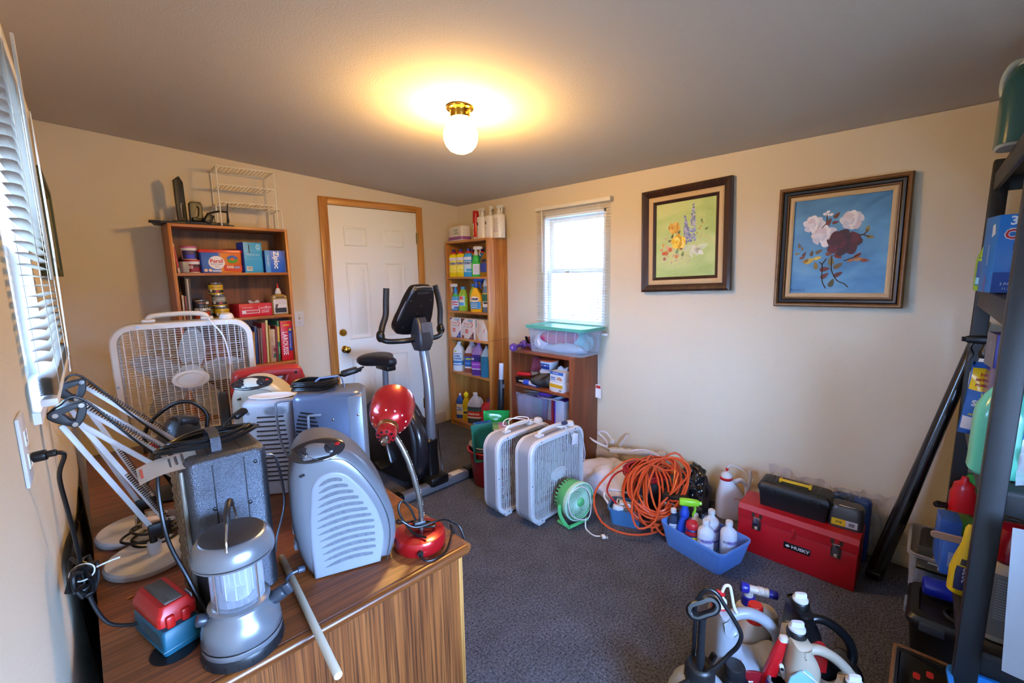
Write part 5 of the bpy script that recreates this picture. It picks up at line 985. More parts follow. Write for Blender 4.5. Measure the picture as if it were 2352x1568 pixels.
P('plug', MB().box(pts[0]+U_*-.29+Vector((-.2, -.11, -.11)), (.06, .03, .028), rot=(0, .3, -.8), bev=.006), mat('#dfe2e4', .3), red)
# small blue bin with white cords
o = T('storage_bin', 'small clear blue bin of white cords on the carpet under the orange coil', 'bin', (2.215, 1.305, .001), -68); P('tub', tray(.19, .15, .105, .86, .003, .025), clear('#5f9fd6', .42, .15), o, sharp=50)
pts = []
for k in range(5*9):
    a = 2*pi*k/9; q = random.Random(k//9+40); pts.append((q.uniform(.05, .065)*cos(a), q.uniform(.03, .045)*sin(a), .02+.02*(k/9)+.012*sin(3*a)))
c = S('extension_cord', 'white extension cord coiled in the small blue bin', 'cord', MB().tube(pts, .0055, 7, 3), mat('#d8d6d0', .4), (2.215, 1.305, .004), -68)
P('socket_block', MB().box((-.01, -.02, .115), (.06, .03, .025), rot=(.3, .2, .3), bev=.005), mat('#cfc8ba', .4), c)
P('cord_tie', MB().tube([(.01, -.055, .05), (.02, -.056, .03), (.03, -.05, .06)], .006, 6), mat('#e4e6ea', .4), c)
S('extension_cord', 'white cord looping over the rim of the small blue bin', 'cord', MB().tube([(2.16, 1.395, .10), (2.17, 1.435, .14), (2.22, 1.415, .16), (2.29, 1.335, .14), (2.32, 1.255, .13), (2.25, 1.235, .12), (2.20, 1.295, .1), (2.18, 1.365, .11)], .0065, 8), mat('#dcdcdc', .4))
# wrapped black thing
bw = lumpy('wrapped_bundle', 'shiny black plastic wrapped bundle against the right wall', 'bundle', (2.68, 1.115, 0), 0, [(.10, .28), (.11, .26), (.12, .24), (.13, .22), (.15, .20), (.13, .22), (.12, .26), (.10, .27)], mat('#18191b', .16, coat=.5, bump=.5, bscale=22), 9, wr=.010)
gh = P('green_coil', MB().tube([(-.135+.02*sin(k*.9)-.004*k*.3, -.09+.012*k*.9, .06+.008*k+.03*cos(k*.9)) for k in range(15)], .008, 8, 3), mat('#1f6a58', .25, coat=.4), bw)
# ---------------------------------------------------------------- blue bin with bottles
BRZ = -13.2; BC = Vector((2.235, .852, .001))
bl = T('storage_bin', 'translucent blue bin of bottles in front of the red toolbox', 'bin', BC, BRZ); P('tub', tray(.252, .375, .128, .86, .0035, .03, rim=.003), clear('#6fa4f0', .52, .2), bl, sharp=50)
BMat = Matrix.Translation(BC) @ Matrix.Rotation(rad(BRZ), 4, 'Z')
def inbin(x, y, z=.005): return tuple(BMat @ Vector((x, y, z)))
S_ = [(0, .035, .035), (.006, .0395, .0395), (.152, .0395, .0395), (.165, .036, .036), (.18, .020, .020), (.187, .0155, .0155), (.20, .0155, .0155)]
FROST = clear('#eef0f6', .62, .25); PURP = '#5b4a8c'
for i, (x, y, lab, a_) in enumerate(((-.052, -.045, 'isopropyl alcohol bottle in front, second from the right end of the blue bin', .1), (.058, .0, 'isopropyl alcohol bottle behind the other two in the blue bin', .0), (.035, -.115, 'isopropyl alcohol bottle at the right end of the blue bin', .55))):
    o = bottle(lab, inbin(x, y), -52, S_, FROST, group='alcohol bottles in the blue bin'); cap_screw(o, .195, .0175, .023, WHITE)
    facelabel(o, S_, .055, .128, '#dcdce8', .95, -pi/2+a_); facelabel(o, S_, .107, .128, '#a79bcc', .95, -pi/2+a_, .0011, 'print'); wraptext('ISOPROPYL ALCOHOL' if i != 1 else 'ALCOHOL', .0145, '#2c2358', o, S_, .1175, -pi/2+a_+(.35 if i != 1 else 0), .0017, bold=.0004); facelabel(o, S_, .05, .062, '#6f62a8', .9, -pi/2+a_, .0011, 'print')
    for k in range(4): facelabel(o, S_, .068+k*.007, .070+k*.007, '#8d8aa8', .6-.08*k, -pi/2+a_-.1, .0011, 'print')
    P('liquid', MB().loft([(.004, .033, .033), (.11, .037, .037)], 20), mat('#d9dcea', .2, trans=.4), o)
o = bottle('small bottle with a white cap squeezed behind the alcohol bottles', inbin(.0, .055), -52, secs_scale(S_, 1, .9), mat('#b9a890', .4)); cap_screw(o, .163, .014, .024, WHITE)
S_ = [(0, .029, .029), (.003, .0325, .0325), (.13, .0325, .0325), (.137, .030, .030), (.142, .024, .024)]
o = T('spray_can', 'blue and yellow oil spray can with a red cap in the blue bin', 'can', inbin(-.06, .03), -52); P('body', MB().loft(S_, 28), zones([(0, '#1c2a6a'), (.42, '#e3d412'), (.44, '#1c2a6a')], 'Z', .3, 0, .15), o)
facelabel(o, S_, .045, .10, '#e2d312', .8); wraptext('WD-40', .027, '#17225c', o, S_, .074, -pi/2, .0013, bold=.0012); facelabel(o, S_, .108, .128, '#b01c22', 1.5, nm='band'); P('cap', MB().lathe([(.031, .138), (.032, .142), (.030, .165), (.026, .17), (.025, .163), (.001, .163)], 24), mat('#c22330', .35), o)
S_ = [(0, .036, .026, 3), (.006, .039, .029, 3), (.10, .037, .027, 3), (.14, .026, .022, 2.6), (.168, .015, .015)]
o = bottle('blue spray bottle with a lime green trigger head in the blue bin', inbin(-.04, .095), -58, S_, mat('#2348b8', .3)); trigger(o, .170, mat('#8fd02a', .35), 1.55, collar=mat('#2348b8', .3), flip=1); facelabel(o, S_, .03, .085, '#d4d8e8', .8); wraptext('CLEAN', .018, '#2348b8', o, S_, .068, off=.0013); facelabel(o, S_, .036, .046, '#6a7ab8', .5, off=.0012, nm='print')
S_ = flatb(.05, .04, .17); o = bottle('dark bottle with a white back label at the left end of the blue bin', inbin(-.06, .15), -58, S_, mat('#2a3550', .4)); facelabel(o, S_, .03, .11, '#cfd4de', .9); cap_screw(o, .168, .015, .022, WHITE)
for k in range(6): facelabel(o, S_, .04+k*.011, .043+k*.011, '#7d8494', .6, off=.0012, nm='print')
S_ = [(0, .03, .03), (.13, .03, .03), (.14, .027, .027)]; o = T('spray_can', 'green spray can with a black cap at the back of the blue bin', 'can', inbin(.055, .09), -52); P('body', MB().loft(S_, 24), mat('#3f7a2c', .35), o); P('cap', MB().lathe([(.029, .135), (.030, .14), (.029, .185), (.024, .188), (.001, .187)], 24), BLACK, o)
S_ = flatb(.06, .045, .19); o = bottle('bottle with a white and blue cap at the back left of the blue bin', inbin(.04, .15), -52, S_, mat('#35647a', .35)); P('cap', MB().lathe([(.018, .188), (.021, .19), (.019, .214), (.001, .215)], 18), mat('#d8dce0', .4), o)
# tank sprayer bottle by the wall
S_ = [(0, .075, .055, 3), (.008, .082, .062, 3), (.12, .080, .060, 3), (.17, .066, .05, 2.8, -.008), (.21, .045, .038, 2.4, -.024), (.235, .034, .034, 2, -.03)]
sj = bottle('white spray wand jug with red trim beside the red toolbox', (2.705, .885, 0), -58, S_, mat('#cfd0d6', .35)); P('red_ring', MB().lathe([(.033, .232), (.036, .236), (.036, .246), (.032, .25)], 24, (-.03, 0, 0)), mat('#b81c22', .35), sj)
P('cap', MB().lathe([(.031, .248), (.032, .262), (.024, .274), (.012, .28), (.011, .288), (.001, .289)], 22, (-.03, 0, 0)), WHITE, sj); P('hose_joint', MB().cyl((-.03, 0, .285), (-.028, 0, .305), .008), mat('#c02026'), sj)
P('handle', MB().tube([(.01, 0, .215), (.05, 0, .235), (.085, 0, .20), (.088, 0, .13), (.075, 0, .08)], .014, 10), mat('#c9cad0', .35), sj); P('hose', MB().tube([(-.028, 0, .30), (-.01, 0, .325), (.05, 0, .305), (.088, -.01, .26), (.094, -.012, .21), (.085, -.012, .16), (.1, -.02, .14), (.11, -.02, .11)], .0042, 7), WHITE, sj); text('SPRAY', .018, '#b83038', sj, (.03, -.0615, .14)); P('sprayer_gun', MB().tube([(.095, 0, .30), (.1, -.004, .26), (.092, -.006, .19)], .010, 8), WHITE, sj); P('red_trigger', MB().box((.096, -.01, .14), (.03, .03, .06), bev=.006), mat('#b02028', .4), sj)
# ---------------------------------------------------------------- red toolbox
TR = mat('#a5101a', .38, var=.05, bump=.04, bscale=300)
tbx = T('toolbox', 'large red metal toolbox with chrome latches on the carpet by the right wall', 'toolbox', (2.408, .487, .0), -89)
P('body', MB().span((-.255, 0, 0), (.255, .2, .185), bev=.004), TR, tbx)
P('lid', MB().rings([[(x, .1+y*k, z) for x, y in ((-.257, -.1015), (.257, -.1015), (.257, .1015), (-.257, .1015))] for z, k in ((.186, 1), (.232, 1), (.256, .86), (.258, .8))]), TR, tbx, sharp=30)
P('seam', MB().span((-.2555, -.0006, .1845), (.2555, .001, .1865)), BLACK, tbx)
for x in (-.165, .175):
    lt = P('latch', MB().box((x, -.006, .185), (.03, .010, .05), bev=.003), CHROME, tbx); P('hasp_plate', MB().span((x-.024, -.003, .206), (x-.010, 0, .228)).span((x+.010, -.003, .206), (x+.024, 0, .228)).span((x-.02, -.003, .14), (x+.02, 0, .19)), mat('#5a5248', .35, .8), lt, stuff=True); P('catch', MB().box((x, -.008, .152), (.014, .010, .018), bev=.004), mat('#c8b49a', .3, .5), lt)
P('hasp', MB().box((0, -.004, .185), (.014, .008, .05), bev=.002), TR, tbx)
pl = P('name_plate', MB().box((.02, -.002, .115), (.115, .004, .034), bev=.002), BLACK, tbx); text('HUSKY', .021, '#d6d6d8', pl, (.035, -.0046, .115), bold=.0009, sx=1.15); P('emblem', MB().quad((-.03, -.0046, .115), (-.02, -.0046, .107), (-.008, -.0046, .114), (-.018, -.0046, .123)), mat('#cfcfd2', .3), pl)
st = P('sticker', MB().span((-.138, -.0006, .205), (-.103, .0004, .23)), WHITE, tbx); text('76', .022, '#1a1a1a', st, (-.12, -.001, .2175)); st = P('sticker', MB().span((-.095, -.0006, .2), (-.03, .0004, .225)), mat('#d8cfd2', .5), tbx)
for k in range(3): patch(st, -.09, .207+k*.006, -.045-.008*k, .2085+k*.006, -.001, mat('#8a7f86'))
BT = mat('#0e1012', .42, bump=.1, bscale=120)
k = T('toolbox', 'small black plastic toolbox with a yellow handle on the red toolbox', 'toolbox', (2.462, .515, .2585), -87)
P('body', MB().rings([[(x, .065+y, z) for x, y in rrect(w, d, .012)] for z, w, d in ((0, .29, .115), (.085, .305, .13), (.086, .315, .14), (.092, .315, .14))]), BT, k)
P('lid', MB().rings([[(x, .065+y, z) for x, y in rrect(w, d, .014)] for z, w, d in ((.092, .318, .143), (.108, .318, .143), (.128, .295, .12), (.132, .28, .105))]), BT, k)
for q in range(13): P('lid_rib', MB().box((-.125+.0208*q, .065, .1325), (.012, .1, .004), bev=.001), BT, k)
for x in (-.1, .1): P('latch', MB().box((x, -.006, .092), (.035, .010, .035), bev=.003), BT, k)
P('handle', MB().box((0, .045, .148), (.14, .014, .012), bev=.003).box((-.065, .055, .142), (.012, .03, .02), bev=.003).box((.065, .055, .142), (.012, .03, .02), bev=.003), mat('#d6a61a', .4), k)
k = T('drill_case', 'dark grey metal case with a yellow size label on the red toolbox', 'case', (2.475, .295, .2585), -84)
P('body', MB().rings([[(x, .055+y, z) for x, y in rrect(w, d, .03)] for z, w, d in ((0, .135, .1), (.09, .135, .1), (.105, .12, .085), (.108, .1, .07))]), mat('#4a4a4e', .35, .5), k)
P('label', MB().span((-.055, .0042, .012), (.0, .0049, .045)), mat('#d8b21e', .5), k); text('1/16', .014, '#1c1c1c', k, (-.027, .0036, .03), bold=.0006); P('label', MB().span((.0, .0042, .012), (.045, .0049, .045)), mat('#c9c9d0', .5), k); P('print', MB().quad((.012, .0036, .02), (.034, .0036, .02), (.034, .0036, .036), (.012, .0036, .036)), mat('#6d6d74'), k)
P('highlight_rim', MB().tube([(-.03, .02, .1085), (.0, .015, .1095), (.03, .018, .1085)], .003, 6), CHROME, k)
# tarp and plastic sheet behind
o = T('tarp', 'blue folded tarp standing behind the right end of the red toolbox', 'tarp', (2.715, .305, 0), 4); P('folded_tarp', MB().box((0, .0, .17), (.06, .16, .34), bev=.022, seg=3).box((.035, .02, .16), (.045, .14, .32), bev=.018), mat('#1c3f7a', .25, coat=.4, bump=.5, bscale=40), o)
PLS = clear('#e8eaf0', .13, .06)
S('plastic_sheet', 'crinkled clear plastic sheeting standing between the wall and the toolboxes', 'plastic sheet', MB().grid(lambda u, v: (2.76+.018*sin(23*u+4*v)+.012*sin(41*u-7*v)-.02*v*sin(6*u), .70-.52*u, .005+(.375-.06*u+.006*sin(17*u)+.004*sin(43*u))*v), 60, 14), PLS, sharp=80)
S('plastic_sheet', 'clear plastic wrap bunched around the blue tarp', 'plastic sheet', MB().grid(lambda u, v: (2.66+.10*sin(1.6*u)+.012*sin(19*u+5*v), .34-.2*u+.02*sin(11*v+7*u), .01+.355*v+.01*sin(31*u)), 34, 14), PLS, sharp=80)
# black pole
p0, p1 = Vector((2.600, .185, .004)), Vector((2.79, -.070, 1.246)); dr = (p1-p0).normalized()
pole = T('pole', 'long black pole leaning from the carpet against the black shelf', 'pole', p0); L_ = (p1-p0).length
P('tube', MB().lathe([(.028, 0), (.034, .006), (.034, .30), (.028, .62), (.024, 1.2), (.02, 1.202)], 20, (0, 0, 0), dr), mat('#0e0f12', .25, coat=.3), pole); P('handle_end', MB().rod(dr*1.19, dr*1.285, .020, n=16), mat('#b0a58c', .25, .9), pole); P('foot', MB().box(dr*.01+Vector((0, 0, .02)), (.08, .06, .04), bev=.01), BLACK, pole)
# ================================================================ paintings on the right wall
R2= [(0.227, 0.734, 0.105, 'w'), (0.351, 0.609, 0.125, 'w'), (0.63, 0.751, 0.105, 'w'), (0.552, 0.527, 0.155, 'm')]
L2= [(0.383, 0.748, 0.07, 60, '#6a3020'), (0.468, 0.813, 0.055, 50, '#5a2c22'), (0.458, 0.741, 0.045, 10, '#6a2a1e'), (0.789, 0.65, 0.05, 75, '#8a7a40'), (0.822, 0.566, 0.05, -10, '#8a7c48'), (0.224, 0.431, 0.05, 80, '#5a4a34'), (0.303, 0.446, 0.055, 30, '#6a5a3c'), (0.139, 0.423, 0.045, 60, '#5a3428'), (0.078, 0.521, 0.04, 100, '#6a6048'), (0.113, 0.487, 0.03, 80, '#7a6c50'), (0.059, 0.433, 0.035, 10, '#8a7448'), (0.117, 0.386, 0.04, 10, '#7a3c2a'), (0.205, 0.351, 0.08, 25, '#c8ac4a'), (0.295, 0.378, 0.055, 15, '#d8bc50'), (0.162, 0.352, 0.05, 30, '#a87a3a'), (0.277, 0.296, 0.06, 100, '#8a7024'), (0.439, 0.342, 0.075, 95, '#7a6a3c'), (0.517, 0.288, 0.07, 35, '#6a5434'), (0.378, 0.256, 0.07, 10, '#6a2c1c'), (0.381, 0.185, 0.065, 40, '#6a2e20'), (0.525, 0.198, 0.065, 30, '#5e2c24'), (0.461, 0.108, 0.07, 70, '#4e4a2c'), (0.509, 0.387, 0.06, -30, '#7a2a1c'), (0.421, 0.422, 0.06, 20, '#7a4830'), (0.711, 0.385, 0.06, 45, '#8a4028'), (0.72, 0.349, 0.055, 5, '#b08050'), (0.783, 0.335, 0.055, -10, '#8a4428'), (0.648, 0.34, 0.05, 15, '#a06a40')]
S2= [[(0.447, 0.402), (0.445, 0.305), (0.461, 0.22), (0.518, 0.134), (0.595, 0.098), (0.638, 0.062)], [(0.317, 0.334), (0.347, 0.296), (0.353, 0.185), (0.366, 0.112), (0.404, 0.05)], [(0.698, 0.594), (0.746, 0.595), (0.774, 0.616), (0.79, 0.644)], [(0.746, 0.595), (0.815, 0.567)], [(0.36, 0.737), (0.315, 0.692)], [(0.574, 0.337), (0.67, 0.369), (0.739, 0.407)], [(0.365, 0.823), (0.364, 0.761)], [(0.346, 0.308), (0.388, 0.368)]]
B2= [(0.34, 0.84, 0.028), (0.375, 0.858, 0.028), (0.411, 0.828, 0.028), (0.375, 0.824, 0.028)]
R1= [(0.396, 0.47, 0.115, 'y'), (0.317, 0.66, 0.09, 'o')]
D1= [(0.183, 0.328, 0.05, '#c85a28'), (0.252, 0.371, 0.05, '#c84a2c'), (0.134, 0.326, 0.04, '#c23a30'), (0.203, 0.403, 0.045, '#dcae9c'), (0.364, 0.274, 0.04, '#d07050'), (0.128, 0.433, 0.03, '#d8963c'), (0.154, 0.251, 0.035, '#9a3a5a'), (0.439, 0.385, 0.045, '#6a2838'), (0.104, 0.379, 0.03, '#d87a6a')]
L1= [(0.291, 0.553, 0.06, 70, '#5a5a34'), (0.404, 0.593, 0.06, 60, '#5e6038'), (0.246, 0.491, 0.05, 20, '#66623c'), (0.376, 0.347, 0.075, 70, '#7a9a70'), (0.47, 0.302, 0.065, 80, '#6f8a5c'), (0.557, 0.379, 0.13, 20, '#c3d4b4'), (0.675, 0.337, 0.15, -60, '#d6e0cc'), (0.793, 0.381, 0.14, 15, '#c8d8bc'), (0.744, 0.317, 0.13, -35, '#dfe6d8'), (0.616, 0.295, 0.1, -80, '#cddcc4'), (0.774, 0.719, 0.05, 85, '#5a7a44'), (0.856, 0.606, 0.05, 25, '#5e7a48'), (0.793, 0.687, 0.03, 60, '#9a7a3c'), (0.744, 0.617, 0.03, 80, '#a8843c'), (0.764, 0.645, 0.03, 50, '#a8843c'), (0.705, 0.56, 0.03, 70, '#a08a44')]
C1= [((0.498, 0.802), (0.553, 0.445)), ((0.64, 0.93), (0.626, 0.462))]
H1= [(0.203, 0.45, 0.14, '#c99a8a'), (0.301, 0.286, 0.16, '#b890a4'), (0.833, 0.504, 0.12, '#c8a47c'), (0.144, 0.265, 0.1, '#cfc0cc'), (0.518, 0.241, 0.12, '#b8a4b4'), (0.4, 0.124, 0.18, '#b4c49a'), (0.715, 0.725, 0.16, '#d3cf96')]
def canvas_mat(cols, scale, seed):
    m, nt, b = node_mat('canvas_%d' % seed); t = nt.nodes.new('ShaderNodeTexCoord'); mp = nt.nodes.new('ShaderNodeMapping'); mp.inputs['Location'].default_value = (seed*3.1, 0, seed*1.7); mp.inputs['Rotation'].default_value = (0, .6, 0); mp.inputs['Scale'].default_value = (1, 1, 1.7)
    nt.links.new(t.outputs['Object'], mp.inputs[0]); n = nt.nodes.new('ShaderNodeTexNoise'); n.inputs['Scale'].default_value = scale; n.inputs['Detail'].default_value = 3; n.inputs['Distortion'].default_value = .6
    nt.links.new(mp.outputs[0], n.inputs['Vector']); r = nt.nodes.new('ShaderNodeValToRGB'); e = r.color_ramp.elements
    e[0].position = .3; e[0].color = (*_col(cols[0]), 1); e[1].position = .72; e[1].color = (*_col(cols[-1]), 1)
    for k, c in enumerate(cols[1:-1]): x = e.new(.3+.42*(k+1)/(len(cols)-1)); x.color = (*_col(c), 1)
    nt.links.new(n.outputs['Fac'], r.inputs[0]); nt.links.new(r.outputs[0], b.inputs['Base Color']); b.inputs['Roughness'].default_value = .6; return m
def picture(label, yc, zc, w, h, roll, rings, cm):
    """rings: (width, depth_out, depth_in, material); returns thing and canvas size"""
    o = T('framed_painting', label, 'painting', (XR-.002, yc, zc)); o.rotation_euler = (Matrix.Rotation(rad(-90), 4, 'Z') @ Matrix.Rotation(rad(-roll), 4, 'Y') @ Matrix.Rotation(rad(-1.2), 4, 'X')).to_euler()
    x, z = w/2, h/2
    for i, (wd, d0, d1, mm) in enumerate(rings):
        x2, z2 = x-wd, z-wd; R = lambda x, z, y: [(-x, y, -z), (x, y, -z), (x, y, z), (-x, y, z)]
        xm, zm = x-wd*.3, z-wd*.3
        P(('outer_frame', 'liner', 'inner_frame', 'inner_liner', 'slip')[i], MB().rings([R(x, z, 0), R(x, z, -d0*.8), R(xm, zm, -d0), R((x2+xm)/2, (z2+zm)/2, -(d0+d1)/2-.002), R(x2, z2, -d1), R(x2, z2, 0)], loop=True), mm, o, sharp=25); x, z = x2, z2
    cv = P('canvas', MB().span((-x, -.006, -z), (x, -.002, z)), cm, o); return o, cv, x, z
ys = [0.0]
def pz(cv, X, Z, u, v):
    return ((u-.5)*2*X, (v-.5)*2*Z)
def flat(cv, pts, c, nm='brush_stroke', layer=0):
    y = -.0063-.0001*layer; return P(nm, MB().quad(*[(x, y, z) for x, z in pts]), mat(c, .55, var=.18, scale=40), cv)
def petal(cv, x, z, l, a, c, wd=.42, layer=0, nm='petal'):
    a = rad(a); n = 12; pts = []
    for k in range(n):
        t = 2*pi*k/n; p, q = .5*l*cos(t), .5*l*wd*sin(t)*(1-.45*cos(t)); pts.append((x+p*cos(a)-q*sin(a), z+p*sin(a)+q*cos(a)))
    return flat(cv, pts, c, nm, layer)
def rose(cv, x, z, r, cols, seed, layer=4):
    rr = random.Random(seed)
    for ring, (n, q, s) in enumerate(((8, .72, .75), (7, .48, .66), (5, .26, .5), (3, .1, .34))):
        for k in range(n):
            a = 360*k/n+rr.uniform(-14, 14)+ring*25; petal(cv, x+q*r*cos(rad(a)), z+q*r*sin(rad(a))*.9, r*s*rr.uniform(.9, 1.15), a+90+rr.uniform(-18, 18), cols[(k+ring) % len(cols)], .72, layer+ring*3+k % 3)
def stem(cv, pts, X, Z, c, wd=.004, layer=3):
    P('stem', MB().tube([((u-.5)*2*X, -.0066, (v-.5)*2*Z) for u, v in pts], wd*.5, 5, 5, flat=.12 if False else 1), mat(c, .6), cv)
DKF = wood('#2a1812', '#43281c', 1, 'Z', .3, 20, .3, .4); LIN = mat('#c9ad84', .8, bump=.25, bscale=400); GOLD = mat('#6e4a22', .35, .35, var=.4, scale=40)
o, cv, X, Z = picture('framed flower painting on a green ground with yellow roses, nearer the window', 1.287, 1.687, .578, .662, 2.0, [(.046, .040, .022, DKF), (.030, .022, .018, LIN), (.019, .022, .012, DKF)], canvas_mat(['#a3bf72', '#b4cd84', '#c6d492', '#d0cf90'], 3.2, 2))
K = 2*X
for i, (u, v, r, c) in enumerate(H1):
    x, z = pz(cv, X, Z, u, v); rr = random.Random(i)
    for k in range(14): a = rr.uniform(0, 2*pi); q = r*K*math.sqrt(rr.random())*.8; petal(cv, x+q*cos(a), z+q*sin(a), r*K*rr.uniform(.12, .3), rr.uniform(0, 180), c, .35, 0, 'brush_stroke')
for i, ((a0, b0), (a1, b1)) in enumerate(C1):
    rr = random.Random(i+50)
    for k in range(120):
        t = rr.random()**.8; u, v = a0+(a1-a0)*t, b0+(b1-b0)*t; w_ = (.012+.055*t); x, z = pz(cv, X, Z, u+rr.uniform(-w_, w_), v+rr.uniform(-.015, .015)); petal(cv, x, z, K*rr.uniform(.022, .04), rr.uniform(0, 180), rr.choice(['#7f94d0', '#98a8dc', '#5a70b8', '#b4bce4', '#6a78b0']), .7, 1+k % 3)
for u, v, l, a, c in L1: x, z = pz(cv, X, Z, u, v); petal(cv, x, z, l*K*1.3, a, c, .5, 4, 'leaf')
for i, (u, v, r, c) in enumerate(D1):
    x, z = pz(cv, X, Z, u, v)
    for k in range(9): petal(cv, x+.55*r*K*cos(k*.7), z+.55*r*K*sin(k*.7), r*K*.9, rad(1)*0+k*40.1, c, .32, 5)
    petal(cv, x, z, r*K*.35, 0, '#e0b050', 1, 7, 'flower_centre')
for i, (u, v, r, c) in enumerate(R1): x, z = pz(cv, X, Z, u, v); rose(cv, x, z, r*K*1.15, ['#e0b81c', '#efd04a', '#c89a18', '#f4dc70'] if c == 'y' else ['#d0a23a', '#b88428', '#dcb85a'], i+4, 8)
o, cv, X, Z = picture('framed painting of white and maroon roses on a blue ground, nearer the camera', .4815, 1.600, .545, .628, .9, [(.020, .036, .030, GOLD), (.020, .030, .022, mat('#17181c', .4)), (.010, .026, .02, GOLD), (.022, .018, .014, LIN)], canvas_mat(['#2f628c', '#4a84b4', '#5f9cc8', '#86b6cc'], 2.6, 5))
K = 2*X
for s in S2: stem(cv, s, X, Z, '#4a3a26', .005)
for u, v, l, a, c in L2: x, z = pz(cv, X, Z, u, v); petal(cv, x, z, l*K*1.6, a, c, .5, 3, 'leaf')
for i, (u, v, r, c) in enumerate(R2): x, z = pz(cv, X, Z, u, v); rose(cv, x, z, r*K*1.18, ['#dfdfe6', '#cfd2de', '#ecebef', '#d8cdd4'] if c == 'w' else ['#43141e', '#5a1a26', '#380f18', '#4a1620'], i+20, 6+6*(i == 3))
for u, v, r in B2: x, z = pz(cv, X, Z, u, v); petal(cv, x, z, r*K*1.6, 30, '#e6e8ec', .8, 6)
text('Barrera J.', .018, '#16304e', cv, ((.09-.5)*2*X, -.0068, (.035-.5)*2*Z), name='signature')
# ================================================================ things on the desk
HAM = mat('#5c5f66', .34, .9, var=.45, scale=300, bump=.3, bscale=420)
BCORD = mat('#09090a', .38)
def roundbox(w, d, h, rv, rt, n=6):
    """box with rounded upright edges and a rounded top, origin at foot centre"""
    R = [[(x, y, z) for x, y in rrect(w-2*i, d-2*i, max(.002, rv-i), n)] for z, i in ((0, .004), (.004, 0), (h-rt, 0), (h-rt*.62, rt*.08), (h-rt*.3, rt*.29), (h-rt*.08, rt*.62), (h, rt))]
    return MB().rings(R)
def strap(w, d, h, t=.003, wd=.02, axis='X'):
    """bent strip handle"""
    pts = [(-w/2, 0), (-w/2+.006, h*.75), (-w/2+.02, h), (w/2-.02, h), (w/2-.006, h*.75), (w/2, 0)]; R = []
    for i, (x, z) in enumerate(pts):
        a = pts[max(0, i-1)]; b = pts[min(len(pts)-1, i+1)]; n = Vector((-(b[1]-a[1]), 0, b[0]-a[0])).normalized()*t/2
        R.append([(x+n.x, -wd/2, z+n.z), (x+n.x, wd/2, z+n.z), (x-n.x, wd/2, z-n.z), (x-n.x, -wd/2, z-n.z)])
    mb = MB().rings(R)
    if axis == 'Y': mb.xf(Matrix.Rotation(pi/2, 4, 'Z'))
    return mb
def coil(cx_, cy_, z, rx, ry, turns, dz, seed, rot=0., wob=.12, r=.0038, tail=None):
    q = random.Random(seed); pts = []
    for k in range(turns*10):
        a = 2*pi*k/10; s = random.Random(seed*97+k//10); fx, fy = s.uniform(1-wob, 1+wob), s.uniform(1-wob, 1+wob)
        x, y = rx*fx*cos(a), ry*fy*sin(a); pts.append((cx_+x*cos(rot)-y*sin(rot), cy_+x*sin(rot)+y*cos(rot), z+dz*k/(turns*10)+.003*sin(3*a+seed)))
    if tail: pts += tail
    return MB().tube(pts, r, 7, 3)
# dark grey heater in the middle
h = T('space_heater', 'dark grey hammered metal heater with a strap handle, middle of the desk', 'heater', (.205, 1.217, D)); w, d_, H = .168, .156, .366
P('casing', roundbox(w, d_, H, .026, .02), HAM, h)
for x in (-.03, .032): P('seam', MB().span((x-.0012, -d_/2-.0006, .01), (x+.0012, -d_/2+.004, H-.018)).span((x-.0012, -d_/2+.018, H-.002), (x+.0012, d_/2-.02, H+.0006)), BLACK, h, stuff=True)
for x, z in ((-.034, .245), (.036, .235), (.055, .33)): P('screw', MB().lathe([(.0045, 0), (.004, .003), (.001, .004)], 12, (x, -d_/2, z), (0, -1, 0)), BLACK, h)
g_ = MB()
for i in range(5):
    for j in range(15): g_.ico((-w/2-.004, -.05+.025*i, .03+.0215*j), .011, 1, (.55, 1, 1))
P('front_guard', g_, mat('#7a6a56', .35, .5), h, stuff=True); P('guard_frame', MB().span((-w/2-.006, -.066, .012), (-w/2+.004, .066, .345), bev=.004), mat('#6e6558', .4, .5), h)
P('handle', strap(.085, .02, .042, .003, .02, 'Y').xf(Matrix.Translation((-.012, .0, H-.002))), HAM, h)
P('power_cord', coil(-.012, .015, H+.010, .098, .040, 4, .020, 3, rad(12), .22, .0036, tail=[(.02, .03, H+.03), (.05, .05, H+.05)]).tube([(-.115, -.01, H+.01), (-.125, -.045, H-.06), (-.122, -.07, H-.16), (-.1, -.085, H-.25), (-.085, -.11, H-.31), (-.075, -.13, .02), (-.06, -.15, .006)], .0042, 8), BCORD, h)
P('plug', MB().box((.062, .055, H+.05), (.034, .022, .014), rot=(0, -.35, .4), bev=.004), BCORD, h)
tg = P('warning_tag', MB().grid(lambda u, v: (-.155+.105*u, -.085+.05*v+.02*u, H+.012-.012*(1-u)-.02*(1-v)+.004*sin(5*u)), 8, 4), mat('#cfc6b8', .6), h, solid=.0004)
for k in range(7): P('print', MB().quad(*[(-.15+.012*k+q[0]+.02*0, -.082+.02*(.11*k)+q[1], H+.0135-.012*(1-.115*k)-.02*(1-q[1]/.05)+.002) for q in ((0, .012), (.004, .013), (.004, .04), (0, .039))]), mat('#b04a3a' if k in (0, 1) else '#4a4844'), tg)
P('wire_guard', MB().tube([(w/2-.004, .03, .30), (w/2+.03, .02, .30), (w/2+.045, .02, .27), (w/2+.052, .02, .16), (w/2+.02, .0, .08), (w/2+.012, 0, .04), (w/2-.004, 0, .035)], .0032, 8, 4).tube([(w/2-.02, .07, H-.04), (w/2+.012, .07, H-.04), (w/2+.018, .07, H-.07), (w/2+.018, .07, .2)], .003, 8, 3), STEEL, h)
for x in (-.06, .06):
    for y in (-.05, .05): P('foot', MB().cyl((x, y, -.0), (x, y, .006), .008), BLACK, h)
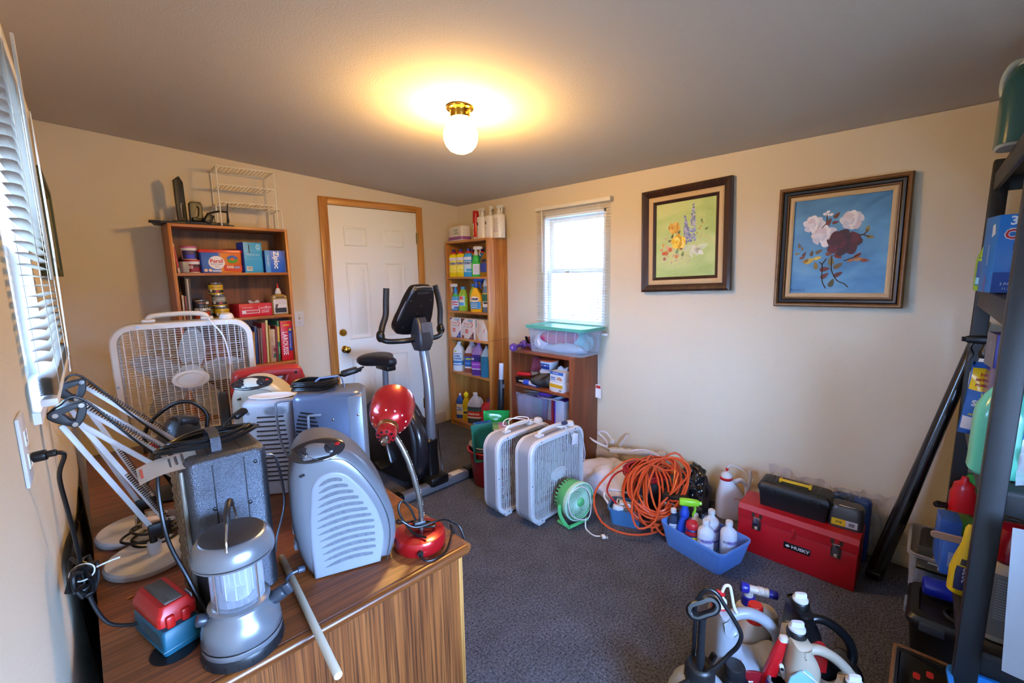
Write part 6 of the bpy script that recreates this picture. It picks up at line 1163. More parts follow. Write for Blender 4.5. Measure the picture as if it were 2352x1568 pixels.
# blue grey heater behind
BG = mat('#6d7a94', .33, .45, bump=.1, bscale=300)
h = T('space_heater', 'blue grey metal heater with cord coiled on its handle', 'heater', (.612, 1.56, D), -30); w, d_, H = .225, .165, .365
P('casing', roundbox(w, d_, H, .034, .02), BG, h)
P('side_cover', MB().rings([[(x, y, z) for x, y in rrect(w+.004, d_+.003, .03)] for z in (.004, H-.03)]).span((0, 0, .01), (.001, .001, .02)), mat('#7a8db2', .32, .35), h) if False else None
P('end_cover', MB().span((w/2-.048, -d_/2-.004, .0), (w/2+.003, d_/2+.003, H-.012), bev=.01), mat('#8d95a3', .35, .4), h)
for x, z in ((.015, .275), (.098, .285), (.05, .06)): P('screw', MB().lathe([(.005, 0), (.004, .003), (.001, .004)], 12, (x, -d_/2-.003*(x > .06), z), (0, -1, 0)), CHROME, h)
for k in range(15):
    L_ = .055*math.sqrt(max(.12, 1-((k-7)/8.2)**2)); P('louver', MB().box((-.066, -d_/2+.0005, .115+.0135*k), (2*L_*.72, .004, .0062), rot=(0, .22, 0)), mat('#14161c', .5), h)
P('latch', MB().span((-.066, -d_/2-.006, .12), (-.058, -d_/2, .30), bev=.002).span((-.066, -d_/2-.006, .292), (-.02, -d_/2, .30), bev=.002), mat('#b0b8c4', .3, .5), h)
P('wire_guard', MB().tube([(-w/2+.004, -.05, .345), (-w/2-.045, -.06, .345), (-w/2-.052, -.06, .32), (-w/2-.048, -.06, .22), (-w/2-.03, -.065, .16), (-w/2+.006, -.06, .10)], .0042, 8, 4), mat('#9aa2ae', .3, .6), h)
P('handle', strap(.10, .02, .045, .003, .018).xf(Matrix.Translation((-.0, .0, H-.002)) @ Matrix.Rotation(.3, 4, 'Z')), mat('#7f93b8', .35, .4), h)
P('power_cord', coil(-.045, -.01, H+.008, .075, .05, 6, .03, 8, rad(10), .08, tail=[(.03, .03, H+.04), (.06, .045, H+.045), (.09, .055, H+.052), (.115, .065, H+.058)]).tube([(-.03, .0, H+.04), (.05, .04, H+.04), (.085, .05, H+.047), (.108, .06, H+.052)], .004, 7).tube([(-.03, .01, H+.036), (.05, .046, H+.036), (.08, .056, H+.042), (.105, .062, H+.046)], .004, 7), BCORD, h)
P('plug', MB().box((.065, .055, H+.045), (.06, .03, .022), rot=(0, -.2, .3), bev=.006), BCORD, h)
# tower heater
h = T('space_heater', 'white plastic heater with long dark slots between the two metal heaters', 'heater', (.462, 1.70, D), -36); w, d_, H = .172, .13, .34
P('casing', roundbox(w, d_, H, .03, .022), mat('#b0b0b4', .35), h)
P('top_dish', MB().lathe([(.055, .0), (.06, .004), (.052, .006), (.045, .002), (.001, .002)], 28, (.0, 0, H)).xf(Matrix.Diagonal((1.3, .8, 1, 1))), mat('#d5d5d4', .35), h)
for k in range(15): P('slot', MB().box((.012, -d_/2, .285-.0165*k), (.105-.003*abs(k-6), .004, .0052), bev=.0015), mat('#1b1b1e', .5), h)
P('grip_recess', MB().lathe([(.001, 0), (.028, .0), (.03, -.002), (.034, 0)], 24, (.03, -d_/2-.0008, .305), (0, -1, 0)).xf(Matrix.Translation((.03, 0, .305)) @ Matrix.Diagonal((1.3, 1, .55, 1)) @ Matrix.Translation((-.03, 0, -.305))), mat('#a9abb2', .4), h)
P('hole', MB().cyl((-.058, -d_/2-.0005, .30), (-.058, -d_/2+.004, .30), .006), mat('#7d8088', .5), h)
P('vent', MB().box((-.068, -d_/2, .20), (.012, .004, .06), bev=.002), mat('#8a8d94', .5), h)
# dome heater seen from its side
def dome_heater(label, loc, rz, shell, panel, k=1.0, slots=True, dep=.19, cord_=True):
    h = T('space_heater', label, 'heater', loc, rz)
    O = [(0, .0, 1), (.195, .0, 1), (.212, .05), (.214, .10), (.20, .165), (.17, .235), (.13, .295), (.085, .333), (.04, .347), (-.005, .338), (-.03, .30), (-.038, .22), (-.034, .12), (-.018, .04)]
    O = [(x*k, z*k, *q) for x, z, *q in O]; me = slab(O, [], dep, .034*k, shell); me.transform(Matrix.Translation((0, dep/2, 0))); P('casing', me, shell, h)
    I = [(.004, .003, 1), (.165, .003, 1), (.178, .06), (.176, .11), (.155, .18), (.12, .24), (.085, .275), (.05, .28), (.02, .262), (.006, .20), (.0, .10)]
    I = [(x*k, z*k, *q) for x, z, *q in I]; me = slab(I, [], .02, .008, panel); me.transform(Matrix.Translation((0, .007, 0))); pn = P('side_panel', me, panel, h)
    if slots:
        for i in range(13):
            z = .030+.0182*i; xr = (.155 if z < .12 else .155-.075*((z-.12)/.135)**1.3)-.008*(i == 0); xl = .018+.004*abs(i-6)/2
            R = []
            for j in range(9):
                t = j/8; x = xl+(xr-xl)*t; zz = z+.008*sin(pi*t)+.006*t; hh = .0048*min(1, (t+.02)*5)*(1 if t < .97 else .7); R.append([(x*k, -.0035, (zz-hh)*k), (x*k, -.0035, (zz+hh)*k), (x*k, .004, (zz+hh*1.0)*k), (x*k, .004, (zz-hh)*k)])
            P('slot', MB().rings(R), mat('#5f6268', .7, var=.45, scale=120), pn)
    P('seam', MB().tube([(x*k, -.0012+.0005, z*k) for x, z in ((.182, .004), (.194, .07), (.19, .13), (.165, .2), (.13, .262), (.095, .302), (.06, .312), (.03, .318), (.0, .335))], .0009, 5, 5), mat('#3a3c40', .5), h)
    cp = P('control_panel', MB().ico((0, 0, 0), 1, 3, (.066*k, .034, .008)), mat('#1c1d22', .12, coat=.6), h, loc=(.034*k, .024, .331*k), rot=(rad(38), rad(-3), 0))
    for x in (-.03, .028): P('knob', MB().lathe([(.015, .004), (.015, .011), (.012, .014), (.001, .014)], 20, (x*k, -.004, -.002)).box((x*k, -.004, .012), (.005, .024, .008), rot=(0, 0, .6), bev=.002), mat('#22242a', .2, coat=.5), cp)
    P('red_light', MB().ico((.048*k, .004, .006), .005, 1, (1.4, 1, .5)), mat('#b01820', .25), cp)
    P('vent_slot', MB().box((-.004*k, -.002, .283*k), (.012, .004, .005), rot=(0, -.3, 0)), BLACK, h)
    for r_ in (0, 1):
        for i in range(8): P('intake_slit', MB().box((-.0355*k+.0+.004*r_, .035+.012*i, (.135-.038*r_)*k), (.004, .004, .03)), mat('#5a5d66', .6), h)
    P('rotary_dial', MB().lathe([(.02, 0), (.018, .008), (.001, .01)], 18, (-.03*k, .07, .075*k), (-1, 0, 0)), panel, h)
    if cord_: P('cord_boot', MB().rod((-.018, .02, .03), (-.034, .015, .032), .008).tube([(-.03, .015, .032), (-.05, .01, .03), (-.06, .02, .012), (-.058, .05, .006)], .004, 8), mat('#3c4454', .4), h)
    return h
dome_heater('large silver white dome shaped heater with slotted side, nearest heater on the desk', (.347, 1.083, D), -19, mat('#75777d', .3, .3), mat('#888b93', .38))
dome_heater('beige dome shaped heater at the back of the desk under the red reel', (.40, 1.87, D), -30, mat('#bdb29c', .4), mat('#c9c0ae', .4), 1.1, False, .16, False)
# red reel
RR = mat('#9c1c18', .38, bump=.05)
h = T('cord_reel', 'red plastic cord reel with a carry slot in front of the white box fan', 'reel', (.555, 2.08, D), -10)
me = slab([(-.135, 0, 1), (.13, 0, 1), (.14, .25), (.137, .345), (.125, .372), (.09, .378), (-.09, .378), (-.12, .37), (-.132, .345), (-.14, .2)], [[(-.05, .318, 1), (.06, .318, 1), (.068, .342, 1), (-.042, .342, 1)]], .10, .014, RR); P('body', me, RR, h)
for k in range(10): P('vent_rib', MB().box((-.055+.013*k, -.051, .275), (.006, .008, .035), rot=(0, .25, 0), bev=.002), mat('#7e1512', .4), h)
for x, z in ((-.105, .35), (.105, .352), (-.1, .12), (.02, .1)): P('screw_hole', MB().cyl((x, -.0505, z), (x, -.046, z), .006), BLACK, h)
P('reel_drum', MB().lathe([(.13, 0), (.135, .006), (.135, .03), (.13, .036), (.05, .036), (.05, .0)], 36, (-.15, .0, .16), (-1, 0, 0)), mat('#121214', .35), h)
P('power_cord', MB().tube([(-.175, .12*cos(a), .16+.13*sin(a)) for a in [k*.5 for k in range(26)]], .006, 8, 2), BCORD, h); P('power_cord', MB().tube([(.14, .03*cos(a), .29+.04*sin(a)) for a in [k*.6 for k in range(24)]], .005, 8, 2), BCORD, h); P('socket_end', MB().rod((.14, -.01, .3), (.185, -.02, .24), .022), RR, h)
# dark lamp head
h = T('desk_lamp', 'black hooded desk lamp with a curved arm in front of the box fan', 'lamp', (.20, 1.83, D))
P('base', MB().lathe([(.08, 0), (.082, .008), (.06, .016), (.02, .022), (.001, .022)], 28, (-.02, .1, 0)), BLACK, h); P('arm', MB().tube([(-.02, .1, .02), (-.06, .1, .12), (-.085, .09, .22), (-.06, .07, .285), (.0, .04, .335), (.05, .02, .335), (.085, .01, .29), (.08, .0, .24)], .0065, 10, 6), BLACK, h)
P('hood', MB().lathe([(.001, .30), (.03, .297), (.045, .285), (.062, .24), (.075, .18), (.08, .14), (.076, .14), (.06, .2), (.04, .27)], 32, (.0, 0, 0), cap1=False).xf(Matrix.Translation((.0, 0, .22)) @ Matrix.Rotation(.25, 4, 'Y') @ Matrix.Translation((0, 0, -.22))), mat('#17181a', .3), h); P('hood_collar', MB().box((.025, -.02, .285), (.06, .05, .03), rot=(0, .3, .2), bev=.008), mat('#222326', .35), h); P('red_clip', MB().box((-.07, -.03, .22), (.03, .02, .03), rot=(.3, .4, 0), bev=.004), mat('#a81c22', .4), h)
# ---------------------------------------------------------------- swing arm lamps
ARM = mat('#cfcbc6', .4)
def spring(mb, a, b, r, n):
    a, b = Vector(a), Vector(b); d = (b-a); t = d.normalized(); u = t.orthogonal().normalized(); v = t.cross(u)
    return mb.tube([a+d*(k/(n*6))+r*(u*cos(2*pi*k/6)+v*sin(2*pi*k/6)) for k in range(n*6+1)], .0011, 4, 1, smooth=False)
def bar(mb, a, b, w, t):
    a, b = Vector(a), Vector(b); d = b-a; q = d.to_track_quat('X', 'Z').to_euler(); return mb.box((a+b)/2, (d.length, t, w), rot=q, bev=.0015)
def swing_lamp(label, base, elbow, tip, tag=True):
    bx, by = base; h = T('swing_arm_lamp', label, 'lamp', (bx, by, D)); E = Vector(elbow)-Vector((bx, by, D)); Tp = Vector(tip)-Vector((bx, by, D)); Hb = Vector((.012, -.008, .09))
    P('base', MB().lathe([(.094, 0), (.097, .004), (.097, .014), (.092, .019), (.001, .019)], 44), mat('#c9c3ba', .45, var=.08), h)
    P('socket', MB().lathe([(.017, .018), (.016, .05), (.014, .052)], 20, (.012, -.008, 0)), mat('#c4c0ba', .4), h); P('pivot', MB().cyl((.012, -.008, .045), (.012, -.008, .085), .009).box((.028, -.008, .085), (.05, .02, .035), bev=.003), BLACK, h)
    s = Vector((0, -.016, .0)); up = Vector((.02, 0, .014))
    m_ = MB(); bar(m_, Hb, E-Vector((.012, 0, .02)), .012, .007); P('lower_arm', m_, ARM, h); m_ = MB(); bar(m_, Hb+Vector((.035, 0, .0)), E+Vector((.016, 0, -.016)), .012, .007); P('lower_arm', m_, ARM, h)
    m_ = MB(); bar(m_, E+Vector((.022, 0, .02)), Tp+Vector((0, 0, .02)), .012, .007); P('upper_arm', m_, ARM, h); m_ = MB(); bar(m_, E+Vector((.012, 0, -.016)), Tp+Vector((0, 0, -.02)), .012, .007); P('upper_arm', m_, ARM, h)
    me = slab([(-.032, .006), (-.028, .014), (.022, .030), (.034, .030), (.036, .022), (.022, -.022), (.012, -.028), (.0, -.022), (-.028, -.002)], [[(-.006, .008, 1), (.021, .017, 1), (.013, -.012, 1), (.006, -.010, 1)]], .030, .002, BLACK); P('elbow_plate', me, BLACK, h, loc=E)
    for x, z in ((-.018, .008), (.027, .023), (.012, -.020)): P('bolt', MB().cyl((E.x+x, E.y-.0165, E.z+z), (E.x+x, E.y-.02, E.z+z), .0055, n=10), CHROME, h)
    sp = MB(); a = E+Vector((.035, -.012, .02)); spring(sp, a, a+(Tp-E)*.62+Vector((0, 0, -.012)), .0065, 34); P('tension_spring', sp, mat('#2b2c2e', .35, .7), h, stuff=True)
    sp = MB(); a = Hb+(E-Hb)*.50+Vector((.028, -.012, 0)); spring(sp, a, Hb+Vector((.03, -.012, .03)), .006, 24); P('tension_spring', sp, mat('#2b2c2e', .35, .7), h, stuff=True)
    P('shade', MB().lathe([(.014, .05), (.022, .047), (.032, .025), (.048, -.02), (.049, -.024), (.045, -.02), (.03, .025), (.014, .047)], 28, Tp+Vector((.02, 0, -.05)), (-.3, 0, 1), cap0=False, cap1=False), ARM, h)
    P('cable', MB().tube([E+Vector((-.03, 0, .01)), E+Vector((-.01, -.018, .03)), E+Vector((.03, -.018, .038)), E+(Tp-E)*.5+Vector((0, -.012, .03)), Tp], .0028, 7), BCORD, h)
    return h
l1 = swing_lamp('front white swing arm lamp with round white base, folded against the left wall', (.066, 1.497), (-.045, 1.45, 1.165), (.20, 1.45, .90))
l2 = swing_lamp('rear white swing arm lamp standing behind the other one on the desk', (.056, 1.70), (-.040, 1.66, 1.185), (.22, 1.66, .91))
P('power_cord', coil(.04, -.11, .012, .075, .05, 4, .05, 5, rad(25), .25, .0036).tube([(.1, -.09, .05), (.12, -.02, .12), (.07, .03, .16), (.02, .02, .10), (.0, -.06, .04)], .0036, 7), BCORD, l2)
P('tag', MB().box((.035, -.095, .055), (.05, .03, .03), rot=(.2, .3, .4), bev=.006), clear('#f4e4e0', .5, .2), l2); P('label', MB().box((.085, -.12, .075), (.045, .001, .02), rot=(.2, .5, .2)), mat('#d8cfcc'), l2)
# lantern
h = T('camping_lantern', 'silver and black camping lantern at the near edge of the desk', 'lantern', (.171, .988, D), -20)
SIL = mat('#8d9197', .27, .65)
P('foot_ring', MB().lathe([(.070, 0), (.0745, .003), (.0745, .018), (.072, .024), (.001, .024)], 44), mat('#17181b', .35), h)
P('base', MB().lathe([(.0715, .024), (.073, .030), (.0725, .036), (.0715, .038), (.0725, .040), (.071, .062), (.064, .082), (.054, .094), (.052, .10), (.001, .10)], 44), SIL, h)
P('black_line', MB().lathe([(.0728, .0365), (.0731, .0375), (.0731, .0385), (.0728, .0395)], 44, cap0=False, cap1=False), BLACK, h)
for k in range(40): 
    if k == 0: rb_ = P('grip_rib', MB().box((.0745, 0, .011), (.002, .003, .012)), mat('#0d0d0f', .5), h).data
    elif k % 2 == 0: o = _link('grip_rib', rb_, h); o.rotation_euler = (0, 0, 2*pi*k/40)
P('collar', MB().lathe([(.052, .099), (.056, .102), (.056, .107), (.050, .111), (.046, .112)], 40, cap0=False, cap1=False), SIL, h); P('glass', MB().lathe([(.0475, .108), (.0475, .208)], 36, cap0=False, cap1=False), clear('#f2f6ff', .04, .03), h)
P('reflector', MB().lathe([(.040, .112), (.043, .116), (.025, .118), (.001, .118)], 30), mat('#c9ccd4', .12, .9), h); P('lamp_tube', MB().lathe([(.024, .118), (.026, .122), (.026, .198), (.022, .206), (.001, .206)], 28), clear('#eef1fb', .16, .08), h)
for k in range(8): P('tube_rib', MB().cyl((.0262*cos(k*pi/4), .0262*sin(k*pi/4), .12), (.0262*cos(k*pi/4),   .0262*sin(k*pi/4), .20), .0012, n=5), mat('#d8dcea', .2, .3), h)
P('lid', MB().lathe([(.048, .204), (.068, .205), (.0725, .208), (.0725, .2105), (.071, .212), (.0735, .2145), (.073, .224), (.069, .238), (.062, .248), (.055, .2525)], 48), SIL, h); P('lid_line', MB().lathe([(.0712, .2105), (.0725, .212), (.0712, .2135)], 44, cap0=False, cap1=False), BLACK, h)
P('top_plate', MB().lathe([(.056, .2505), (.0565, .2535), (.050, .2555), (.001, .2575)], 44), mat('#26262a', .45, var=.15, scale=60), h)
for k in range(4): P('wire_strut', MB().cyl((.0495*cos(k*pi/2+.9), .0495*sin(k*pi/2+.9), .10), (.0495*cos(k*pi/2+.9), .0495*sin(k*pi/2+.9), .21), .0018, n=6), CHROME, h)
P('bail_handle', MB().tube([(.0, -.064, .247), (.0, -.058, .268), (.0, -.036, .29), (.0, -.018, .305)], .0022, 8).tube([(.0, .064, .247), (.0, .058, .268), (.0, .04, .295), (.0, .018, .312)], .0022, 8), CHROME, h); P('handle_grip', MB().tube([(0, -.034, .286), (0, -.02, .308), (0, 0, .316), (0, .018, .312), (0, .028, .300)], .0058, 10), mat('#1f1a18', .4), h)
P('switch_knob', MB().rod((.058, .0, .085), (.082, .0, .098), .014).box((.088, 0, .101), (.014, .012, .026), rot=(0, -.4, 0), bev=.003), mat('#30343c', .35), h); P('switch_knob', MB().rod((-.056, -.01, .086), (-.073, -.014, .092), .012), mat('#30343c', .35), h)
# battery charger
h = T('battery_charger', 'teal battery charger at the near left corner of the desk', 'charger', (.048, 1.062, D), 14)
TE = mat('#0f5266', .45, bump=.05); P('body', MB().rings([[(.033+x, .07+y, z) for x, y in rrect(w, d_, .006)] for z, w, d_ in ((0, .06, .135), (.004, .068, .145), (.012, .070, .147), (.05, .068, .145), (.055, .062, .138))]), TE, h); P('flange', MB().span((-.004, -.004, .012), (.07, .146, .016), bev=.002), TE, h); P('label', MB().quad((-.0025, .012, .02), (-.0025, .085, .02), (-.0018, .085, .044), (-.0018, .012, .044)), mat('#2f4a52', .5), h)
P('foot_pad', MB().lathe([(.04, .0), (.042, .002), (.001, .003)], 28, (.02, .01, .0003)), BLACK, h)
hb = T('battery_pack', 'bright red slide battery sitting on the teal charger', 'battery', (.048, 1.062, D+.0555), 14); RB = mat('#b81712', .35)
P('shell', MB().rings([[(.033+x, .075+y, z) for x, y in rrect(w, d_, .009)] for z, w, d_ in ((0, .064, .122), (.004, .070, .130), (.024, .070, .130), (.031, .060, .122), (.038, .056, .118), (.042, .050, .112))]), RB, hb); P('contact_strip', MB().span((.017, .024, .0415), (.049, .126, .0445), bev=.001).span((.019, .026, .0445), (.028, .124, .046)), mat('#5a554c', .5, .3), hb)
P('release_button', MB().rings([[(x, -.0+.07-.07, z) if False else (.069+y_, .055+x, .018+z) for x, z in rrect(.034, .018, .006)] for y_ in (0, .003)]), mat('#a7aab0', .4), hb)
for y in (.03, .085): P('side_rib', MB().box((.069, y, .012), (.006, .014, .022), bev=.003), RB, hb)
P('front_lug', MB().box((.018, .008, .012), (.016, .012, .026), bev=.004).box((.045, .008, .012), (.016, .012, .026), bev=.004), RB, hb)
# charger cord, tied in a bundle, up to the outlet
plug = LW(.010, 1.10, 1.177)
c = T('charger_cable', 'black charger cord tied in a bundle between wall outlet and desk edge', 'cord', (0, 0, 0))
P('plug', MB().rod(plug, plug+Vector((.018, -.004, .002)), .0095).rod(plug+Vector((.016, -.004, .002)), plug+Vector((.030, -.008, .003)), .0060), BCORD, c)
B_ = Vector((-.054, 1.235, .872)); P('cord_run', MB().tube([plug+Vector((.028, -.007, .003)), plug+Vector((.038, .004, -.008)), Vector((-.058, 1.14, 1.12)), Vector((-.057, 1.19, 1.03)), Vector((-.055, 1.225, .94)), B_, Vector((-.048, 1.22, .82)), Vector((-.03, 1.205, .765)), Vector((.0, 1.19, .748)), Vector((.022, 1.18, .748))], .0038, 8), BCORD, c)
q = random.Random(4); P('bundle', MB().tube([B_+Vector((.026*q.uniform(.4, 1)*cos(1.6*k), .038*q.uniform(.5, 1.1)*sin(2.3*k), .046*q.uniform(.3, 1)*sin(1.6*k)-.006)) for k in range(40)], .0038, 7, 3).tube([B_+Vector((.0, -.03, .02)), B_+Vector((-.01, -.06, .035)), B_+Vector((-.012, -.065, .005)), B_+Vector((0, -.03, -.01))], .0038, 7), BCORD, c)
P('cable_tie', MB().tube([B_+Vector((.019*cos(a), -.012+.004*sin(a), .016*sin(a)+.010)) for a in [k*pi/6 for k in range(12)]], .0016, 6, 2, True).tube([B_+Vector((.022, -.012, .012)), B_+Vector((.042, -.014, .016)), B_+Vector((.060, -.016, .018))], .0018, 6), mat('#c9c2b4', .4), c)
S('plastic_bag', 'glossy black plastic bag pushed down between the desk and the left wall', 'bag', MB().grid(lambda u, v: (-.066+.006*sin(13*u+5*v), 1.35+1.1*u, .25+.62*v*(1-.35*u)+.02*sin(9*u)), 30, 12), mat('#0c0c0e', .2, coat=.4), sharp=80, solid=.006)
# cream stick
a, b = Vector((.320, 1.235, D+.0085)), Vector((.2745, .765, D+.0085)); S('stick', 'cream coloured round stick lying across the desk edge beside the lantern', 'stick', MB().rod((0, 0, 0), b-a, .0083, .002, 18), mat('#c9bfa8', .5, var=.1), a)
# red gooseneck lamp
h = T('gooseneck_lamp', 'red metal gooseneck desk lamp at the right front corner of the desk', 'lamp', (.626, 1.028, D)); RL = mat('#b3131a', .22, .35, coat=.5)
P('base', MB().lathe([(.070, 0), (.0725, .004), (.0725, .030), (.069, .038), (.055, .042), (.001, .043)], 48), RL, h)
P('base_top', MB().lathe([(.05, .042), (.001, .0435)], 40), mat('#7a0c12', .25, .3, coat=.4), h)
nk = [(.004, -.002, .04), (.006, -.002, .10), (.0, .005, .17), (-.016, .020, .255), (-.038, .038, .318), (-.066, .040, .352)]
P('neck', MB().tube(nk, .0078, 14, 8), mat('#8e8a84', .25, .9), h)
pts = catmull(nk, 14); P('neck_coil', MB().tube([p+Vector((.0082*cos(i*2.2), .0082*sin(i*2.2), 0)) for i, p in enumerate(catmull(nk, 40))], .0011, 4, 1, smooth=False), mat('#b8b2a8', .25, .9), h)
ax = Vector((.60, .70, .40)).normalized(); c0 = Vector((-.099, -.020, .348))
P('end_cap', MB().lathe([(.001, 0), (.018, .0), (.0245, .004), (.0265, .012), (.0265, .026)], 32, c0, ax, cap1=False), RL, h)
P('gold_ring', MB().lathe([(.0262, .026), (.0275, .027), (.0275, .032), (.0268, .034), (.0275, .036), (.0275, .046), (.0265, .047)], 32, c0, ax, cap0=False, cap1=False), mat('#b08d5a', .2, .95), h)
u_ = ax.orthogonal().normalized(); v_ = ax.cross(u_)
for k in range(9): a = 2*pi*k/9; P('vent_hole', MB().cyl(c0+(u_*cos(a)+v_*sin(a))*.0195+ax*-.0002, c0+(u_*cos(a)+v_*sin(a))*.0195+ax*.004, .0036, n=10), BLACK, h)
P('switch', MB().lathe([(.007, -.022), (.0085, -.020), (.0085, -.006), (.006, -.004), (.006, .002)], 16, c0, ax), CHROME, h); P('socket_cap', MB().lathe([(.011, -.006), (.011, .001)], 18, c0, ax), mat('#5c3f30', .3, .6), h)
SP = [(.0262, .040), (.036, .046), (.050, .064), (.058, .088), (.0605, .112), (.0600, .135), (.057, .150), (.0555, .150), (.0585, .135), (.059, .112), (.0565, .09), (.045, .062), (.026, .044)]
P('shade', MB().lathe(SP, 48, c0, ax, cap0=False, cap1=False), RL, h)
for k in range(12): a = 2*pi*k/12; p = c0+ax*.0565+(u_*cos(a)+v_*sin(a))*.0440; P('shade_hole', MB().lathe([(.0028, 0), (.0026, .0012), (.001, .0014)], 10, p, (u_*cos(a)+v_*sin(a))*.8-ax*.6), mat('#e8c8bc', .4), h)
P('bulb', MB().ico(c0+ax*.1, .027, 2), mat('#e6e6e2', .3), h)
P('power_cord', MB().tube([(-.015, -.055, .048), (-.03, -.01, .052), (-.045, .03, .10), (-.03, .04, .125), (-.01, .03, .10), (.0, .0, .055), (.03, -.03, .052), (.035, -.005, .052), (.0, .02, .06), (-.05, .03, .07), (-.055, .01, .09), (-.02, -.01, .062), (.04, -.02, .058), (.07, -.015, .05), (.10, -.01, .03), (.118, -.03, .012), (.123, -.045, -.03), (.118, -.04, -.06), (.105, -.03, -.015), (.09, -.025, .03), (.075, -.05, .02), (.03, -.085, .004), (-.01, -.095, .004), (-.038, -.088, .006), (-.045, -.07, .014)], .0033, 8), BCORD, h)
P('plug', MB().box((.0, .0, .062), (.034, .02, .016), rot=(0, 0, -.3), bev=.004), mat('#2a3038', .4), h); P('cord_grommet', MB().cyl((-.038, -.061, .017), (-.043, -.069, .017), .008), BLACK, h)
# ================================================================ jugs and sprayers on the carpet near the camera
def outline_jug(label, loc, rz, O, H, dep, bev, m, nm='jug', r=.0135):
    o = T(nm, label, 'jug', loc, rz); me = slab(O, [], dep, bev, m); P('body', me, m, o); P('handle', MB().tube([(x, 0, z) for x, z in H], r, 14, 6), m, o); return o
JO = [(-.092, .0, 1), (.088, .0, 1), (.1, .05), (.102, .112), (.082, .126), (.05, .116), (.016, .140), (-.014, .182), (-.02, .222), (-.032, .25), (-.044, .268), (-.046, .292, 1), (-.090, .292, 1), (-.093, .262), (-.098, .2), (-.1, .05)]
JH = [(-.045, .235), (-.025, .250), (.005, .246), (.045, .220), (.078, .182), (.092, .14), (.090, .10)]
def jcap(o, x, z, m, r=.023): P('cap_ring', MB().lathe([(r*1.05, z-.006), (r*1.08, z), (r*1.08, z+.012), (r*.95, z+.016)], 28, (x, 0, 0)), BLACK, o); P('cap', MB().lathe([(r*.92, z+.012), (r*.9, z+.022), (r*.6, z+.025), (.001, z+.025)], 24, (x, 0, 0)).rings([[(x+a*.018*k, b*.007*k, z+.022+h) for a, b in [(cos(t), sgn_pow(sin(t), .6)) for t in [2*pi*q/16 for q in range(16)]]] for h, k in ((0, 1), (.014, .95), (.017, .85))]), m, o)
# white weed killer jug
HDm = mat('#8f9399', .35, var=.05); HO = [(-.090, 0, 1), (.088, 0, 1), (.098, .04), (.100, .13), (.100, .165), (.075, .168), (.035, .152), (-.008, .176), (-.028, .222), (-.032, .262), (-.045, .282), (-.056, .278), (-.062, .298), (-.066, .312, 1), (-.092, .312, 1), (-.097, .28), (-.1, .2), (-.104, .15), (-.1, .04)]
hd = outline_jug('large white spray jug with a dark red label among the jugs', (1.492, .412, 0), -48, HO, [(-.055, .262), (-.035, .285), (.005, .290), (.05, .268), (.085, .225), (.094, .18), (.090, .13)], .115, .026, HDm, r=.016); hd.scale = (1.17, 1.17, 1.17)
me = slab([(-.086, .004, 1), (.074, .004, 1), (.072, .09), (.045, .14), (.0, .158), (-.05, .150), (-.084, .115)], [], .006, .001, mat('#8a1420', .35)); P('label', me, mat('#8a1420', .35), hd, loc=(0, -.0575, 0))
text('HOME', .030, '#d9d4d0', hd, (-.045, -.0612, .118), bold=.0008); text('DEFENSE', .024, '#d9d4d0', hd, (.012, -.0612, .055), bold=.0008); text('TRIGGER', .010, '#b03038', hd, (-.055, -.0582, .190)); text('SPRAY', .010, '#b03038', hd, (-.055, -.0582, .179))
P('red_collar', MB().lathe([(.021, .300), (.023, .303), (.023, .312), (.020, .315)], 26, (-.079, 0, 0)), mat('#b01820', .35), hd); P('spout', MB().lathe([(.019, .312), (.018, .330), (.011, .338), (.009, .345), (.001, .345)], 22, (-.079, 0, 0)), WHITE, hd)
P('red_nozzle', MB().rod((-.079, 0, .342), (-.079, 0, .356), .008).box((-.079, 0, .352), (.026, .01, .010), rot=(0, .5, 0), bev=.003), mat('#c0141c', .35), hd); P('hose', MB().tube([(-.075, 0, .355), (-.068, 0, .374), (-.055, 0, .374), (-.048, 0, .350), (-.042, -.005, .315), (-.035, -.01, .298)], .0042, 8), WHITE, hd)
# hose end sprayer with a blue nozzle
BLN = mat('#22248c', .35)
sp = T('hose_sprayer', 'yellowed white hose sprayer bottle with dark blue nozzle ends behind the weed jug', 'sprayer', (1.742, .452, 0), -52); S_ = [(0, .066, .042, 4), (.008, .074, .048, 4), (.15, .074, .048, 4), (.18, .070, .044, 3.4), (.196, .05, .034, 2.6, -.018), (.206, .024, .024, 2, -.032), (.214, .022, .022, 2, -.032)]
P('body', MB().loft(S_, 32), mat('#c9bfae', .4), sp); P('blue_collar', MB().lathe([(.024, .205), (.025, .208), (.024, .238), (.02, .24)], 24, (-.032, 0, 0)), BLN, sp); P('stem', MB().lathe([(.016, .236), (.016, .262)], 18, (-.032, 0, 0)), mat('#c9c0b4', .4), sp)
a_ = Vector((-.058, .0, .275)); d_ = Vector((.94, -.12, -.12)).normalized(); P('barrel', MB().rod(a_+d_*.015, a_+d_*.10, .0145), mat('#c9c0b4', .4), sp); P('blue_end', MB().rod(a_-d_*.005, a_+d_*.024, .020), BLN, sp); P('blue_end', MB().rod(a_+d_*.092, a_+d_*.125, .0165), BLN, sp)
for k in range(6): P('thread_ring', MB().lathe([(.0145, 0), (.0168, .0015), (.0168, .003), (.0145, .0045)], 20, a_+d_*(.055+.0066*k), d_), mat('#d0c8bc', .4), sp)
# red capped container
S_ = [(0, .045, .036, 3), (.006, .049, .04, 3), (.19, .049, .04, 3), (.225, .03, .028, 2.2), (.235, .024, .024)]; o = bottle('pale bottle with a big bright red cap squeezed behind the weed jug', (1.625, .425, 0), -48, S_, mat('#bcb6ae', .4), n=24); P('cap', MB().lathe([(.030, .225), (.031, .232), (.029, .252), (.0255, .258), (.024, .285), (.022, .288), (.001, .287)], 28), mat('#c8160f', .3), o)
